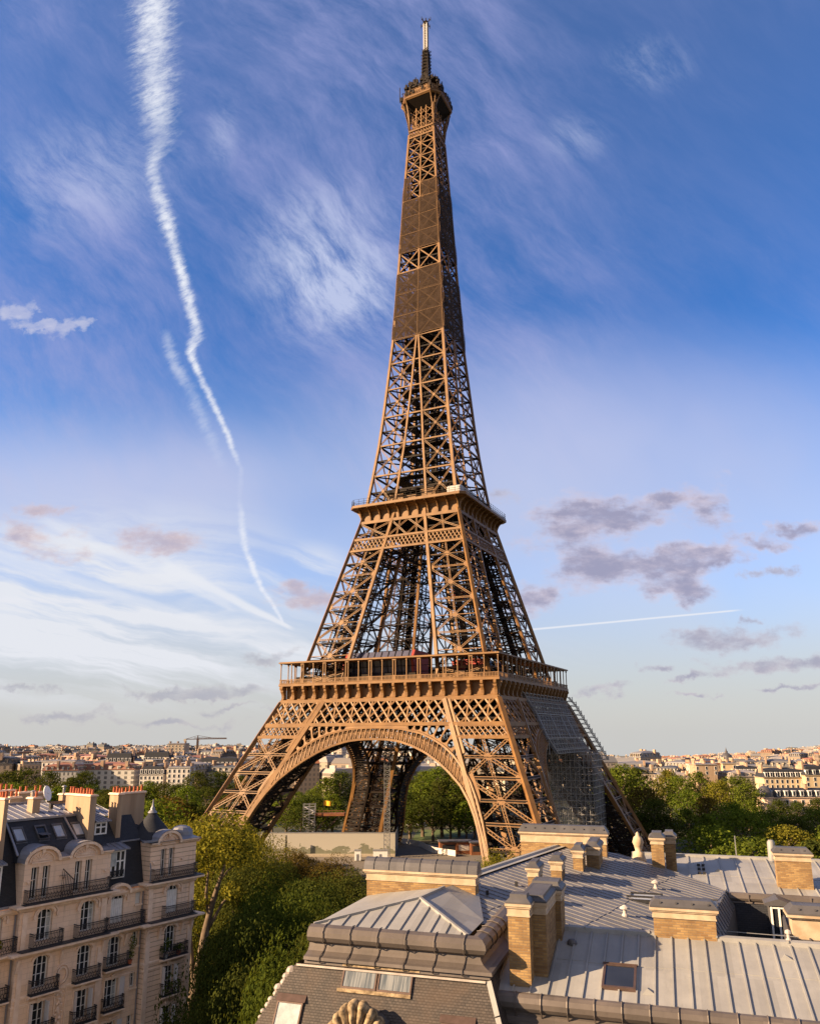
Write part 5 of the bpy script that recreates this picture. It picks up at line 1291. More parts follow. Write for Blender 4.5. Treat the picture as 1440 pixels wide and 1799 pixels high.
        o = P('window', fr, 'white')
        g = MB(); pts = [(c-h, a), (c+h, a)] + [(c+h-2*h*k/n, top(c+h-2*h*k/n)) for k in range(n+1)]; g.poly([(u, y+.04, z) for u, z in pts]); P('pane', g, 'glass', o)
        if rnd.random() < .5 and h > .4:
            cu = MB(); x0 = c+.2 if rnd.random() < .6 else c-h+.05; cu.poly([(x0, y+.03, a+.05), (x0+.3, y+.03, a+.05), (x0+.3, y+.03, b-.3), (x0, y+.03, b-.3)]); P('curtain', cu, 'curtain', o)
        if (s, f) in (('T', 5), ('M', 5)):
            sh = MB(); sh.box(c-h+.02, c+h-.02, y-.12, y-.05, a, b-ar-.08)
            for u in np.linspace(c-h+.05, c+h-.05, 7): sh.bar((u, y-.135, a), (u, y-.135, b-ar-.08), .03, .03, (0, 1, 0))
            P('closed_shutter', sh, 'white', o)
        elif h > .4 and f in (2, 3):
            sh = MB()
            for sg in ((-1, 1) if s in 'BT' else (1,)):
                p0 = V((c+sg*h, secs[s][2]-.02, 0)); p1 = p0 + V((sg*.06 if s != 'M' else .5, -.42 if s != 'M' else -.06, 0))
                sh.hexa([p0+V((0, 0, a)), p0+V((.04, 0, a)), p1+V((.04, 0, a)), p1+V((0, 0, a))], [p0+V((0, 0, b)), p0+V((.04, 0, b)), p1+V((.04, 0, b)), p1+V((0, 0, b))])
            P('open_shutter', sh, 'shutter', o)
    # mouldings round the windows, keystones, string courses
    md = MB()
    for s, f, c, h, a, b, ar in wl:
        y = secs[s][2]
        if h < .4: md.box(c-h-.08, c+h+.1, y-.14, y+.01, a-.14, a); continue
        for k in range(8):
            if ar == 0: break
            f_ = lambda k: (c-(h+.12)*math.cos(math.pi*k/8), y-.05, b-ar+(ar+.14)*math.sin(math.pi*k/8)); md.bar(f_(k), f_(k+1), .16, .12, (0, 1, 0))
            g_ = lambda k: (c-(h+.30)*math.cos(math.pi*k/8), y-.07, b-ar+(ar+.30)*math.sin(math.pi*k/8))
            if f == 5: md.bar(g_(k), g_(k+1), .10, .16, (0, 1, 0))
        md.hexa([(c-.1, y-.13, b-.02), (c+.1, y-.13, b-.02), (c+.1, y+.02, b-.02), (c-.1, y+.02, b-.02)], [(c-.14, y-.2, b+.36), (c+.14, y-.2, b+.36), (c+.14, y+.02, b+.36), (c-.14, y+.02, b+.36)])
        if f == 5:
            for sg in (-1, 1): md.box(c+sg*(h+.3)-.09, c+sg*(h+.3)+.09, y-.16, y+.01, b-ar-.28, b-ar)
        if ar == 0 and f in (2, 3): md.box(c-h-.14, c+h+.14, y-.1, y+.01, b+.02, b+.2); md.box(c-h-.14, c-h-.02, y-.05, y+.01, a, b+.02); md.box(c+h+.02, c+h+.14, y-.05, y+.01, a, b+.02)
    path = [(-30, yA), (-15.1, yA), (-15.1, yB), (-8.25, yB), (-8.25, yM), (-4.72, yM), (-4.72, yT), (-.12, yT), (-.12, 4)]
    for z, pr in ((28.5, [(0, -.55), (.18, -.42), (.3, -.3), (.34, -.18), (.72, -.14), (.74, 0), (0, .02)]), (25.6, [(0, -.2), (.05, -.2), (.05, -.05), (.02, 0), (0, .02)]), (25.05, [(0, -.08), (.04, -.06), (.04, 0), (0, .02)])):
        md.sweep(path, [(o, z+zz) for o, zz in pr])
    for pth in ([(-15.1, 1.5), (-15.1, yB), (-8.25, yB), (-8.25, 1.5)], [(-4.72, 1.5), (-4.72, yT), (-.12, yT), (-.12, 3.5)]):
        md.sweep(pth, [(o, 31.5+zz) for o, zz in [(0, -.5), (.12, -.4), (.2, -.22), (.55, -.16), (.6, -.12), (.6, 0), (0, .02)]])
    md.sweep([(-30, yA), (-15.1, yA)], [(0, 30.9), (.15, 30.95), (.25, 31.1), (.25, 31.3), (0, 31.32)]); md.sweep([(-8.25, yM), (-4.72, yM)], [(0, 30.85), (.12, 30.9), (.2, 31.05), (.2, 31.2), (0, 31.22)])
    for u in np.arange(-15.0, -8.3, .42): pass
    for u in (-15.0, -11.75, -8.4, -8.0, -6.2, -4.6, -3.4, -1.2, -.25):                 # consoles under the long balcony
        y = yB if u < -8.25 else (yM if u < -4.72 else yT)
        md.prism([(u-.1, y, 28.0), (u-.1, y-.16, 28.02), (u-.1, y-.3, 28.2), (u-.1, y-.55, 28.34), (u-.1, y, 28.34)], (.2, 0, 0)); md.prism([(u-.09, y, 27.1), (u-.09, y-.1, 27.15), (u-.09, y-.2, 27.6), (u-.09, y-.3, 28.0), (u-.09, y, 28.0)], (.18, 0, 0))
    for u0, u1, y in ((-14.9, -14.55, yB), (-8.8, -8.35, yB), (-4.65, -4.25, yT), (-.6, -.15, yT)):   # pilasters
        md.box(u0, u1, y-.07, y+.01, 20, 27.6); md.box(u0, u1, y-.07, y+.01, 28.6, 31.0)
    P('stone_trim', md, 'moulding')
    for u, y in ((-4.86, yM), (-15.2, yA)):
        dp = MB(); dp.tube([(u, y-.1, 18), (u, y-.1, 30.9)], .055, 7); P('drainpipe', dp, 'zinc_blue')
    # medallion with garland
    ml = MB(); c = (-11.55, yB-.05, 26.35)
    for k in range(20):
        f_ = lambda k, r, q: (c[0]+r*math.cos(2*math.pi*k/20), c[1], c[2]+q*math.sin(2*math.pi*k/20)); ml.bar(f_(k, .36, .5), f_(k+1, .36, .5), .12, .14, (0, 1, 0)); ml.bar(f_(k, .52, .68), f_(k+1, .52, .68), .06, .1, (0, 1, 0))
    r2 = random.Random(9)
    for i in range(46):
        z = 25.5 - i*.085; u = c[0] + r2.uniform(-.26, .26); r_ = r2.uniform(.07, .15); ml.lathe((u, yB-.06, z-r_), [(0, 0), (r_*.8, r_*.4), (r_, r_), (r_*.7, r_*1.6), (0, r_*2)], 6)
    ml.box(c[0]-.45, c[0]-.38, yB-.08, yB, 21, 25.6); ml.box(c[0]+.38, c[0]+.45, yB-.08, yB, 21, 25.6)
    P('carved_medallion', ml, 'moulding')
    # balconies
    def balcony(u0, u1, y, z, dep=.65, rail=1.0, slab=True, ret=True, dense=.11):
        if slab:
            sb = MB(); sb.sweep([(u0, y), (u1, y)], [(0, z-.3), (dep*.4, z-.26), (dep*.7, z-.12), (dep+.04, z-.1), (dep+.04, z), (0, z)])
            sb.poly([(u0, y, z-.3), (u0, y-dep*.4, z-.26), (u0, y-dep*.7, z-.12), (u0, y-dep-.04, z-.1), (u0, y-dep-.04, z), (u0, y, z)]); sb.poly([(u1, y, z), (u1, y-dep-.04, z), (u1, y-dep-.04, z-.1), (u1, y-dep*.7, z-.12), (u1, y-dep*.4, z-.26), (u1, y, z-.3)])
            s_ = P('balcony_slab', sb, 'moulding')
            ap = MB(); ap.box(u0-.0, u1+.0, y-dep-.0, y-.02, z+.004, z+.05); P('lead_apron', ap, 'balcony_floor', s_)
        rl = MB(); Y = y-dep+.06
        segs = [((u0+.05, Y), (u1-.05, Y))]
        if ret: segs += [((u0+.05, y), (u0+.05, Y)), ((u1-.05, Y), (u1-.05, y))]
        for (a, b), (c_, d) in segs:
            L = math.hypot(c_-a, d-b)
            for zz, t_ in ((rail, .05), (.12, .035), (rail-.14, .03)): rl.bar((a, b, z+zz), (c_, d, z+zz), t_, t_)
            n = max(1, int(L/dense))
            for i in range(n+1):
                e = i/n; x, q = a+(c_-a)*e, b+(d-b)*e; rl.bar((x, q, z+.05), (x, q, z+rail), .022, .022)
                if i < n and i % 2 == 0 and L > .7:
                    e2 = min(1, (i+2)/n); x2, q2 = a+(c_-a)*e2, b+(d-b)*e2; rl.bar((x, q, z+.2), (x2, q2, z+.62), .024, .024); rl.bar((x2, q2, z+.2), (x, q, z+.62), .024, .024)
        P('balcony_railing', rl, 'dark_iron')
    z = 28.52; lp = MB(); lp.sweep([(-15.1, yB), (-8.25, yB)], [(0, z+.02), (.72, z+.02), (.72, z+.06), (0, z+.06)]); P('lead_apron', lp, 'balcony_floor')
    lp = MB(); lp.sweep([(-8.25, yM-.1), (-4.72, yM-.1), ], [(0, z+.02), (.66, z+.02), (.66, z+.06), (0, z+.06)]); lp.sweep([(-4.72, yT), (-.12, yT)], [(0, z+.02), (.7, z+.02), (.7, z+.06), (0, z+.06)]); P('lead_apron', lp, 'balcony_floor')
    lp = MB(); lp.sweep([(-15.1, yB), (-8.25, yB)], [(0, 31.52), (.58, 31.52), (.58, 31.57), (0, 31.57)]); lp.sweep([(-4.72, yT), (-.12, yT), (-.12, 3.4)], [(0, 31.52), (.58, 31.52), (.58, 31.57), (0, 31.57)]); P('lead_apron', lp, 'balcony_floor')
    balcony(-14.3, -12.0, yB, 28.55, .66, 1.0, False); balcony(-10.95, -8.4, yB, 28.55, .66, 1.0, False); balcony(-8.3, -4.95, yM-.1, 28.55, .66, 1.0, False); balcony(-3.3, -.3, yT, 28.55, .66, 1.0, False); balcony(-18.0, -15.2, yA-.1, 28.55, .66, 1.0, False); balcony(-22, -18.2, yA-.1, 28.55, .66, 1.0, False)
    balcony(-15.0, -8.35, yB, 31.55, .52, .95, False); balcony(-4.6, -.2, yT, 31.55, .52, .95, False)
    for c in (-13.0, -9.7): balcony(c-1.05, c+1.05, yB, 25.55, .55, .95)
    balcony(-8.1, -5.85, yM, 25.75, .6, .95); balcony(-3.25, -.75, yT, 25.6, .55, .95); balcony(-17.9, -15.35, yA, 25.55, .6, .95)
    for c in (-13.0, -9.7): balcony(c-1.0, c+1.0, yB, 22.75, .5, .95)
    balcony(-7.9, -6.1, yM, 22.8, .45, .95); balcony(-3.05, -1.3, yT, 22.8, .45, .95)
    balcony(-3.0, -1.2, yT, 19.8, .45, .95)
    # arched pediments of the attic storey
    at = MB(); zl = MB()
    def ped(c, y, r, zs, ztop, dep):
        at = MB()
        n = 12; a = [(c-r*math.cos(math.pi*k/n), zs+(ztop-zs)*math.sin(math.pi*k/n)) for k in range(n+1)]
        at.prism([(u, y-.02, z) for u, z in a], (0, .3, 0))
        for k in range(n):
            at.bar((a[k][0], y-.12, a[k][1]-.05), (a[k+1][0], y-.12, a[k+1][1]-.05), .2, .34, (0, 1, 0))
            b0 = (c+(a[k][0]-c)*.72, zs+(a[k][1]-zs)*.66); b1 = (c+(a[k+1][0]-c)*.72, zs+(a[k+1][1]-zs)*.66); at.bar((b0[0], y-.05, b0[1]), (b1[0], y-.05, b1[1]), .09, .12, (0, 1, 0))
        for k in range(1, 10): t_ = math.pi*k/10; at.bar((c, y-.04, zs+.05), (c-r*.6*math.cos(t_), y-.05, zs+(ztop-zs)*.52*math.sin(t_)), .05, .08, (0, 1, 0))
        at.box(c-r*.6, c+r*.6, y-.1, y, zs-.12, zs-.02); at.hexa([(c-.1, y-.2, ztop-.42), (c+.1, y-.2, ztop-.42), (c+.1, y, ztop-.42), (c-.1, y, ztop-.42)], [(c-.14, y-.26, ztop+.02), (c+.14, y-.26, ztop+.02), (c+.14, y, ztop+.02), (c-.14, y, ztop+.02)])
        o = [(c-(r+.1)*math.cos(math.pi*k/n), zs+(ztop+.1-zs)*math.sin(math.pi*k/n)) for k in range(n+1)]
        P('arched_pediment', at, 'moulding')
        zl.add([(u, y-.28, z) for u, z in o] + [(u, y+dep, z) for u, z in o], [(k, k+1, n+1+k+1, n+1+k) for k in range(n)])
    ped(-13.9, yB, 1.3, 34.3, 35.3, 1.7); ped(-10.5, yB, 1.3, 34.3, 35.25, 1.7); ped(-3.05, yT, 1.15, 34.4, 35.32, 1.2)
    def cor(u0, u1, y, z): at.sweep([(u0, y), (u1, y)], [(0, z-.2), (.1, z-.16), (.16, z-.04), (.3, z), (.3, z+.1), (0, z+.12)])
    for u0, u1 in ((-15.2, -15.1), (-12.65, -11.75), (-9.25, -8.2)): cor(u0, u1, yB, 34.35)
    for u0, u1 in ((-4.85, -4.15), (-1.95, -.02)): cor(u0, u1, yT, 34.42)
    at.sweep([(-.12, yT-.3), (-.12, 3.4)], [(0, 34.2), (.1, 34.26), (.16, 34.4), (.3, 34.42), (.3, 34.52), (0, 34.54)])
    for u in (-11.9,): at.box(u-.5, u+.5, yB-.05, yB, 33.0, 33.06)
    for y_, us in ((yB, (-15.1, -12.4, -12.4, -9.0)), (yT, (-4.7, -1.9))):
        for u in us: at.box(u, u+.65, y_-.05, y_, 33.05, 33.12); at.lathe((u+.32, y_-.03, 32.85), [(0, 0), (.1, .05), (.12, .15), (0, .22)], 6)
    P('attic_pediment', at, 'moulding'); 
    n_ = [(-15.2, -15.1), (-12.65, -11.75), (-9.25, -8.2)]
    for u0, u1, y in [(-15.25, -15.05, yB), (-12.7, -11.7, yB), (-9.3, -8.15, yB), (-4.9, -4.1, yT), (-2.0, 0.15, yT)]: zl.poly([(u0, y-.32, 34.47), (u1, y-.32, 34.47), (u1, y+1.5, 34.75), (u0, y+1.5, 34.75)])
    P('pediment_zinc', zl, 'zinc_blue')
    # --- roofs
    yr, zr0 = .75, 34.75
    tl = fl_at_y(84, 1432, 0)
    yt = 3.0; ztop = fl_at_y(90, 1435, yt).z
    sl = MB(); sl.poly([(-15.3, yr, zr0), (-8.2, yr, zr0), (-8.2, yt, ztop), (-15.3, yt, ztop)])
    sl.poly([(-8.2, 1.35, zr0), (-4.6, 1.35, zr0), (-4.6, yt, ztop-.4), (-8.2, yt, ztop-.4)])                      # behind the white dormer
    sl.poly([(-8.25, yM+.12, 31.3), (-4.72, yM+.12, 31.3), (-4.72, 1.35, 34.7), (-8.25, 1.35, 34.7)])                      # steep part
    sl.poly([(-30, yA+.15, 31.4), (-15.1, yA+.15, 31.4), (-15.1, 1.5, 34.8), (-30, 1.5, 34.8)]); sl.poly([(-30, 1.5, 34.8), (-15.3, 1.5, 34.8), (-15.3, yt, ztop), (-30, yt, ztop)])
    sl.poly([(-4.72, 1.2, 31.5), (-4.72, 5, 31.5), (-4.72, 5, 36.0), (-4.72, yt, ztop-.5), (-4.72, 1.3, 34.7)])
    sl.poly([(-4.6, 1.35, zr0), (-1.0, 3.4, zr0), (-4.0, 5.0, ztop-1.0), (-4.6, yt, ztop-.4)])
    sl.poly([(-15.3, yr, zr0-.5), (-15.3, yr, zr0), (-15.3, yt, ztop), (-15.3, yt+1, ztop), (-15.3, yt+1, zr0-.5)])
    P('slate_roof', sl, 'slate')
    up = MB(); y2 = 7.2; z2 = fl_at_y(80, 1409, y2).z
    up.poly([(-30, yt-.1, ztop+.02), (-9.9, yt-.1, ztop+.02), (-9.9, y2, z2), (-30, y2, z2)])
    for u in np.arange(-29.8, -9.9, .62): up.bar((u, yt-.1, ztop+.04), (u, y2, z2+.02), .045, .05)
    up.poly([(-9.9, yt+.1, ztop-.35), (-5.5, yt+.1, ztop-.35), (-6.4, y2, z2-.25), (-9.9, y2, z2-.25)])
    for u in np.arange(-9.7, -5.8, .55): up.bar((u, yt+.1, ztop-.33), (u, y2, z2-.22), .045, .05)
    up.poly([(-30, y2, z2), (-8, y2, z2), (-8, 11.5, 34.5), (-30, 11.5, 34.5)]); up.bar((-30, y2, z2+.04), (-9.9, y2, z2+.04), .2, .14)
    up.box(-30, -8.3, yt-.2, yt-.08, ztop-.1, ztop+.06)
    P('zinc_roof', up, 'zinc_blue')
    hp = MB()
    for a, b in (((-15.3, yr-.03, zr0), (-15.3, yt-.03, ztop)), ((-10.55, yr-.03, zr0+.2), (-10.75, yt-.03, ztop))): hp.bar(a, b, .14, .1, (0, -1, .5))
    hp.bar((-8.3, yM+.05, 31.42), (-4.7, yM+.05, 31.42), .12, .16); hp.bar((-6.6, 1.3, 34.75), (-4.75, 1.3, 34.75), .12, .12); hp.bar((-30, yA+.05, 31.45), (-15.1, yA+.05, 31.45), .12, .16)
    hp.tube([(-4.75, yT-.1, 33.0), (-4.8, yT-.3, 32.6), (-4.8, yT-.3, 31.6)], .05, 6)
    P('zinc_flashing', hp, 'zinc_blue')
    # roof windows in the upper slate
    def on_slate(px, py):
        lo, hi = 0., 6.
        for _ in range(40):
            y = (lo+hi)/2; p = fl_at_y(px, py, y); zz = zr0+(y-yr)/(yt-yr)*(ztop-zr0)
            if p.z > zz: lo = y
            else: hi = y
        return p
    sz = lambda y: zr0+(y-yr)/(yt-yr)*(ztop-zr0)
    for (px, py, opn) in ((33, 1468, 0), (73, 1464, 1), (103, 1461, 0), (136, 1458, 0)):
        c = on_slate(px, py); h_ = .38
        fr = MB(); y0, y1 = c.y-.42, c.y+.42; nv = V((0, -(ztop-zr0), yt-yr)).normalized()
        A = [V((c.x-h_, y0, sz(y0))), V((c.x+h_, y0, sz(y0))), V((c.x+h_, y1, sz(y1))), V((c.x-h_, y1, sz(y1)))]
        for i in range(4): fr.bar(A[i]+nv*.05, A[(i+1) % 4]+nv*.05, .1, .14, tuple(nv))
        fr.bar(A[3]+nv*.08-V((.06, 0, 0)), A[2]+nv*.08+V((.06, 0, 0)), .16, .1, tuple(nv)); fr.bar(A[0]+nv*.03+V((-.05, -.06, -.1)), A[1]+nv*.03+V((.05, -.06, -.1)), .12, .06, tuple(nv))
        o = P('roof_window', fr, 'zinc_dark'); gl = MB(); k = nv*.06
        if opn:
            gl.poly([A[0]+nv*.5, A[1]+nv*.5, A[2].lerp(A[1], .55)+nv*.12, A[3].lerp(A[0], .55)+nv*.12]); dk = MB(); dk.poly([v+nv*.03 for v in A]); P('opening', dk, 'glass', o); P('pane', gl, 'zinc_dark', o)
        else: gl.poly([v+k for v in A]); P('pane', gl, 'paleglass', o)
    # white dormers
    def dormer(u0, u1, y0, z0, z1, dep, nmul, roofdrop=.35):
        d = MB(); d.box(u0, u1, y0+.06, y0+dep, z0, z1); o = P('dormer', d, 'slate')
        f = MB()
        for u in np.linspace(u0, u1, nmul+1): f.box(u-.06, u+.06, y0-.02, y0+.08, z0, z1)
        for z_ in (z0, z1, z0+(z1-z0)*.62): f.box(u0-.06, u1+.06, y0-.015, y0+.07, z_-.05, z_+.05)
        P('window_frame', f, 'white', o)
        g = MB(); g.box(u0+.02, u1-.02, y0+.03, y0+.055, z0, z1); P('pane', g, 'glass', o)
        r_ = MB(); r_.hexa([(u0-.2, y0-.4, z1+.1), (u1+.2, y0-.4, z1+.1), (u1+.2, y0+dep, z1+.1+roofdrop), (u0-.2, y0+dep, z1+.1+roofdrop)], [(u0-.2, y0-.4, z1+.18), (u1+.2, y0-.4, z1+.18), (u1+.2, y0+dep, z1+.2+roofdrop), (u0-.2, y0+dep, z1+.2+roofdrop)])
        for u in np.linspace(u0-.15, u1+.15, 5): r_.bar((u, y0-.41, z1+.2), (u, y0+dep, z1+.22+roofdrop), .045, .05)
        P('dormer_roof', r_, 'zinc_blue', o)
        return o
    a = fl_at_y(189, 1500, .35); b = fl_at_y(220, 1496, .35); zt_ = fl_at_y(200, 1497, .35).z; zb_ = fl_at_y(200, 1543, .35).z
    o = dormer(a.x, b.x, .35, zb_, zt_, 1.6, 4, .5)
    bl = MB(); bl.box(a.x+.06, a.x+(b.x-a.x)*.5, .3, .33, zb_+(zt_-zb_)*.45, zt_-.05); P('roller_blind', bl, 'curtain', o)
    balcony(a.x, b.x, .33, zb_-.05, .12, .55, False, False)
    a = fl_at_y(168, 1450, 1.45); b = fl_at_y(187, 1448, 1.45); dormer(a.x, b.x, 1.45, fl_at_y(170, 1466, 1.45).z, fl_at_y(170, 1447, 1.45).z, 1.8, 2, .35)
    a = fl_at_y(-14, 1525, .5); b = fl_at_y(3, 1525, .5); dormer(a.x, b.x, .5, 32.3, 34.2, 1.4, 2, .4)
    # small arched dormer head over the middle window
    ah = MB(); c = -7.1
    for k in range(10):
        f_ = lambda k: (c-.95*math.cos(math.pi*k/10), yM-.14, 31.0+.72*math.sin(math.pi*k/10)); ah.bar(f_(k), f_(k+1), .2, .4, (0, 1, 0))
    ah.prism([(c-.95*math.cos(math.pi*k/10), yM-.02, 30.95+.7*math.sin(math.pi*k/10)) for k in range(11)], (0, .5, 0)); P('arched_hood', ah, 'moulding')
    # turret roof
    cu, cy = -2.7, 2.0; tp = fl_at_y(268, 1427, cy); ax = fl_at_y(268, 1409, cy)
    cn = MB(); H_ = tp.z-34.6; cn.lathe((tp.x, cy, 34.6), [(1.95, 0), (1.6, H_*.2), (1.15, H_*.46), (.62, H_*.76), (.22, H_), (0, H_)], 24)
    P('turret_cone', cn, 'slate', smooth=True)
    fi = MB(); fi.lathe((tp.x, cy, tp.z-.06), [(.4, 0), (.28, .18), (.16, .25), (.2, .36), (.1, .5), (.03, 1.1), (0, ax.z-tp.z+.06)], 10); P('turret_finial', fi, 'zinc_blue', smooth=True)
    tz = MB(); tz.poly([(-4.85, yT-.3, 34.55), (.05, yT-.3, 34.55), (.05, 3.6, 34.62), (-4.85, 3.6, 34.62)]); tz.lathe((-.3, 1.7, 34.55), [(1.0, 0), (.95, .4), (.7, .7), (.3, .85), (0, .88)], 12); tz.bar((-5.6, yT-.1, 34.7), (-4.2, yT-.1, 34.7), .3, .14)
    P('turret_gutter', tz, 'zinc_blue')
    # chimneys with terracotta pots
    pot = MB(); pot.lathe((0, 0, 0), [(.11, 0), (.10, .3), (.085, .5), (.11, .52), (.11, .58), (.07, .58), (.06, .3)], 8); potme = [None]
    capm = MB(); capm.lathe((0, 0, 0), [(.12, 0), (.12, .45), (.1, .5), (.1, .6), (.24, .62), (.2, .7), (0, .8)], 8); capme = [None]
    inv = ROOT[B.name].inverted() @ FL
    def stack(u0, u1, y0, y1, z0, z1, pots=True, mat='render', cap=.14):
        mb = MB(); mb.box(u0, u1, y0, y1, z0, z1); o = P('chimney', mb, mat)
        cp = MB(); cp.box(u0-.1, u1+.1, y0-.1, y1+.1, z1, z1+cap*.6); cp.box(u0-.05, u1+.05, y0-.05, y1+.05, z1+cap*.6, z1+cap); P('coping', cp, 'moulding', o)
        if pots:
            L = max(u1-u0, y1-y0); n = max(1, int(L/.36))
            for i in range(n):
                e = (i+.5)/n; u, y = ((u0+(u1-u0)*e, (y0+y1)/2) if u1-u0 > y1-y0 else ((u0+u1)/2, y0+(y1-y0)*e))
                hood = rnd.random() < .1
                q = part('chimney_pot', (capme[0] or capm) if hood else (potme[0] or pot), M['steel'] if hood else M['terracotta'], o)
                if hood: capme[0] = q.data
                else: potme[0] = q.data
                q.location = inv @ V((u+rnd.uniform(-.03, .03), y, z1+cap)); s_ = rnd.uniform(.62, .9); q.scale = (.95, .95, s_)
        return o
    # A: slab across the roof, between the attic and the white dormer
    uA = fl_at_y(153, 1475, 1.1).x; uA2 = fl_at_y(164, 1475, 1.1).x; zA = fl_at_y(158, 1400, 1.1).z
    yb = fl_at_u(116, 1400, uA).x if False else fl_at_u(116, 1400, uA).y
    stack(uA, uA2, 1.1, min(yb, 5.2), 34.0, zA)
    uB = fl_at_y(205, 1440, 1.6).x; uB2 = fl_at_y(213, 1440, 1.6).x; zB = fl_at_y(208, 1397, 1.6).z; yb = fl_at_u(193, 1398, uB).y
    stack(uB, uB2, 1.6, min(yb, 4.2), 34.3, zB)
    yy = 4.6; stack(fl_at_y(214, 1400, yy).x, fl_at_y(255, 1395, yy).x, yy, yy+.55, 33.5, fl_at_y(235, 1394, yy).z)
    stack(fl_at_y(4, 1450, 1.0).x, fl_at_y(11, 1450, 1.0).x, 1.0, 4.0, 34, fl_at_y(8, 1406, 1.0).z)
    yy = 4.2; a = fl_at_y(58, 1410, yy); b = fl_at_y(71, 1410, yy); stack(a.x, b.x, yy, yy+.8, 36.5, fl_at_y(65, 1404, yy).z)
    yy = 8.2; stack(fl_at_y(18, 1400, yy).x, fl_at_y(37, 1400, yy).x, yy, yy+.6, 34.5, fl_at_y(25, 1403, yy).z); stack(fl_at_y(33, 1400, yy+.8).x, fl_at_y(53, 1400, yy+.8).x, yy+.8, yy+1.4, 34.5, fl_at_y(45, 1394, yy+.8).z)
    yy = 10; stack(fl_at_y(60, 1400, yy).x, fl_at_y(78, 1400, yy).x, yy, yy+.6, 34.5, fl_at_y(70, 1394, yy).z); stack(fl_at_y(-10, 1400, yy).x, fl_at_y(26, 1400, yy).x, yy, yy+.6, 34.5, fl_at_y(10, 1391, yy).z); stack(fl_at_y(110, 1400, yy).x, fl_at_y(120, 1400, yy).x, yy, yy+.6, 34.5, fl_at_y(115, 1397, yy).z)
    ds = MB(); yy = 6.9; c = fl_at_y(84, 1394, yy); nvec = V((.55, -.8, .25)).normalized(); e1 = nvec.cross(V((0, 0, 1))).normalized(); e2 = e1.cross(nvec)
    ring = [c + (e1*math.cos(2*math.pi*k/20) + e2*math.sin(2*math.pi*k/20))*.62 for k in range(20)]; ds.prism([tuple(p) for p in ring], tuple(-nvec*.06)); ds.bar(c, c+nvec*.5, .05, .05); ds.bar(c-nvec*.05, V((c.x, c.y+.1, z2)), .07, .07)
    P('satellite_dish', ds, 'white')
    bv = MB(); p = fl_at_y(90, 1418, 5.0); bv.box(p.x-.12, p.x+.12, 4.9, 5.15, p.z-.1, p.z+.25); P('roof_vent', bv, 'dark_iron')
    # iron fan railing between the attic windows
    fr = MB()
    for i in range(8): u = -12.35+.13*i; fr.bar((u, yB-.3, 31.6), (u, yB-.3, 33.6-.12*i), .025, .025)
    for i in range(7): fr.bar((-12.35+.13*i, yB-.3, 33.6-.12*i), (-12.35+.13*(i+1), yB-.3, 33.6-.12*(i+1)), .07, .05)
    P('fan_railing', fr, 'dark_iron')
    return B
left_building()
def leaf_material(name, a, b, tr=.35):
    m, t, bs, out = material(name)
    oi = t.new('ShaderNodeObjectInfo'); tc = t.new('ShaderNodeTexCoord'); g = t.new('ShaderNodeNewGeometry')
    n = t.noise(g.outputs['Position'], .55, 3, .6); 
    col = t.mix(t.ss(t.m('ADD', n, t.m('MULTIPLY', t.m('SUBTRACT', g.outputs['Random Per Island'], .5), .5)), .3, .7), a, b)
    col = t.mix(t.m('MULTIPLY', oi.outputs['Random'], .35), col, (.085, .075, .02))
    df = t.new('ShaderNodeBsdfDiffuse'); tl = t.new('ShaderNodeBsdfTranslucent'); mx = t.new('ShaderNodeMixShader'); mx.inputs[0].default_value = tr
    t.l.new(col, df.inputs[0]); t.l.new(t.mix(1., col, (1.5, 1.35, .7), 'MULTIPLY'), tl.inputs[0]); t.l.new(df.outputs[0], mx.inputs[1]); t.l.new(tl.outputs[0], mx.inputs[2]); t.l.new(mx.outputs[0], out.inputs[0])
    return m
M['leaf'] = leaf_material('green_leaves', (.048, .080, .011), (.135, .175, .022))
M['leaf_yellow'] = leaf_material('yellowing_leaves', (.080, .086, .012), (.215, .198, .025))
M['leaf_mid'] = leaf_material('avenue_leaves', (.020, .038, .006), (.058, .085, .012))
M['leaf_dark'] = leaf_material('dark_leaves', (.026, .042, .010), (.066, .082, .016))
M['leaf_brown'] = leaf_material('rusty_leaves', (.06, .042, .014), (.11, .075, .02))
M['bark'] = plain('bark', (.16, .12, .085), (.09, .065, .045), 1.5, .95, 0, .4)
def leaves(mb, rng, c, rad, n, size):
    """n leaf quads scattered over a lumpy shell round c"""
    for _ in range(n):
        d = Vector((rng.gauss(0, 1), rng.gauss(0, 1), rng.gauss(0, 1))).normalized(); rr = rng.uniform(.55, 1.03)**.6
        p = Vector((c[0]+d.x*rad[0]*rr, c[1]+d.y*rad[1]*rr, c[2]+d.z*rad[2]*rr))
        nn = (d*.9 + Vector((rng.gauss(0, .5), rng.gauss(0, .5), rng.gauss(.25, .5)))).normalized(); e = nn.orthogonal().normalized(); f = nn.cross(e); an = rng.uniform(0, 6.28)
        e, f = e*math.cos(an)+f*math.sin(an), f*math.cos(an)-e*math.sin(an); s = size*rng.uniform(.6, 1.3)
        mb.add([tuple(p-e*s), tuple(p-f*s*.55), tuple(p+e*s), tuple(p+f*s*.55)], [(0, 1, 2, 3)])
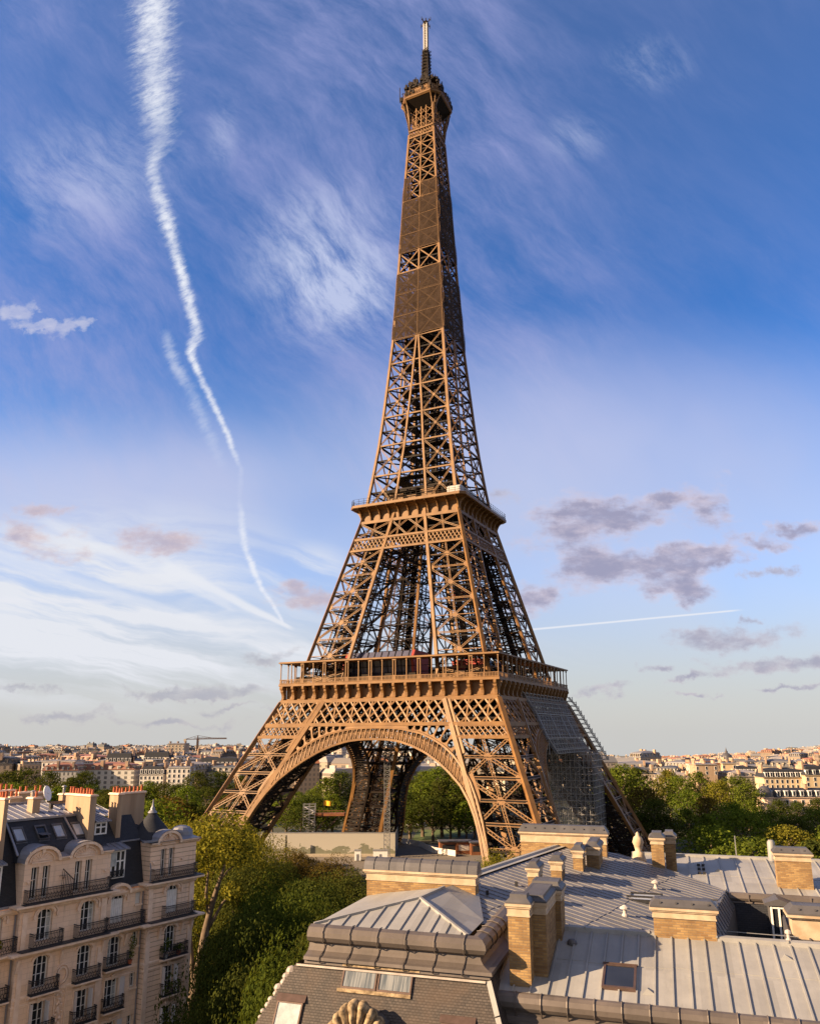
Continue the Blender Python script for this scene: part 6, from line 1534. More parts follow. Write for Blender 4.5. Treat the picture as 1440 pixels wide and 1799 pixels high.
def plant(u, y, z, r_, h, label, mat='leaf', pot_mat='terracotta'):
    loc = FL @ Vector((u, y, z)); t_ = thing('potted_plant', label, 'plant', loc, R(56), None)
    p = MB(); p.lathe((0, 0, 0), [(0, 0), (.14, 0), (.19, .3), (.17, .3), (0, .26)], 10); part('pot', p, M[pot_mat], t_)
    f = MB(); rg = random.Random(int(u*100)); 
    for k in range(6): leaves(f, rg, (rg.uniform(-r_, r_)*.6, rg.uniform(-.1, .1), .3+h*rg.uniform(.3, .9)), (r_*.5, r_*.4, h*.3), 60, .06)
    st = MB(); st.tube([(0, 0, .25), (.03, 0, .3+h*.6)], .025, 5); part('stem', st, M['bark'], t_)
    part('foliage', f, M[mat], t_)
plant(-16.6, -.1, 28.6, .4, .8, 'orange flowering plant behind the balcony railing at the far left of the stone block', 'leaf_yellow')
plant(-5.95, -.1, 25.85, .5, 1.6, 'tall bushy green plant standing on the middle balcony of the stone block')
plant(-2.9, -.5, 25.65, .45, 1.2, 'leafy green plant in the left corner of the right-hand balcony', 'leaf', 'steel')
plant(-1.6, -.45, 25.65, .6, .6, 'low green plant in the middle of the right-hand balcony')

# ================================================================ trees
ORD = ['first', 'second', 'third', 'fourth', 'fifth', 'sixth', 'seventh', 'eighth', 'ninth', 'tenth', 'eleventh', 'twelfth', 'thirteenth', 'fourteenth', 'fifteenth', 'sixteenth', 'seventeenth', 'eighteenth', 'nineteenth', 'twentieth',
       'twenty-first', 'twenty-second', 'twenty-third', 'twenty-fourth', 'twenty-fifth', 'twenty-sixth', 'twenty-seventh', 'twenty-eighth', 'twenty-ninth', 'thirtieth', 'thirty-first', 'thirty-second', 'thirty-third', 'thirty-fourth', 'thirty-fifth', 'thirty-sixth', 'thirty-seventh', 'thirty-eighth', 'thirty-ninth', 'fortieth']
def tree_meshes(seed, lobes, per, size, slim=1.0, low=.28, fill=2., spread=.30, lump=1.):
    """crown and trunk of a tree one unit high (crown about .62 wide), as two meshes"""
    rg = random.Random(seed); cr = MB(); tr = MB()
    pts = [(0, 0, 0), (rg.uniform(-.01, .01), rg.uniform(-.01, .01), .2), (rg.uniform(-.02, .02), rg.uniform(-.02, .02), .42), (rg.uniform(-.03, .03), rg.uniform(-.03, .03), .72)]
    tr.tube(pts, [.026, .019, .014, .004], 7)
    for i in range(lobes):
        e = (i+.5)/lobes; z = low + (1-low)*(.12 + .8*e); an = i*2.4 + rg.uniform(-.5, .5)
        prof = math.sin(math.pi*min(1, (.16 + .84*e)**.8))**.65
        rr = spread*slim*prof*rg.uniform(.55, 1.1) if e < .93 else .04
        c = (rr*math.cos(an), rr*math.sin(an), min(z, .9)); s = rg.uniform(.085, .15)*(1.1 - .35*e)*lump
        leaves(cr, rg, c, (s*1.15*slim, s*1.15*slim, s*.85), int(per*rg.uniform(.7, 1.3)), size)
        if i % 2 == 0: tr.tube([(0, 0, max(.18, z-.22)), (c[0]*.5, c[1]*.5, z-.08), c], [.011, .007, .002], 5)
    leaves(cr, rg, (0, 0, low+(1-low)*.45), (.2*slim, .2*slim, (1-low)*.36), int(per*fill), size)
    return cr.mesh('crown'), tr.mesh('trunk')
FAR = [tree_meshes(100+i, 30, 130, .017, s, l) for i, (s, l) in enumerate(((1.0, .25), (.85, .2), (1.15, .28), (.7, .15)))]
NEAR = [tree_meshes(200+i, 34, 1500, .0062, s, l, .4, .36, 1.25) for i, (s, l) in enumerate(((1.0, .22), (1.15, .25)))]
KINDS = {}
def tree(px, py, Y, H=None, kind='leaf', tmpl=0, near=False, wide=1.0, label='', group=None, name='tree'):
    """a tree whose top is seen at the pixel and which stands on the ground at depth Y"""
    p = at_y(px, py, Y); g = ground_z(p.x, p.y); h = p.z - g
    crown, trunk = (NEAR if near else FAR)[tmpl]
    key = (kind, tmpl, near)
    o = thing(name, label, 'tree', (p.x, p.y, g - .1), rnd.uniform(0, 6.28), group)
    o.scale = (h*wide, h*wide, h)
    ROOT[o.name] = None
    for nm, me, m in (('crown', crown, M[kind]), ('trunk', trunk, M['bark'])):
        if (key, nm) not in KINDS:
            me = me.copy(); me.materials.append(m); KINDS[(key, nm)] = me
        c = bpy.data.objects.new(nm, KINDS[(key, nm)]); COL.objects.link(c); c.parent = o
    return o
def tree_row(spec, where, group):
    spec = sorted(spec, key=lambda s: s[0])
    look = {'leaf': 'green leafy', 'leaf_dark': 'dark green dense', 'leaf_brown': 'rusty brown', 'leaf_yellow': 'yellow-green sunlit'}
    for i, s in enumerate(spec):
        px, py, Y, kind, tm, wd = s
        tree(px, py, Y, None, kind, tm, False, wd, '%s tree %s, %s from the left' % (look[kind], where, ORD[i]), group)
L, Dk, Br, Yl = 'leaf', 'leaf_dark', 'leaf_brown', 'leaf_yellow'
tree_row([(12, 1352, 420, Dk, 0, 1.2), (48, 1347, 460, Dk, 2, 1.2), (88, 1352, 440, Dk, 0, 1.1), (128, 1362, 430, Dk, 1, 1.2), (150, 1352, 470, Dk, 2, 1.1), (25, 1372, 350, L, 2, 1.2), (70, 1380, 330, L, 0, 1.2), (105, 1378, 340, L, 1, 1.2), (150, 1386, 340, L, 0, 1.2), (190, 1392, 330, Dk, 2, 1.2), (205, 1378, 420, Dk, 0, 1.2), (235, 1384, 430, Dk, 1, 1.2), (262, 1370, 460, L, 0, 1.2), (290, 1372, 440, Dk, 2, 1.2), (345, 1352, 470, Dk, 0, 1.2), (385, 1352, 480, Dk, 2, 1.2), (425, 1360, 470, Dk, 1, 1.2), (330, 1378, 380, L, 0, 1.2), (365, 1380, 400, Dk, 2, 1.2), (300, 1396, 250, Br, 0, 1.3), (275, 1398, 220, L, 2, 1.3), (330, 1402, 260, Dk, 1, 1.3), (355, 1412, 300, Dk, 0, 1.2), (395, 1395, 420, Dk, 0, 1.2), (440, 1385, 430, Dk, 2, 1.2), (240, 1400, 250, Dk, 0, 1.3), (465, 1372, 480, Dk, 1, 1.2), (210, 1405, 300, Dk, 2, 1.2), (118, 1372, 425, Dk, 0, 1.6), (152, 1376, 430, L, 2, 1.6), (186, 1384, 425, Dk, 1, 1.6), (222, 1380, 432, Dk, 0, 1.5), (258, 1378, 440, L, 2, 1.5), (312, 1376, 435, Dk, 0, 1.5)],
         'in the park belt left of the tower', 'trees in the park belt left of the tower')
ARCH = [(490, 1395, 420, Dk, 0, 1.2), (520, 1388, 430, L, 2, 1.2), (548, 1385, 440, L, 0, 1.2), (575, 1362, 420, L, 1, 1.2), (598, 1352, 430, Dk, 0, 1.2), (560, 1405, 380, Yl, 2, 1.0), (590, 1400, 400, L, 0, 1.2), (625, 1385, 430, Dk, 2, 1.2), (510, 1425, 380, L, 2, 1.1), (725, 1368, 420, Dk, 0, 1.2), (745, 1350, 440, L, 1, 1.2), (770, 1344, 430, L, 0, 1.1), (798, 1352, 430, Yl, 2, 1.0), (820, 1362, 440, L, 1, 1.2), (735, 1400, 400, Dk, 2, 1.2), (765, 1395, 390, L, 3, 1.1), (790, 1400, 390, Dk, 0, 1.2), (815, 1395, 400, Dk, 2, 1.2), (840, 1400, 420, Dk, 1, 1.2), (700, 1390, 460, Dk, 0, 1.2), (755, 1428, 375, Dk, 3, 1.2), (800, 1432, 370, Dk, 0, 1.2), (660, 1380, 470, Dk, 2, 1.2), (725, 1432, 385, L, 3, 1.1), (870, 1380, 460, Dk, 2, 1.2), (910, 1375, 470, Dk, 0, 1.2), (960, 1370, 470, Dk, 1, 1.2), (690, 1345, 520, Dk, 1, 1.2), (505, 1400, 345, L, 0, 1.5), (545, 1395, 350, Dk, 2, 1.5), (585, 1392, 352, L, 1, 1.5), (720, 1388, 345, Dk, 2, 1.4), (742, 1372, 350, L, 0, 1.4), (775, 1366, 348, Dk, 1, 1.4), (805, 1375, 350, L, 2, 1.4), (832, 1382, 345, Dk, 0, 1.4), (480, 1408, 360, Dk, 2, 1.5), (530, 1412, 335, Dk, 0, 1.5), (568, 1418, 338, L, 2, 1.5), (720, 1420, 340, Dk, 1, 1.3), (760, 1395, 335, Dk, 2, 1.4), (790, 1400, 338, Dk, 0, 1.4), (818, 1405, 335, L, 1, 1.4)]
tree_row([a for a in ARCH if a[0] < 655], 'left of the far arch leg', 'garden trees seen under the arches')
tree_row([a for a in ARCH if a[0] >= 655], 'right of the far arch leg', 'garden trees seen under the arches')
tree_row([(1070, 1352, 380, L, 0, 1.1), (1092, 1338, 370, L, 2, 1.1), (1115, 1345, 390, Dk, 1, 1.2), (1078, 1395, 330, Dk, 0, 1.2), (1125, 1378, 320, Br, 2, 1.1), (1148, 1400, 300, Dk, 0, 1.2), (1172, 1348, 420, Yl, 1, 1.1), (1190, 1360, 390, L, 0, 1.1), (1205, 1385, 350, L, 2, 1.1), (1225, 1352, 430, L, 1, 1.1), (1240, 1395, 330, Br, 0, 1.1), (1262, 1368, 380, Yl, 0, 1.2), (1290, 1360, 390, L, 2, 1.2), (1308, 1374, 370, L, 0, 1.05), (1240, 1425, 290, L, 3, 1.2), (1280, 1405, 310, L, 2, 1.2), (1316, 1404, 345, L, 1, 1.1), (1365, 1402, 350, Dk, 0, 1.2), (1400, 1405, 360, Dk, 2, 1.2), (1435, 1400, 380, Dk, 0, 1.2), (1460, 1395, 370, Dk, 1, 1.2), (1352, 1420, 290, L, 0, 1.35), (1392, 1432, 280, Dk, 2, 1.3), (1432, 1418, 300, L, 0, 1.35), (1300, 1418, 260, L, 2, 1.45), (1245, 1446, 225, L, 0, 1.5), (1322, 1466, 195, L, 2, 1.5), (1382, 1446, 230, Yl, 0, 1.3), (1428, 1470, 190, Dk, 1, 1.4), (1165, 1428, 300, Dk, 2, 1.2), (1205, 1418, 310, L, 1, 1.2), (1120, 1425, 300, Dk, 0, 1.2), (1272, 1480, 180, L, 1, 1.4), (1392, 1490, 165, L, 2, 1.4), (1470, 1440, 230, L, 0, 1.4)],
         'in the wooded park right of the tower', 'trees in the wooded park right of the tower')
tree(378, 1425, 108, None, Yl, 0, True, .78, 'tall yellow-green sunlit plane tree with bare leaning trunk beside the stone apartment block')
tree(318, 1440, 128, None, Yl, 1, True, .62, 'sunlit yellowing tree half hidden behind the corner turret of the stone apartment block')
tree(450, 1462, 125, None, Yl, 1, True, .6, 'smaller yellowing tree in front of the left leg of the tower')
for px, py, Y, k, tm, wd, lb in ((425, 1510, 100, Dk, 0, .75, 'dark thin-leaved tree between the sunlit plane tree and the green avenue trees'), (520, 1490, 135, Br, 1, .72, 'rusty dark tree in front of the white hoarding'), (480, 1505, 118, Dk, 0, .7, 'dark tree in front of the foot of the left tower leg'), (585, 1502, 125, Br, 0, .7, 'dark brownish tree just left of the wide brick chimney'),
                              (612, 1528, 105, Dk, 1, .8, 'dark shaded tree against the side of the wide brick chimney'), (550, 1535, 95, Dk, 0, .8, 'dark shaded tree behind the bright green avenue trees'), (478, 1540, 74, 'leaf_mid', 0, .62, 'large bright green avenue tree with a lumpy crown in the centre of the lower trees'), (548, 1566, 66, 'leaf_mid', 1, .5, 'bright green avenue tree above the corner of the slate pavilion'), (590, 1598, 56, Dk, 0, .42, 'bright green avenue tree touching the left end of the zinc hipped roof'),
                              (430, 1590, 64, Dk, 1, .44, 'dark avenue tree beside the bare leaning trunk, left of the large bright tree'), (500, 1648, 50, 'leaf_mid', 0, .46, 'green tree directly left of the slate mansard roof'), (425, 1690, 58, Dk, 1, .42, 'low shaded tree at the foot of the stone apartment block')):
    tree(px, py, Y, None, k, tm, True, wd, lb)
for px, py, Y, k, wd, lb in ((872, 1494, 120, Yl, .5, 'yellow-green tree between the wide chimney and the right foot of the arch'), (905, 1498, 125, Yl, .5, 'yellow-green tree against the far brick chimney wall'), (848, 1508, 130, L, .45, 'small green tree just right of the rounded chimney cap')):
    tree(px, py, Y, None, k, 0, True, wd, lb)
# the long bare trunk of the leaning plane tree
def lean_trunk():
    t_ = thing('bare_tree', 'bare grey leaning tree trunk with forked limbs at the corner of the stone apartment block', 'tree', tuple(at_z(338, 1900, 0)) if False else (at_y(330, 1790, 84).x, 84, 0))
    mb = MB(); P = lambda px, py, Y=84: at_y(px, py, Y)
    mb.tube([(P(322, 1799).x-.6, 84, 0), P(328, 1799), P(343, 1740), P(352, 1690), P(360, 1640), P(372, 1590), P(385, 1550), P(398, 1510)], [.75, .62, .55, .45, .38, .3, .2, .08], 9)
    mb.tube([P(343, 1740), P(337, 1690), P(334, 1640), P(338, 1590)], [.36, .26, .18, .07], 7)
    mb.tube([P(360, 1640), P(378, 1610), P(392, 1585), P(408, 1570)], [.26, .18, .12, .05], 7); mb.tube([P(366, 1612), P(362, 1570), P(366, 1530), P(362, 1490)], [.22, .16, .11, .05], 6)
    mb.tube([P(351, 1692), P(372, 1672), P(398, 1664), P(420, 1650)], [.2, .14, .09, .04], 6); mb.tube([P(385, 1550), P(400, 1530), P(420, 1515)], [.14, .1, .04], 6)
    part('trunk', mb, M['bark'], t_, frame=Matrix.Identity(4), smooth=True)
    cr = MB(); rg = random.Random(77)
    for px, py, s in ((366, 1500, 2.2), (345, 1480, 2.4), (390, 1490, 2.4), (420, 1500, 1.8), (360, 1460, 2.6), (395, 1455, 2.6), (420, 1470, 2.2), (340, 1520, 1.8), (348, 1580, 1.4), (410, 1565, 1.3)): leaves(cr, rg, tuple(P(px, py, 84+rg.uniform(-1.5, 1.5))), (s, s, s*.75), 330, .2)
    part('crown', cr, M['leaf_yellow'], t_, frame=Matrix.Identity(4))
lean_trunk()

# ================================================================ the city beyond the park
def far_wall(name, cols):
    m, t, b, _ = material(name)
    vec, ob = boxmap(t); U, Z, _z = t.sep(vec)
    oi = t.new('ShaderNodeObjectInfo'); r = oi.outputs['Random']
    fu = t.m('FRACT', t.m('DIVIDE', t.m('ADD', U, 1000.), 1.18)); fz_ = t.m('FRACT', t.m('DIVIDE', Z, 1.32))
    wu = t.m('LESS_THAN', t.m('ABSOLUTE', t.m('SUBTRACT', fu, .5)), .22); wz = t.m('LESS_THAN', t.m('ABSOLUTE', t.m('SUBTRACT', fz_, .5)), .30)
    sl = t.m('LESS_THAN', fz_, .07)
    ramp = t.new('ShaderNodeValToRGB'); ramp.color_ramp.interpolation = 'CONSTANT'; t.l.new(r, ramp.inputs[0])
    while len(ramp.color_ramp.elements) < len(cols): ramp.color_ramp.elements.new(.5)
    for i, (e, c) in enumerate(zip(ramp.color_ramp.elements, cols)): e.position = i/len(cols); e.color = (*c, 1)
    wcol = t.mix(t.m('MULTIPLY', t.m('MULTIPLY', wu, wz), .8), ramp.outputs[0], (.05, .05, .055))
    wcol = t.mix(t.m('MULTIPLY', sl, .4), wcol, (.2, .17, .14))
    n = t.noise(ob, .15, 4, .6); wcol = t.mix(t.m('MULTIPLY', t.ss(n, .45, .8), .35), wcol, (.3, .24, .18))
    t.set(b.inputs['Base Color'], wcol); b.inputs['Roughness'].default_value = .85; b.inputs['Specular IOR Level'].default_value = .2
    return m
WALLC = [(.34, .285, .22), (.42, .37, .31), (.27, .215, .165), (.48, .455, .41), (.22, .17, .13), (.37, .31, .235), (.18, .14, .11), (.42, .35, .28)]
M['far_wall'] = far_wall('far_facade', WALLC)
def far_roof(name, cols):
    m, t, b, _ = material(name); oi = t.new('ShaderNodeObjectInfo'); tc = t.new('ShaderNodeTexCoord')
    ramp = t.new('ShaderNodeValToRGB'); ramp.color_ramp.interpolation = 'CONSTANT'; t.l.new(oi.outputs['Random'], ramp.inputs[0])
    while len(ramp.color_ramp.elements) < len(cols): ramp.color_ramp.elements.new(.5)
    for i, (e, c) in enumerate(zip(ramp.color_ramp.elements, cols)): e.position = i/len(cols); e.color = (*c, 1)
    n = t.noise(tc.outputs['Object'], .5, 4, .6); t.set(b.inputs['Base Color'], t.mix(t.m('MULTIPLY', n, .5), ramp.outputs[0], (.07, .065, .06))); b.inputs['Roughness'].default_value = .6
    return m
M['far_roof'] = far_roof('far_roofing', [(.16, .16, .175), (.05, .055, .065), (.22, .215, .22), (.28, .11, .06), (.10, .10, .11), (.30, .27, .25), (.06, .06, .07)])
M['far_stack'] = plain('far_chimney', (.42, .31, .22), (.27, .17, .11), .3, .9)
def house_meshes(seed, flat=False):
    """walls, roof and chimney of a street block 10 x 10 x 10 units"""
    rg = random.Random(seed); w = MB(); r = MB(); c = MB()
    w.box(-5, 5, -5, 5, -3, 8.2 if not flat else 9.4)
    if flat:
        w.box(-3.2, 2.6, -3.5, 3.5, 9.4, 10); r.box(-5.1, 5.1, -5.1, 5.1, 9.36, 9.5); r.box(-3.3, 2.7, -3.6, 3.6, 10, 10.12)
        r.box(-5.1, 5.1, -5.1, -4.9, 9.5, 9.7); r.box(-5.1, -4.9, -4.9, 5.1, 9.5, 9.7)
    else:
        i1 = rg.uniform(.6, 1.0)
        r.sweep([(-5, -5), (5, -5), (5, 5), (-5, 5)], [(0, 8.1), (.2, 8.15), (.2, 8.3), (-.1, 8.35), (-i1, 9.6), (-3.6, 10.1), (-4.9, 10.2)], True)
        for s in (-1, 1):
            for x in np.linspace(-3.8, 3.8, 6): w.box(x-.3, x+.3, *sorted((s*4.95, s*4.2)), 8.3, 9.25); r.box(x-.36, x+.36, *sorted((s*5.05, s*4.2)), 9.25, 9.36); w.box(*sorted((s*4.95, s*4.2)), x-.3, x+.3, 8.3, 9.25); r.box(*sorted((s*5.05, s*4.2)), x-.36, x+.36, 9.25, 9.36)
    cs = []
    for k in range(3):
        c = MB(); cs.append(c); x, y = rg.uniform(-4.6, 4.6), rg.choice([-4.6, 4.2, rg.uniform(-3, 3)]); c.box(x-.25, x+.25, y-.9, y+.9, 9.0, rg.uniform(10.4, 10.9))
    return [w.mesh('wall'), r.mesh('roof')] + [c.mesh('chimney') for c in cs]
HM = [house_meshes(300+i, i % 4 == 3) for i in range(8)]
for a in HM:
    for me, m in zip(a, ('far_wall', 'far_roof', 'far_stack', 'far_stack', 'far_stack')): me.materials.append(M[m])
def house(x, y, wd, dp, ht, rz, var, label, group, name='city_house'):
    o = thing(name, label, 'building', (x, y, ground_z(x, y)), rz, group); o.scale = (wd/10, dp/10, ht/10)
    for nm, me in zip(('wall', 'roof', 'chimney', 'chimney', 'chimney'), HM[var]):
        c = bpy.data.objects.new(nm, me); COL.objects.link(c); c.parent = o
    return o
def city():
    rg = random.Random(11); rows = [560, 610, 665, 725, 795, 870, 955, 1050, 1160, 1280, 1420, 1580, 1760, 1970, 2200, 2460, 2750, 3080, 3400]
    cand = []
    for ri, d in enumerate(rows):
        a = -.66
        while a < .66:
            wd = rg.uniform(13, 34) if rg.random() < .8 else rg.uniform(34, 52); da = wd/d
            ht = rg.gauss(23.5, 3.0) if a < .2 else rg.gauss(21.5, 2.8)
            if rg.random() < .05: ht += rg.uniform(4, 10)
            yy = d + rg.uniform(-16, 16); x = (a+da/2)*yy
            cand.append((ri, x, yy, wd*rg.uniform(.92, 1.0), rg.uniform(14, 24), ht, rg.choice([0, .2, -.25, .5, -.45, .8])+rg.uniform(-.06, .06), rg.randrange(8)))
            a += da*(1.0 if rg.random() < .85 else 1.25)
    vis = [c for c in cand if (-.56 < c[1]/c[2] < -.17) or (.235 < c[1]/c[2] < .55)]
    oth = [c for c in cand if c not in vis]
    big = vis[:290]; rest = vis[290:] + oth
    cnt = {}
    hue = {0: 'cream', 1: 'pale', 2: 'tan', 3: 'white', 4: 'brown', 5: 'buff', 6: 'dark stone', 7: 'honey-coloured'}
    for c in sorted(big, key=lambda c: (c[0], c[1]/c[2])):
        ri, x, y, wd, dp, ht, rz, v = c; side = 'left' if x < 0 else 'right'
        k = cnt.get((ri, side), 0); cnt[(ri, side)] = k+1
        shape = 'flat-roofed' if v % 4 == 3 else 'mansard-roofed'
        house(x, y, wd, dp, ht, rz, v, '%s city block in the %s street row %s of the tower, %s from the left' % (shape, ORD[ri], side, ORD[min(k, 39)]), 'city blocks beyond the park on the %s' % side)
    w = MB(); r = MB()
    for ri, x, y, wd, dp, ht, rz, v in rest:
        g = ground_z(x, y); A = Matrix.Translation((x, y, g)) @ Matrix.Rotation(rz, 4, 'Z'); hw, hd = wd/2, dp/2
        P = lambda i, j, z: tuple(A @ Vector((i*hw, j*hd, z)))
        q = [(-1,-1),(1,-1),(1,1),(-1,1)]; e = .82
        w.hexa([P(i, j, -3) for i, j in q], [P(i, j, ht*.85) for i, j in q])
        r.hexa([P(i*1.02, j*1.02, ht*.852) for i, j in q], [P(i*e, j*e, ht) for i, j in q])
        for k in range(2): s = rg.uniform(-.8, .8); w.hexa([P(s-.04, i*.5-.2, ht*.9) for i in (-1, -1, 1, 1)][:0] or [P(s-.05, -.6, ht*.9), P(s+.05, -.6, ht*.9), P(s+.05, .1, ht*.9), P(s-.05, .1, ht*.9)], [P(s-.05, -.6, ht*1.1), P(s+.05, -.6, ht*1.1), P(s+.05, .1, ht*1.1), P(s-.05, .1, ht*1.1)])
    o = part('distant_city', w, M['far_wall_island']); tag(o, 'sea of small pale distant houses out to the skyline', 'city', kind='stuff')
    o = part('distant_roofs', r, M['far_roof_island']); tag(o, 'grey and rust coloured roofs of the distant houses', 'roofs', kind='stuff')
def island(name, cols, wall):
    m, t, b, _ = material(name); g = t.new('ShaderNodeNewGeometry')
    ramp = t.new('ShaderNodeValToRGB'); ramp.color_ramp.interpolation = 'CONSTANT'; t.l.new(g.outputs['Random Per Island'], ramp.inputs[0])
    while len(ramp.color_ramp.elements) < len(cols): ramp.color_ramp.elements.new(.5)
    for i, (e, c) in enumerate(zip(ramp.color_ramp.elements, cols)): e.position = i/len(cols); e.color = (*c, 1)
    col = ramp.outputs[0]
    if wall:
        X, Y, Z = t.sep(g.outputs['Position']); f = t.m('FRACT', t.m('DIVIDE', t.m('ADD', Z, 500.), 3.1)); h = t.m('FRACT', t.m('DIVIDE', t.m('ADD', t.m('ADD', X, Y), 9000.), 3.3))
        col = t.mix(t.m('MULTIPLY', t.m('MULTIPLY', t.m('LESS_THAN', t.m('ABSOLUTE', t.m('SUBTRACT', f, .5)), .28), t.m('LESS_THAN', t.m('ABSOLUTE', t.m('SUBTRACT', h, .5)), .24)), .7), col, (.06, .055, .055))
    t.set(b.inputs['Base Color'], col); b.inputs['Roughness'].default_value = .8
    return m
M['far_wall_island'] = island('distant_walls', WALLC, True)
M['far_roof_island'] = island('distant_roofing', [(.16, .16, .175), (.08, .085, .09), (.22, .21, .21), (.30, .12, .06), (.12, .11, .11), (.30, .26, .23)], False)
city()
M['stone_wall'] = plain('tan_stone_wall', (.38, .31, .23), (.29, .23, .17), .3, .85)
# a few buildings one can pick out
def landmark_church():
    d = 900; p = at_y(1278, 1352, d); g = ground_z(p.x, p.y)
    t_ = thing('domed_church', 'distant church with ribbed dome and lantern spire rising over the right skyline', 'church', (p.x, d, g))
    zt = at_y(1278, 1312, d).z - g; w = MB(); w.box(-7, 7, -7, 7, -2, zt-21); w.lathe((0, 0, zt-21), [(7, 0), (7, 5.5), (7.3, 5.6), (7.3, 6.2)], 16); part('drum', w, M['stone_wall'], t_)
    dm = MB(); dm.lathe((0, 0, zt-14.8), [(6.8, 0), (6.5, 2.4), (5.4, 5.0), (3.6, 7.0), (1.6, 8.2), (1.5, 10.0), (.9, 10.4), (.25, 13.2), (0, 14.8)], 16); part('dome', dm, M['zinc_dark'], t_)
    for x in (-1,): tt = MB(); tt.box(-11.5, -8, -5, -2, -2, zt-14); tt.lathe((-9.75, -3.5, zt-14), [(1.7, 0), (.2, 6), (0, 7)], 8); part('bell_turret', tt, M['stone_wall'], t_)
landmark_church()
def far_building(name, label, x0, x1, ytop, d, ht, roof, wc='stone_wall', storeys=5, dep=14, bays=8, dome=None):
    """a nearer city building with its own windows; x0, x1, ytop as seen, d = depth"""
    a, b = at_y(x0, ytop, d), at_y(x1, ytop, d); g = ground_z((a.x+b.x)/2, d); H = a.z - g; Wd = b.x - a.x
    t_ = thing(name, label, 'building', (a.x, d, g)); V = Vector
    hb = H*.74 if roof == 'mansard' else H*.97
    w = MB(); w.box(0, Wd, 0, dep, -2, hb); w.sweep([(0, 0), (Wd, 0), (Wd, dep), (0, dep)], [(0, hb-.6), (.3, hb-.4), (.5, hb-.1), (.5, hb), (0, hb+.05)], True); part('wall', w, M[wc], t_)
    r = MB()
    if roof == 'mansard':
        r.sweep([(0, 0), (Wd, 0), (Wd, dep), (0, dep)], [(.1, hb), (-1.2, H-1.0), (-dep*.48, H)], True)
        for x in np.linspace(Wd*.06, Wd*.94, bays):
            dd = MB(); dd.box(x-.8, x+.8, -.1, 1.8, hb+.6, hb+3.0); dd.box(x-1, x+1, -.3, 1.8, hb+3.0, hb+3.25); o = part('dormer', dd, M['white'], t_); gl = MB(); gl.box(x-.5, x+.5, -.14, -.05, hb+.8, hb+2.8); part('pane', gl, M['glass'], o)
    else: r.box(-.2, Wd+.2, -.2, dep+.2, hb, H)
    part('roof', r, M['slate'] if roof == 'mansard' else M['zinc_blue'], t_)
    c = 0
    for s in range(storeys):
        z = hb - 1.2 - 2.0 - s*3.1
        if z < 1: break
        for x in np.linspace(Wd*.06, Wd*.94, bays):
            if c >= 95: break
            f = MB(); f.box(x-.75, x+.75, -.1, -.02, z-.15, z+2.15); o = part('window', f, M['white'], t_); gl = MB(); gl.box(x-.55, x+.55, -.14, -.09, z, z+2.0); part('pane', gl, M['glass'], o); c += 1
    for x in (Wd*.02, Wd*.5, Wd*.97): ck = MB(); ck.box(x-.5, x+.5, 3, 8, H-3, H+1.8); ck.box(x-.6, x+.6, 2.9, 8.1, H+1.8, H+2.0); part('chimney', ck, M['far_stack'], t_)
    if dome:
        o = MB(); o.lathe((0, 1, 0), [(dome, -1), (dome, hb*.98), (dome+.4, hb), (dome+.4, hb+.4)], 16); tw = part('corner_tower', o, M[wc], t_)
        o = MB(); o.lathe((0, 1, hb+.4), [(dome+.3, 0), (dome+.2, dome*.5), (dome*.75, dome*1.05), (dome*.35, dome*1.35), (.4, dome*1.42), (.3, dome*1.7), (0, dome*1.7)], 16); part('dome', o, M['zinc_dark'], tw, smooth=True)
    return t_
M['lit_wall'] = plain('cream_facade', (.54, .42, .26), (.46, .35, .21), .3, .85)
M['pale_wall'] = plain('white_facade', (.58, .55, .50), (.50, .46, .41), .3, .85)
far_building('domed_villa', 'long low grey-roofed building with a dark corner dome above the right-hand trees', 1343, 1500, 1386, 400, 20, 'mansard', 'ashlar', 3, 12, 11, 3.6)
far_building('mansard_block', 'sunlit cream mansard block with a row of white dormers behind the domed building', 1340, 1411, 1350, 500, 26, 'mansard', 'lit_wall', 4, 14, 8)
far_building('mansard_block', 'bright cream corner block at the right edge above the trees', 1412, 1470, 1344, 495, 27, 'mansard', 'lit_wall', 5, 14, 5)
far_building('tall_block', 'bright cream narrow gabled block below the church dome', 1269, 1290, 1340, 560, 26, 'flat', 'lit_wall', 2, 14, 2)
far_building('long_block', 'long pale block with a dark roof right of the bright narrow gable', 1291, 1338, 1346, 590, 24, 'mansard', 'stone_wall', 3, 14, 7)
far_building('tall_block', 'pink party-wall block among the trees right of the tower', 1222, 1258, 1342, 540, 22, 'flat', 'render', 2, 14, 3)
far_building('white_block', 'white modern block with balconies at the edge of the left park', 74, 132, 1336, 545, 24, 'flat', 'pale_wall', 5, 14, 7)
far_building('white_block', 'bright white blank-sided block behind the left park trees', 247, 288, 1345, 540, 22, 'mansard', 'pale_wall', 4, 13, 6)
far_building('white_block', 'small bright white flat block beside the blank-sided block', 296, 334, 1347, 520, 20, 'flat', 'pale_wall', 4, 12, 5)
far_building('white_block', 'long white block with a dark mansard near the left tower leg', 349, 418, 1330, 600, 25, 'mansard', 'pale_wall', 4, 13, 9)
far_building('stone_block', 'broad stone block with a flat dark top on the left skyline', 296, 324, 1306, 900, 30, 'flat', 'stone_wall', 3, 18, 5)
far_building('stone_block', 'tall tan stone block with many windows in the left city rows', 252, 298, 1320, 640, 27, 'mansard', 'render', 5, 14, 7)
far_building('stone_block', 'tan stone block with mansard at the centre of the left city rows', 186, 232, 1322, 650, 27, 'mansard', 'render', 5, 14, 7)
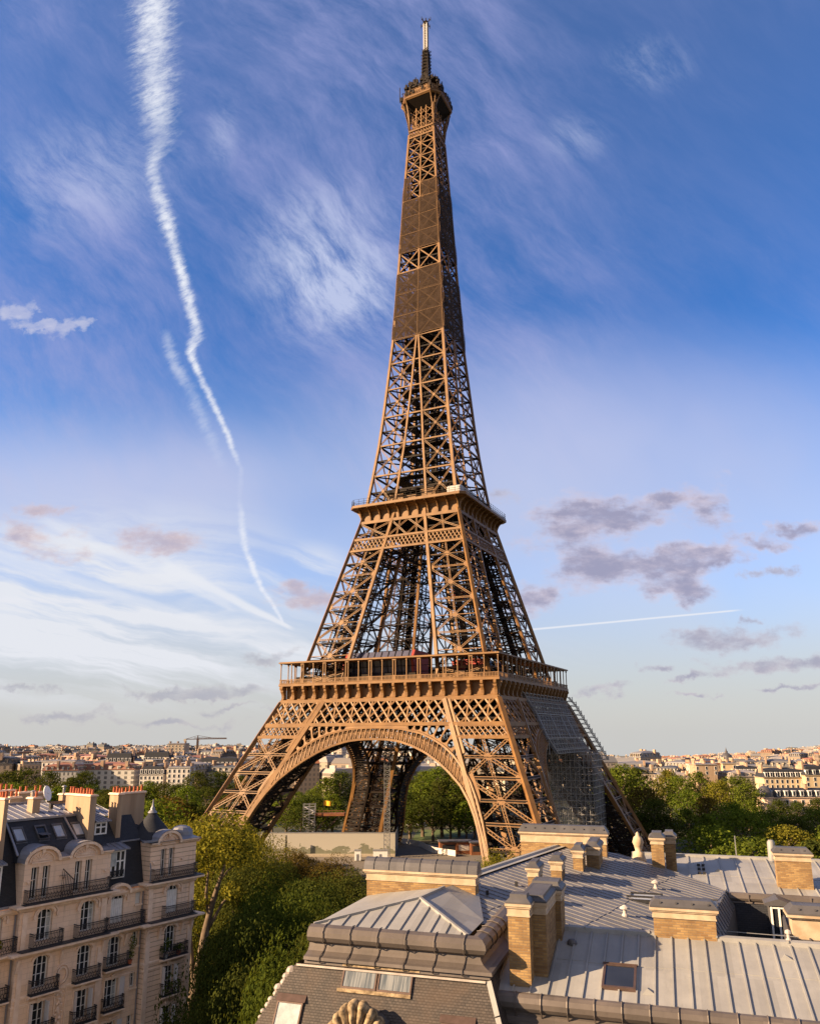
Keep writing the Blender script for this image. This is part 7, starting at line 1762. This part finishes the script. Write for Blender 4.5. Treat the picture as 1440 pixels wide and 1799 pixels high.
def crane():
    d = 1100; b = at_y(346, 1325, d); zt = at_y(346, 1299, d).z; g = ground_z(b.x, d)
    t_ = thing('tower_crane', 'thin tower crane with a long jib standing over the left skyline', 'crane', (b.x, d, g)); H = zt-g
    m = MB(); 
    for sx, sy in ((-1,-1),(1,-1),(1,1),(-1,1)): m.bar((sx*.8, sy*.8, 0), (sx*.8, sy*.8, H+1), 1.0, 1.0)
    for z in np.arange(2, H, 2.5): m.bar((-.8, -.8, z), (.8, -.8, z+2.5), .25, .25); m.bar((-.8, -.8, z), (.8, -.8, z), .25, .25)
    part('mast', m, M['frame_brown'], t_)
    x0, x1 = at_y(325, 1299, d).x-b.x, at_y(398, 1298, d).x-b.x; j = MB()
    j.bar((x0, 0, H), (x1, 0, H+.6), 1.1, 1.1); j.bar((x0*.3, 0, H+1.8), (x1, 0, H+1.6), .8, .8)
    for x in np.arange(2, x1, 2.4): j.bar((x, 0, H), (x+1.2, 0, H+1.7), .25, .25); j.bar((x+1.2, 0, H+1.7), (x+2.4, 0, H), .25, .25)
    j.bar((0, 0, H+5), (x1*.5, 0, H+1.7), .5, .5); j.bar((0, 0, H+5), (x0, 0, H), .5, .5); j.bar((0, 0, H), (0, 0, H+5), 1.2, 1.2); part('jib', j, M['frame_brown'], t_)
    c = MB(); c.box(x0-1.5, x0+2, -1, 1, H-3, H+.3); part('counterweight', c, M['stone'], t_); c = MB(); c.box(.8, 3, -1, 1, H-2.5, H-.3); part('cab', c, M['white'], t_)
crane()

# ================================================================ works and small things round the tower
FT = frame(TX, TY, 0, TRZ)
def sheet_mat(name, c, alpha, rough=.8):
    m, t, b, out = material(name); tc = t.new('ShaderNodeTexCoord'); n = t.noise(tc.outputs['Object'], .5, 5, .6)
    t.set(b.inputs['Base Color'], t.mix(n, c, tuple(x*.6 for x in c))); b.inputs['Roughness'].default_value = rough
    tr = t.new('ShaderNodeBsdfTransparent'); mx = t.new('ShaderNodeMixShader'); t.set(mx.inputs[0], t.m('MULTIPLY_ADD', n, .4, alpha-.2)); t.l.new(tr.outputs[0], mx.inputs[1]); t.l.new(b.outputs[0], mx.inputs[2]); t.l.new(mx.outputs[0], out.inputs[0])
    return m
M['debris_sheet'] = sheet_mat('debris_netting', (.19, .187, .19), .42)
def scaffold():
    V = Vector; loc = FT @ V((44, 20, 0))
    S = thing('scaffolding', 'grey tube scaffolding with debris netting hung on the shaded side of the tower', 'scaffolding', loc, TRZ)
    P = lambda n, mb, m, par=None: part(n, mb, M[m], par or S, frame=FT)
    sl = MB(); ed = MB(); nt = MB()
    X = lambda z, o: W(z) + .45 + o*.7
    y0 = lambda z: float(np.interp(z, [37, 41.5, 48.6, 57], [-8, -11.5, -10.9, -13.4])); y1 = lambda z: float(np.interp(z, [37, 57], [29.5, 31.5]))
    zs = np.arange(37.2, 57.6, 1.35)
    for o in (0, 1.1):
        for z in zs: sl.bar((X(z, o), y0(z), z), (X(z, o), y1(z), z), .11, .11)
        for e in np.linspace(0, 1, 30):
            for a, b in zip(zs[:-1], zs[1:]):
                sl.bar((X(a, o), y0(a)+(y1(a)-y0(a))*e, a), (X(b, o), y0(b)+(y1(b)-y0(b))*e, b), .08, .08)
        for k, e in enumerate(np.linspace(0, .93, 14)):
            for a, b in zip(zs[:-1:2], zs[2::2]): sl.bar((X(a, o), y0(a)+(y1(a)-y0(a))*e, a), (X(b, o), y0(b)+(y1(b)-y0(b))*(e+.06), b), .1, .1)
    P('tube_grid', sl, 'dull_steel')
    n = 12
    for i in range(n):
        za, zb = 37.2+20*i/n, 37.2+20*(i+1)/n; nt.poly([(X(za, .4), y0(za), za), (X(za, .4), y1(za), za), (X(zb, .4), y1(zb), zb), (X(zb, .4), y0(zb), zb)])
    P('debris_netting', nt, 'debris_sheet')
    pts = [V((X(z, 1.5), y0(z), z)) for z in (57.5, 54, 48.6, 44, 41.5, 37.5)]
    for a, b in zip(pts[:-1], pts[1:]): ed.bar(a, b, .18, .18)
    for z, f0 in ((54.5, 0), (48.6, 0), (41.6, 0), (38.2, 0)): ed.bar((X(z, 1.5), y0(z), z), (X(z, 1.5), y1(z), z), .13, .16)
    for e in (.33, .62, .8): ed.bar((X(48.6, 1.5), y0(48.6)+40*e, 48.6), (X(41.6, 1.5), y0(41.6)+40*e, 41.6), .22, .22)
    for y in (-11, -2, 8, 18, 28): ed.bar((X(41.6, 1.5), y, 41.6), (X(41.6, 1.5), y, 37), .2, .2)
    P('guard_rail', ed, 'rail_grey')
    tw = MB(); sh = MB()
    xs = np.arange(33, 47.1, 1.4); ys = np.arange(15.5, 30, 1.8); zz = np.arange(.5, 37.5, 2.0)
    for z in zz:
        for y in (ys[0], ys[-1]): tw.bar((xs[0], y, z), (xs[-1], y, z), .15, .15)
        for x in (xs[0], xs[-1]): tw.bar((x, ys[0], z), (x, ys[-1], z), .15, .15)
        tw.box(xs[0], xs[-1], ys[0], ys[0]+1.0, z-.06, z)
    for x in xs:
        for y in (ys[0], ys[1], ys[-1]): tw.bar((x, y, 0), (x, y, 37.5), .14, .14)
    for y in ys: tw.bar((xs[-1], y, 0), (xs[-1], y, 37.5), .14, .14); tw.bar((xs[0], y, 0), (xs[0], y, 37.5), .14, .14)
    for i, z in enumerate(zz[:-1]):
        for j in range(0, len(xs)-2, 3): a, b = (xs[j], xs[j+2]) if i % 2 else (xs[j+2], xs[j]); tw.bar((a, ys[0]-.05, z), (b, ys[0]-.05, z+2), .11, .11)
    P('tube_tower', tw, 'steel')
    sh.poly([(xs[0], ys[0]+.2, 22), (xs[-1]-4, ys[0]+.2, 22), (xs[-1]-4, ys[0]+.2, 37), (xs[0], ys[0]+.2, 37)]); sh.poly([(xs[-1]-.2, ys[0], 18), (xs[-1]-.2, ys[-1], 18), (xs[-1]-.2, ys[-1], 37), (xs[-1]-.2, ys[0], 37)]); sh.poly([(xs[0], ys[0]+1.9, 0), (xs[-1], ys[0]+1.9, 0), (xs[-1], ys[0]+1.9, 37), (xs[0], ys[0]+1.9, 37)])
    P('debris_netting', sh, 'debris_sheet')
    st = MB()
    for z in np.arange(34, 54, 1.5):
        w0, w1 = W(z)+.6, W(z+1.5)+.6
        for o in (0, 2.2):
            st.bar((w0+o, w0-1, z), (w1+o, w1-1, z+1.5), .22, .22); st.bar((w0+o, w0+1, z), (w1+o, w1+1, z+1.5), .22, .22)
        st.bar((w0, w0, z), (w0+2.4, w0, z), .2, .2); st.bar((w0, w0-1, z), (w0+2.2, w0+1, z+.6), .16, .16); st.bar((w0+2.3, w0, z), (w0+2.3, w0, z+1.5), .18, .18); st.bar((w0+2.3, w0, z+1.2), (w1, w1, z+1.5), .14, .14)
    P('stair_flight', st, 'steel')
M['dull_steel'] = plain('dull_tube', (.22, .22, .22), (.15, .15, .155), 1., .5)
M['rail_grey'] = plain('scaffold_rail', (.30, .30, .30), (.22, .22, .23), 1., .5)
scaffold()
def lattice_mast(px, y0p, y1p, Y, wd, label, mat='steel', name='lattice_mast', step=1.5):
    a = at_y(px, y0p, Y); H = a.z
    t_ = thing(name, label, 'mast', (a.x, Y, 0)); m = MB()
    q = [(-1, -1), (1, -1), (1, 1), (-1, 1)]; h = wd/2
    for i, j in q: m.bar((i*h, j*h, 0), (i*h, j*h, H), .16, .16)
    for z in np.arange(0, H-step, step):
        for k in range(4): (a0, b0), (a1, b1) = q[k], q[(k+1) % 4]; m.bar((a0*h, b0*h, z), (a1*h, b1*h, z+step), .12, .12); m.bar((a0*h, b0*h, z), (a1*h, b1*h, z), .12, .12)
    part('truss', m, M[mat], t_); c = MB(); c.box(-h*1.5, h*1.5, -h*1.5, h*1.5, 0, .4); part('base_plate', c, M['stone'], t_)
lattice_mast(680, 1312, 1500, 292, 2.0, 'tallest grey steel truss mast standing right of the white hoarding under the arch')
lattice_mast(637, 1345, 1465, 318, 1.6, 'grey truss hoist mast standing left against the far tower leg', 'steel'); lattice_mast(661, 1340, 1465, 320, 1.3, 'grey truss hoist mast standing at the middle of the far tower leg', 'steel')
def hoarding():
    Y = 296; a, b = at_y(455, 1465, Y), at_y(694, 1472, Y); H = at_y(600, 1464, Y).z; L = b.x-a.x
    t_ = thing('site_hoarding', 'long pale translucent hoarding wall round the works between the tower legs', 'hoarding', (a.x, Y, 0)); m = MB()
    mt, t, bs, _ = material('hoarding_sheet'); tc = t.new('ShaderNodeTexCoord'); X, Yy, Z = t.sep(tc.outputs['Object'])
    n = t.noise(t.comb(t.m('MULTIPLY', X, .22), 0, t.m('MULTIPLY', Z, .4)), 1., 4, .6)
    low = t.m('MULTIPLY', t.m('LESS_THAN', Z, t.m('MULTIPLY_ADD', n, 10., -2.2)), .75)        # printed row of bushes along the foot
    jn = t.m('LESS_THAN', t.m('FRACT', t.m('DIVIDE', X, 2.4)), .03)
    t.set(bs.inputs['Base Color'], t.mix(t.m('MULTIPLY', jn, .3), t.mix(low, (.42, .395, .345), (.10, .11, .06)), (.4, .36, .3))); bs.inputs['Roughness'].default_value = .25
    m.box(0, L, 0, .15, 0, H); part('panel_wall', m, mt, t_)
    m = MB(); m.box(L-.1, L+.05, .15, 22, 0, H*.98); part('return_wall', m, M['steel'], t_)
    m = MB(); m.box(-.1, L+.1, -.08, .25, H, H+.25); part('top_rail', m, M['steel'], t_)
    m = MB(); m.box(0, L, -1.2, -.15, 0, .9); part('plinth', m, M['stone'], t_)
    for px, lb in ((503, 'dark post in front of the pale hoarding'),): p = at_y(px, 1470, Y-3); o = thing('post', lb, 'post', (p.x, Y-3, 0)); m = MB(); m.bar((0, 0, 0), (0, 0, H*.95), .45, .45); m.box(-.35, .35, -.35, .35, 0, .4); part('shaft', m, M['dark_iron'], o)
    for px, lb, w_ in ((628, 'narrow white site cabin at the foot of the hoarding', 2.2), (668, 'wider white site cabin beside the steel truss mast', 5.0)):
        p = at_y(px, 1500, 285); z0 = 0; o = thing('site_cabin', lb, 'cabin', (p.x, 285, 0)); m = MB(); m.box(-w_/2, w_/2, 0, 2.4, .2, 3.4); part('body', m, M['white'], o); m = MB(); m.box(-w_/2-.15, w_/2+.15, -.15, 2.55, 3.4, 3.6); part('roof', m, M['steel'], o); m = MB(); m.box(-.4, .4, -.06, 0, .3, 2.3); part('door', m, M['zinc_blue'], o)
hoarding()
def stair_tower():
    Y = 330; a = at_y(533, 1412, Y); b = at_y(553, 1412, Y); H = a.z; w_ = b.x-a.x
    t_ = thing('stair_tower', 'pale scaffold stair tower beside the brown platform under the arch', 'stair tower', (a.x, Y, 0)); m = MB()
    for x in (0, w_/2, w_):
        for y in (0, 2.5): m.bar((x, y, 0), (x, y, H), .2, .2)
    for z in np.arange(0, H+.1, 2.0):
        for y in (0, 2.5): m.bar((0, y, z), (w_, y, z), .18, .18); m.bar((0, y, z+1), (w_, y, z+1), .12, .12)
    part('frame', m, M['steel'], t_); s = MB(); k = 0
    for z in np.arange(0, H-2, 2.0): a_, b_ = (0, w_) if k % 2 else (w_, 0); s.bar((a_, 1.2, z), (b_, 1.2, z+2), 1.0, .2); k += 1
    part('stair_flight', s, M['white'], t_)
    p0, p1 = at_y(553, 1430, Y), at_y(604, 1432, Y)
    d = thing('work_platform', 'rust brown raised platform joining the stair tower to the far leg', 'platform', (p0.x, Y+1, 0)); m = MB(); L = p1.x-p0.x; z = p0.z
    m.box(0, L, 0, 4, z-1.0, z); part('deck', m, M['frame_rust'], d); m = MB()
    for x in np.linspace(0, L, 8): m.bar((x, 0, z), (x, 0, z+1.1), .1, .1)
    m.bar((0, 0, z+1.1), (L, 0, z+1.1), .12, .12); part('handrail', m, M['frame_rust'], d); m = MB()
    for x in (L*.45, L*.8): m.bar((x, 2, z-1), (x-9, 2, 0), .5, .5)
    part('strut', m, M['frame_brown'], d)
    f = at_y(567, 1424, Y); o = thing('flag', 'small yellow flag on a short pole above the brown platform', 'flag', (f.x, Y+1.5, z)); m = MB(); m.bar((0, 0, 0), (0, 0, 5), .16, .16); part('pole', m, M['dark_iron'], o)
    m = MB(); V_ = [(3.2*i/6, .3*math.sin(i), 5-1.9*j-.25*i/6) for j in (0, 1) for i in range(7)]; m.add(V_, [(i, i+1, 7+i+1, 7+i) for i in range(6)]); part('cloth', m, M['flag_yellow'], o)
M['frame_rust'] = plain('rusty_deck', (.25, .10, .045), (.17, .065, .03), .6, .8); M['flag_yellow'] = plain('yellow_cloth', (.75, .42, .03), (.6, .33, .02), 1., .8)
stair_tower()
def grounds():
    m, t, b, _ = material('lawn_grass'); tc = t.new('ShaderNodeTexCoord'); n = t.noise(tc.outputs['Object'], .25, 6, .65); t.set(b.inputs['Base Color'], t.mix(n, (.035, .065, .012), (.085, .12, .022))); b.inputs['Roughness'].default_value = .95
    g = MB(); c = [at_z(x, y, .05) for x, y in ((722, 1478), (800, 1474), (835, 1458), (735, 1458))]; g.poly(c); structure('lawn', g, m)
    m2, t, b, _ = material('gravel'); tc = t.new('ShaderNodeTexCoord'); n = t.noise(tc.outputs['Object'], .15, 7, .65); t.set(b.inputs['Base Color'], t.mix(n, (.16, .135, .11), (.10, .085, .07))); b.inputs['Roughness'].default_value = .95
    g = MB(); c = [at_z(x, y, .03) for x, y in ((455, 1530), (900, 1560), (900, 1486), (700, 1484), (455, 1484))]; g.poly(c); structure('esplanade', g, m2)
    m3, t, b, _ = material('asphalt'); tc = t.new('ShaderNodeTexCoord'); n = t.noise(tc.outputs['Object'], .6, 6, .65); t.set(b.inputs['Base Color'], t.mix(n, (.045, .045, .047), (.065, .063, .062))); b.inputs['Roughness'].default_value = .9
    g = MB(); c = [at_z(x, y, .04) for x, y in ((225, 1450), (460, 1430), (460, 1421), (225, 1436))]; g.poly(c); structure('road', g, m3)
    # site fence
    p = [at_z(x, y, 0) for x, y in ((706, 1483), (735, 1488), (762, 1500), (800, 1506))]; f = thing('site_fence', 'low pale curved site fence in front of the lawn under the arch', 'fence', tuple(p[0])); w = MB(); ps = MB()
    for a, b_ in zip(p[:-1], p[1:]): w.bar(a+Vector((0, 0, 1.2)), b_+Vector((0, 0, 1.2)), .08, 2.0); ps.bar(a, a+Vector((0, 0, 2.5)), .2, .2)
    part('panel', w, M['pale_wall'], f, frame=Matrix.Identity(4)); part('post_row', ps, M['steel'], f, frame=Matrix.Identity(4))
    # kiosks
    for i, (px, py, w_, lb) in enumerate(((788, 1501, 6.5, 'rust red kiosk left of the others under the arch'), (815, 1501, 5.5, 'rust red kiosk with pale front in the middle of the row under the arch'), (838, 1503, 4.5, 'dark kiosk third in the row near the arch foot'))):
        q = at_z(px, py, 0); o = thing('kiosk', lb, 'kiosk', tuple(q), .1, 'kiosks in a row under the arch'); m = MB(); m.box(-w_/2, w_/2, 0, 4, 0, 4.2); part('body', m, M['frame_rust'], o); m = MB(); m.prism([(-w_/2-.5, -.8, 4.2), (w_/2+.5, -.8, 4.2), (w_/2+.3, -.8, 4.6), (-w_/2-.3, -.8, 4.6)], (0, 5.2, 0)); part('roof', m, M['zinc_dark'], o); m = MB(); m.box(-w_*.35, w_*.35, -.05, .0, 1.2, 3.2); part('counter_hatch', m, M['pale_wall'] if i == 1 else M['dark_iron'], o)
    q = at_z(712, 1452, 0); o = thing('white_marquee', 'white ridged marquee tent right of the far tower leg', 'tent', tuple(q), -.3); m = MB(); m.box(0, 9, 0, 6, 0, 3); part('wall', m, M['white'], o); m = MB(); m.prism([(-.3, -.3, 3), (-.3, 6.3, 3), (-.3, 3, 5.2)], (9.6, 0, 0)); part('roof', m, M['white'], o)
def car_meshes():
    b = MB(); prof = [(-2.1, .35), (2.1, .35), (2.12, .75), (1.95, .92), (1.05, 1.02), (.5, 1.45), (-1.0, 1.5), (-1.75, 1.05), (-2.12, .95)]; b.prism([(x, -.85, z) for x, z in prof], (0, 1.7, 0))
    g = MB(); g.prism([(.98, -.87, 1.03), (.48, -.87, 1.4), (-.98, -.87, 1.44), (-1.55, -.87, 1.06)], (0, 1.74, 0)); w = MB()
    w.lathe((0, 0, 0), [(0, -.1), (.33, -.1), (.33, .1), (0, .1)], 14)
    for i, (x, y, z) in enumerate(w.v): w.v[i] = (x, z, y)
    return b.mesh('body'), g.mesh('window_band'), w.mesh('wheel')
def cars():
    b, g, w = car_meshes(); g.materials.append(M['glass']); w.materials.append(M['dark_iron'])
    cols = {'white': M['white'], 'grey': M['steel'], 'black': M['dark_iron'], 'red': M['red']}
    for px, py, c, lb in ((366, 1436, 'white', 'white parked car left of the left tower leg'), (358, 1438, 'grey', 'grey parked car at the left end of the row beyond the plane tree'), (432, 1428, 'white', 'white parked car seen through the left tower leg'), (441, 1430, 'grey', 'grey parked car seen through the left tower leg'), (375, 1434, 'black', 'black parked car beside the white one left of the tower leg'), (515, 1464, 'grey', 'grey van sized car just above the hoarding')):
        q = at_z(px, py, 0.05); o = thing('parked_car', lb, 'car', tuple(q), rnd.uniform(-.3, .3), 'cars parked along the park avenue')
        me = b.copy(); me.materials.append(cols[c]); part('body', me, None, o); part('window_band', g, None, o)
        for x in (-1.3, 1.3):
            for y in (-.8, .8): k = part('wheel', w, None, o); k.location = (x, y, .33)
grounds(); cars()
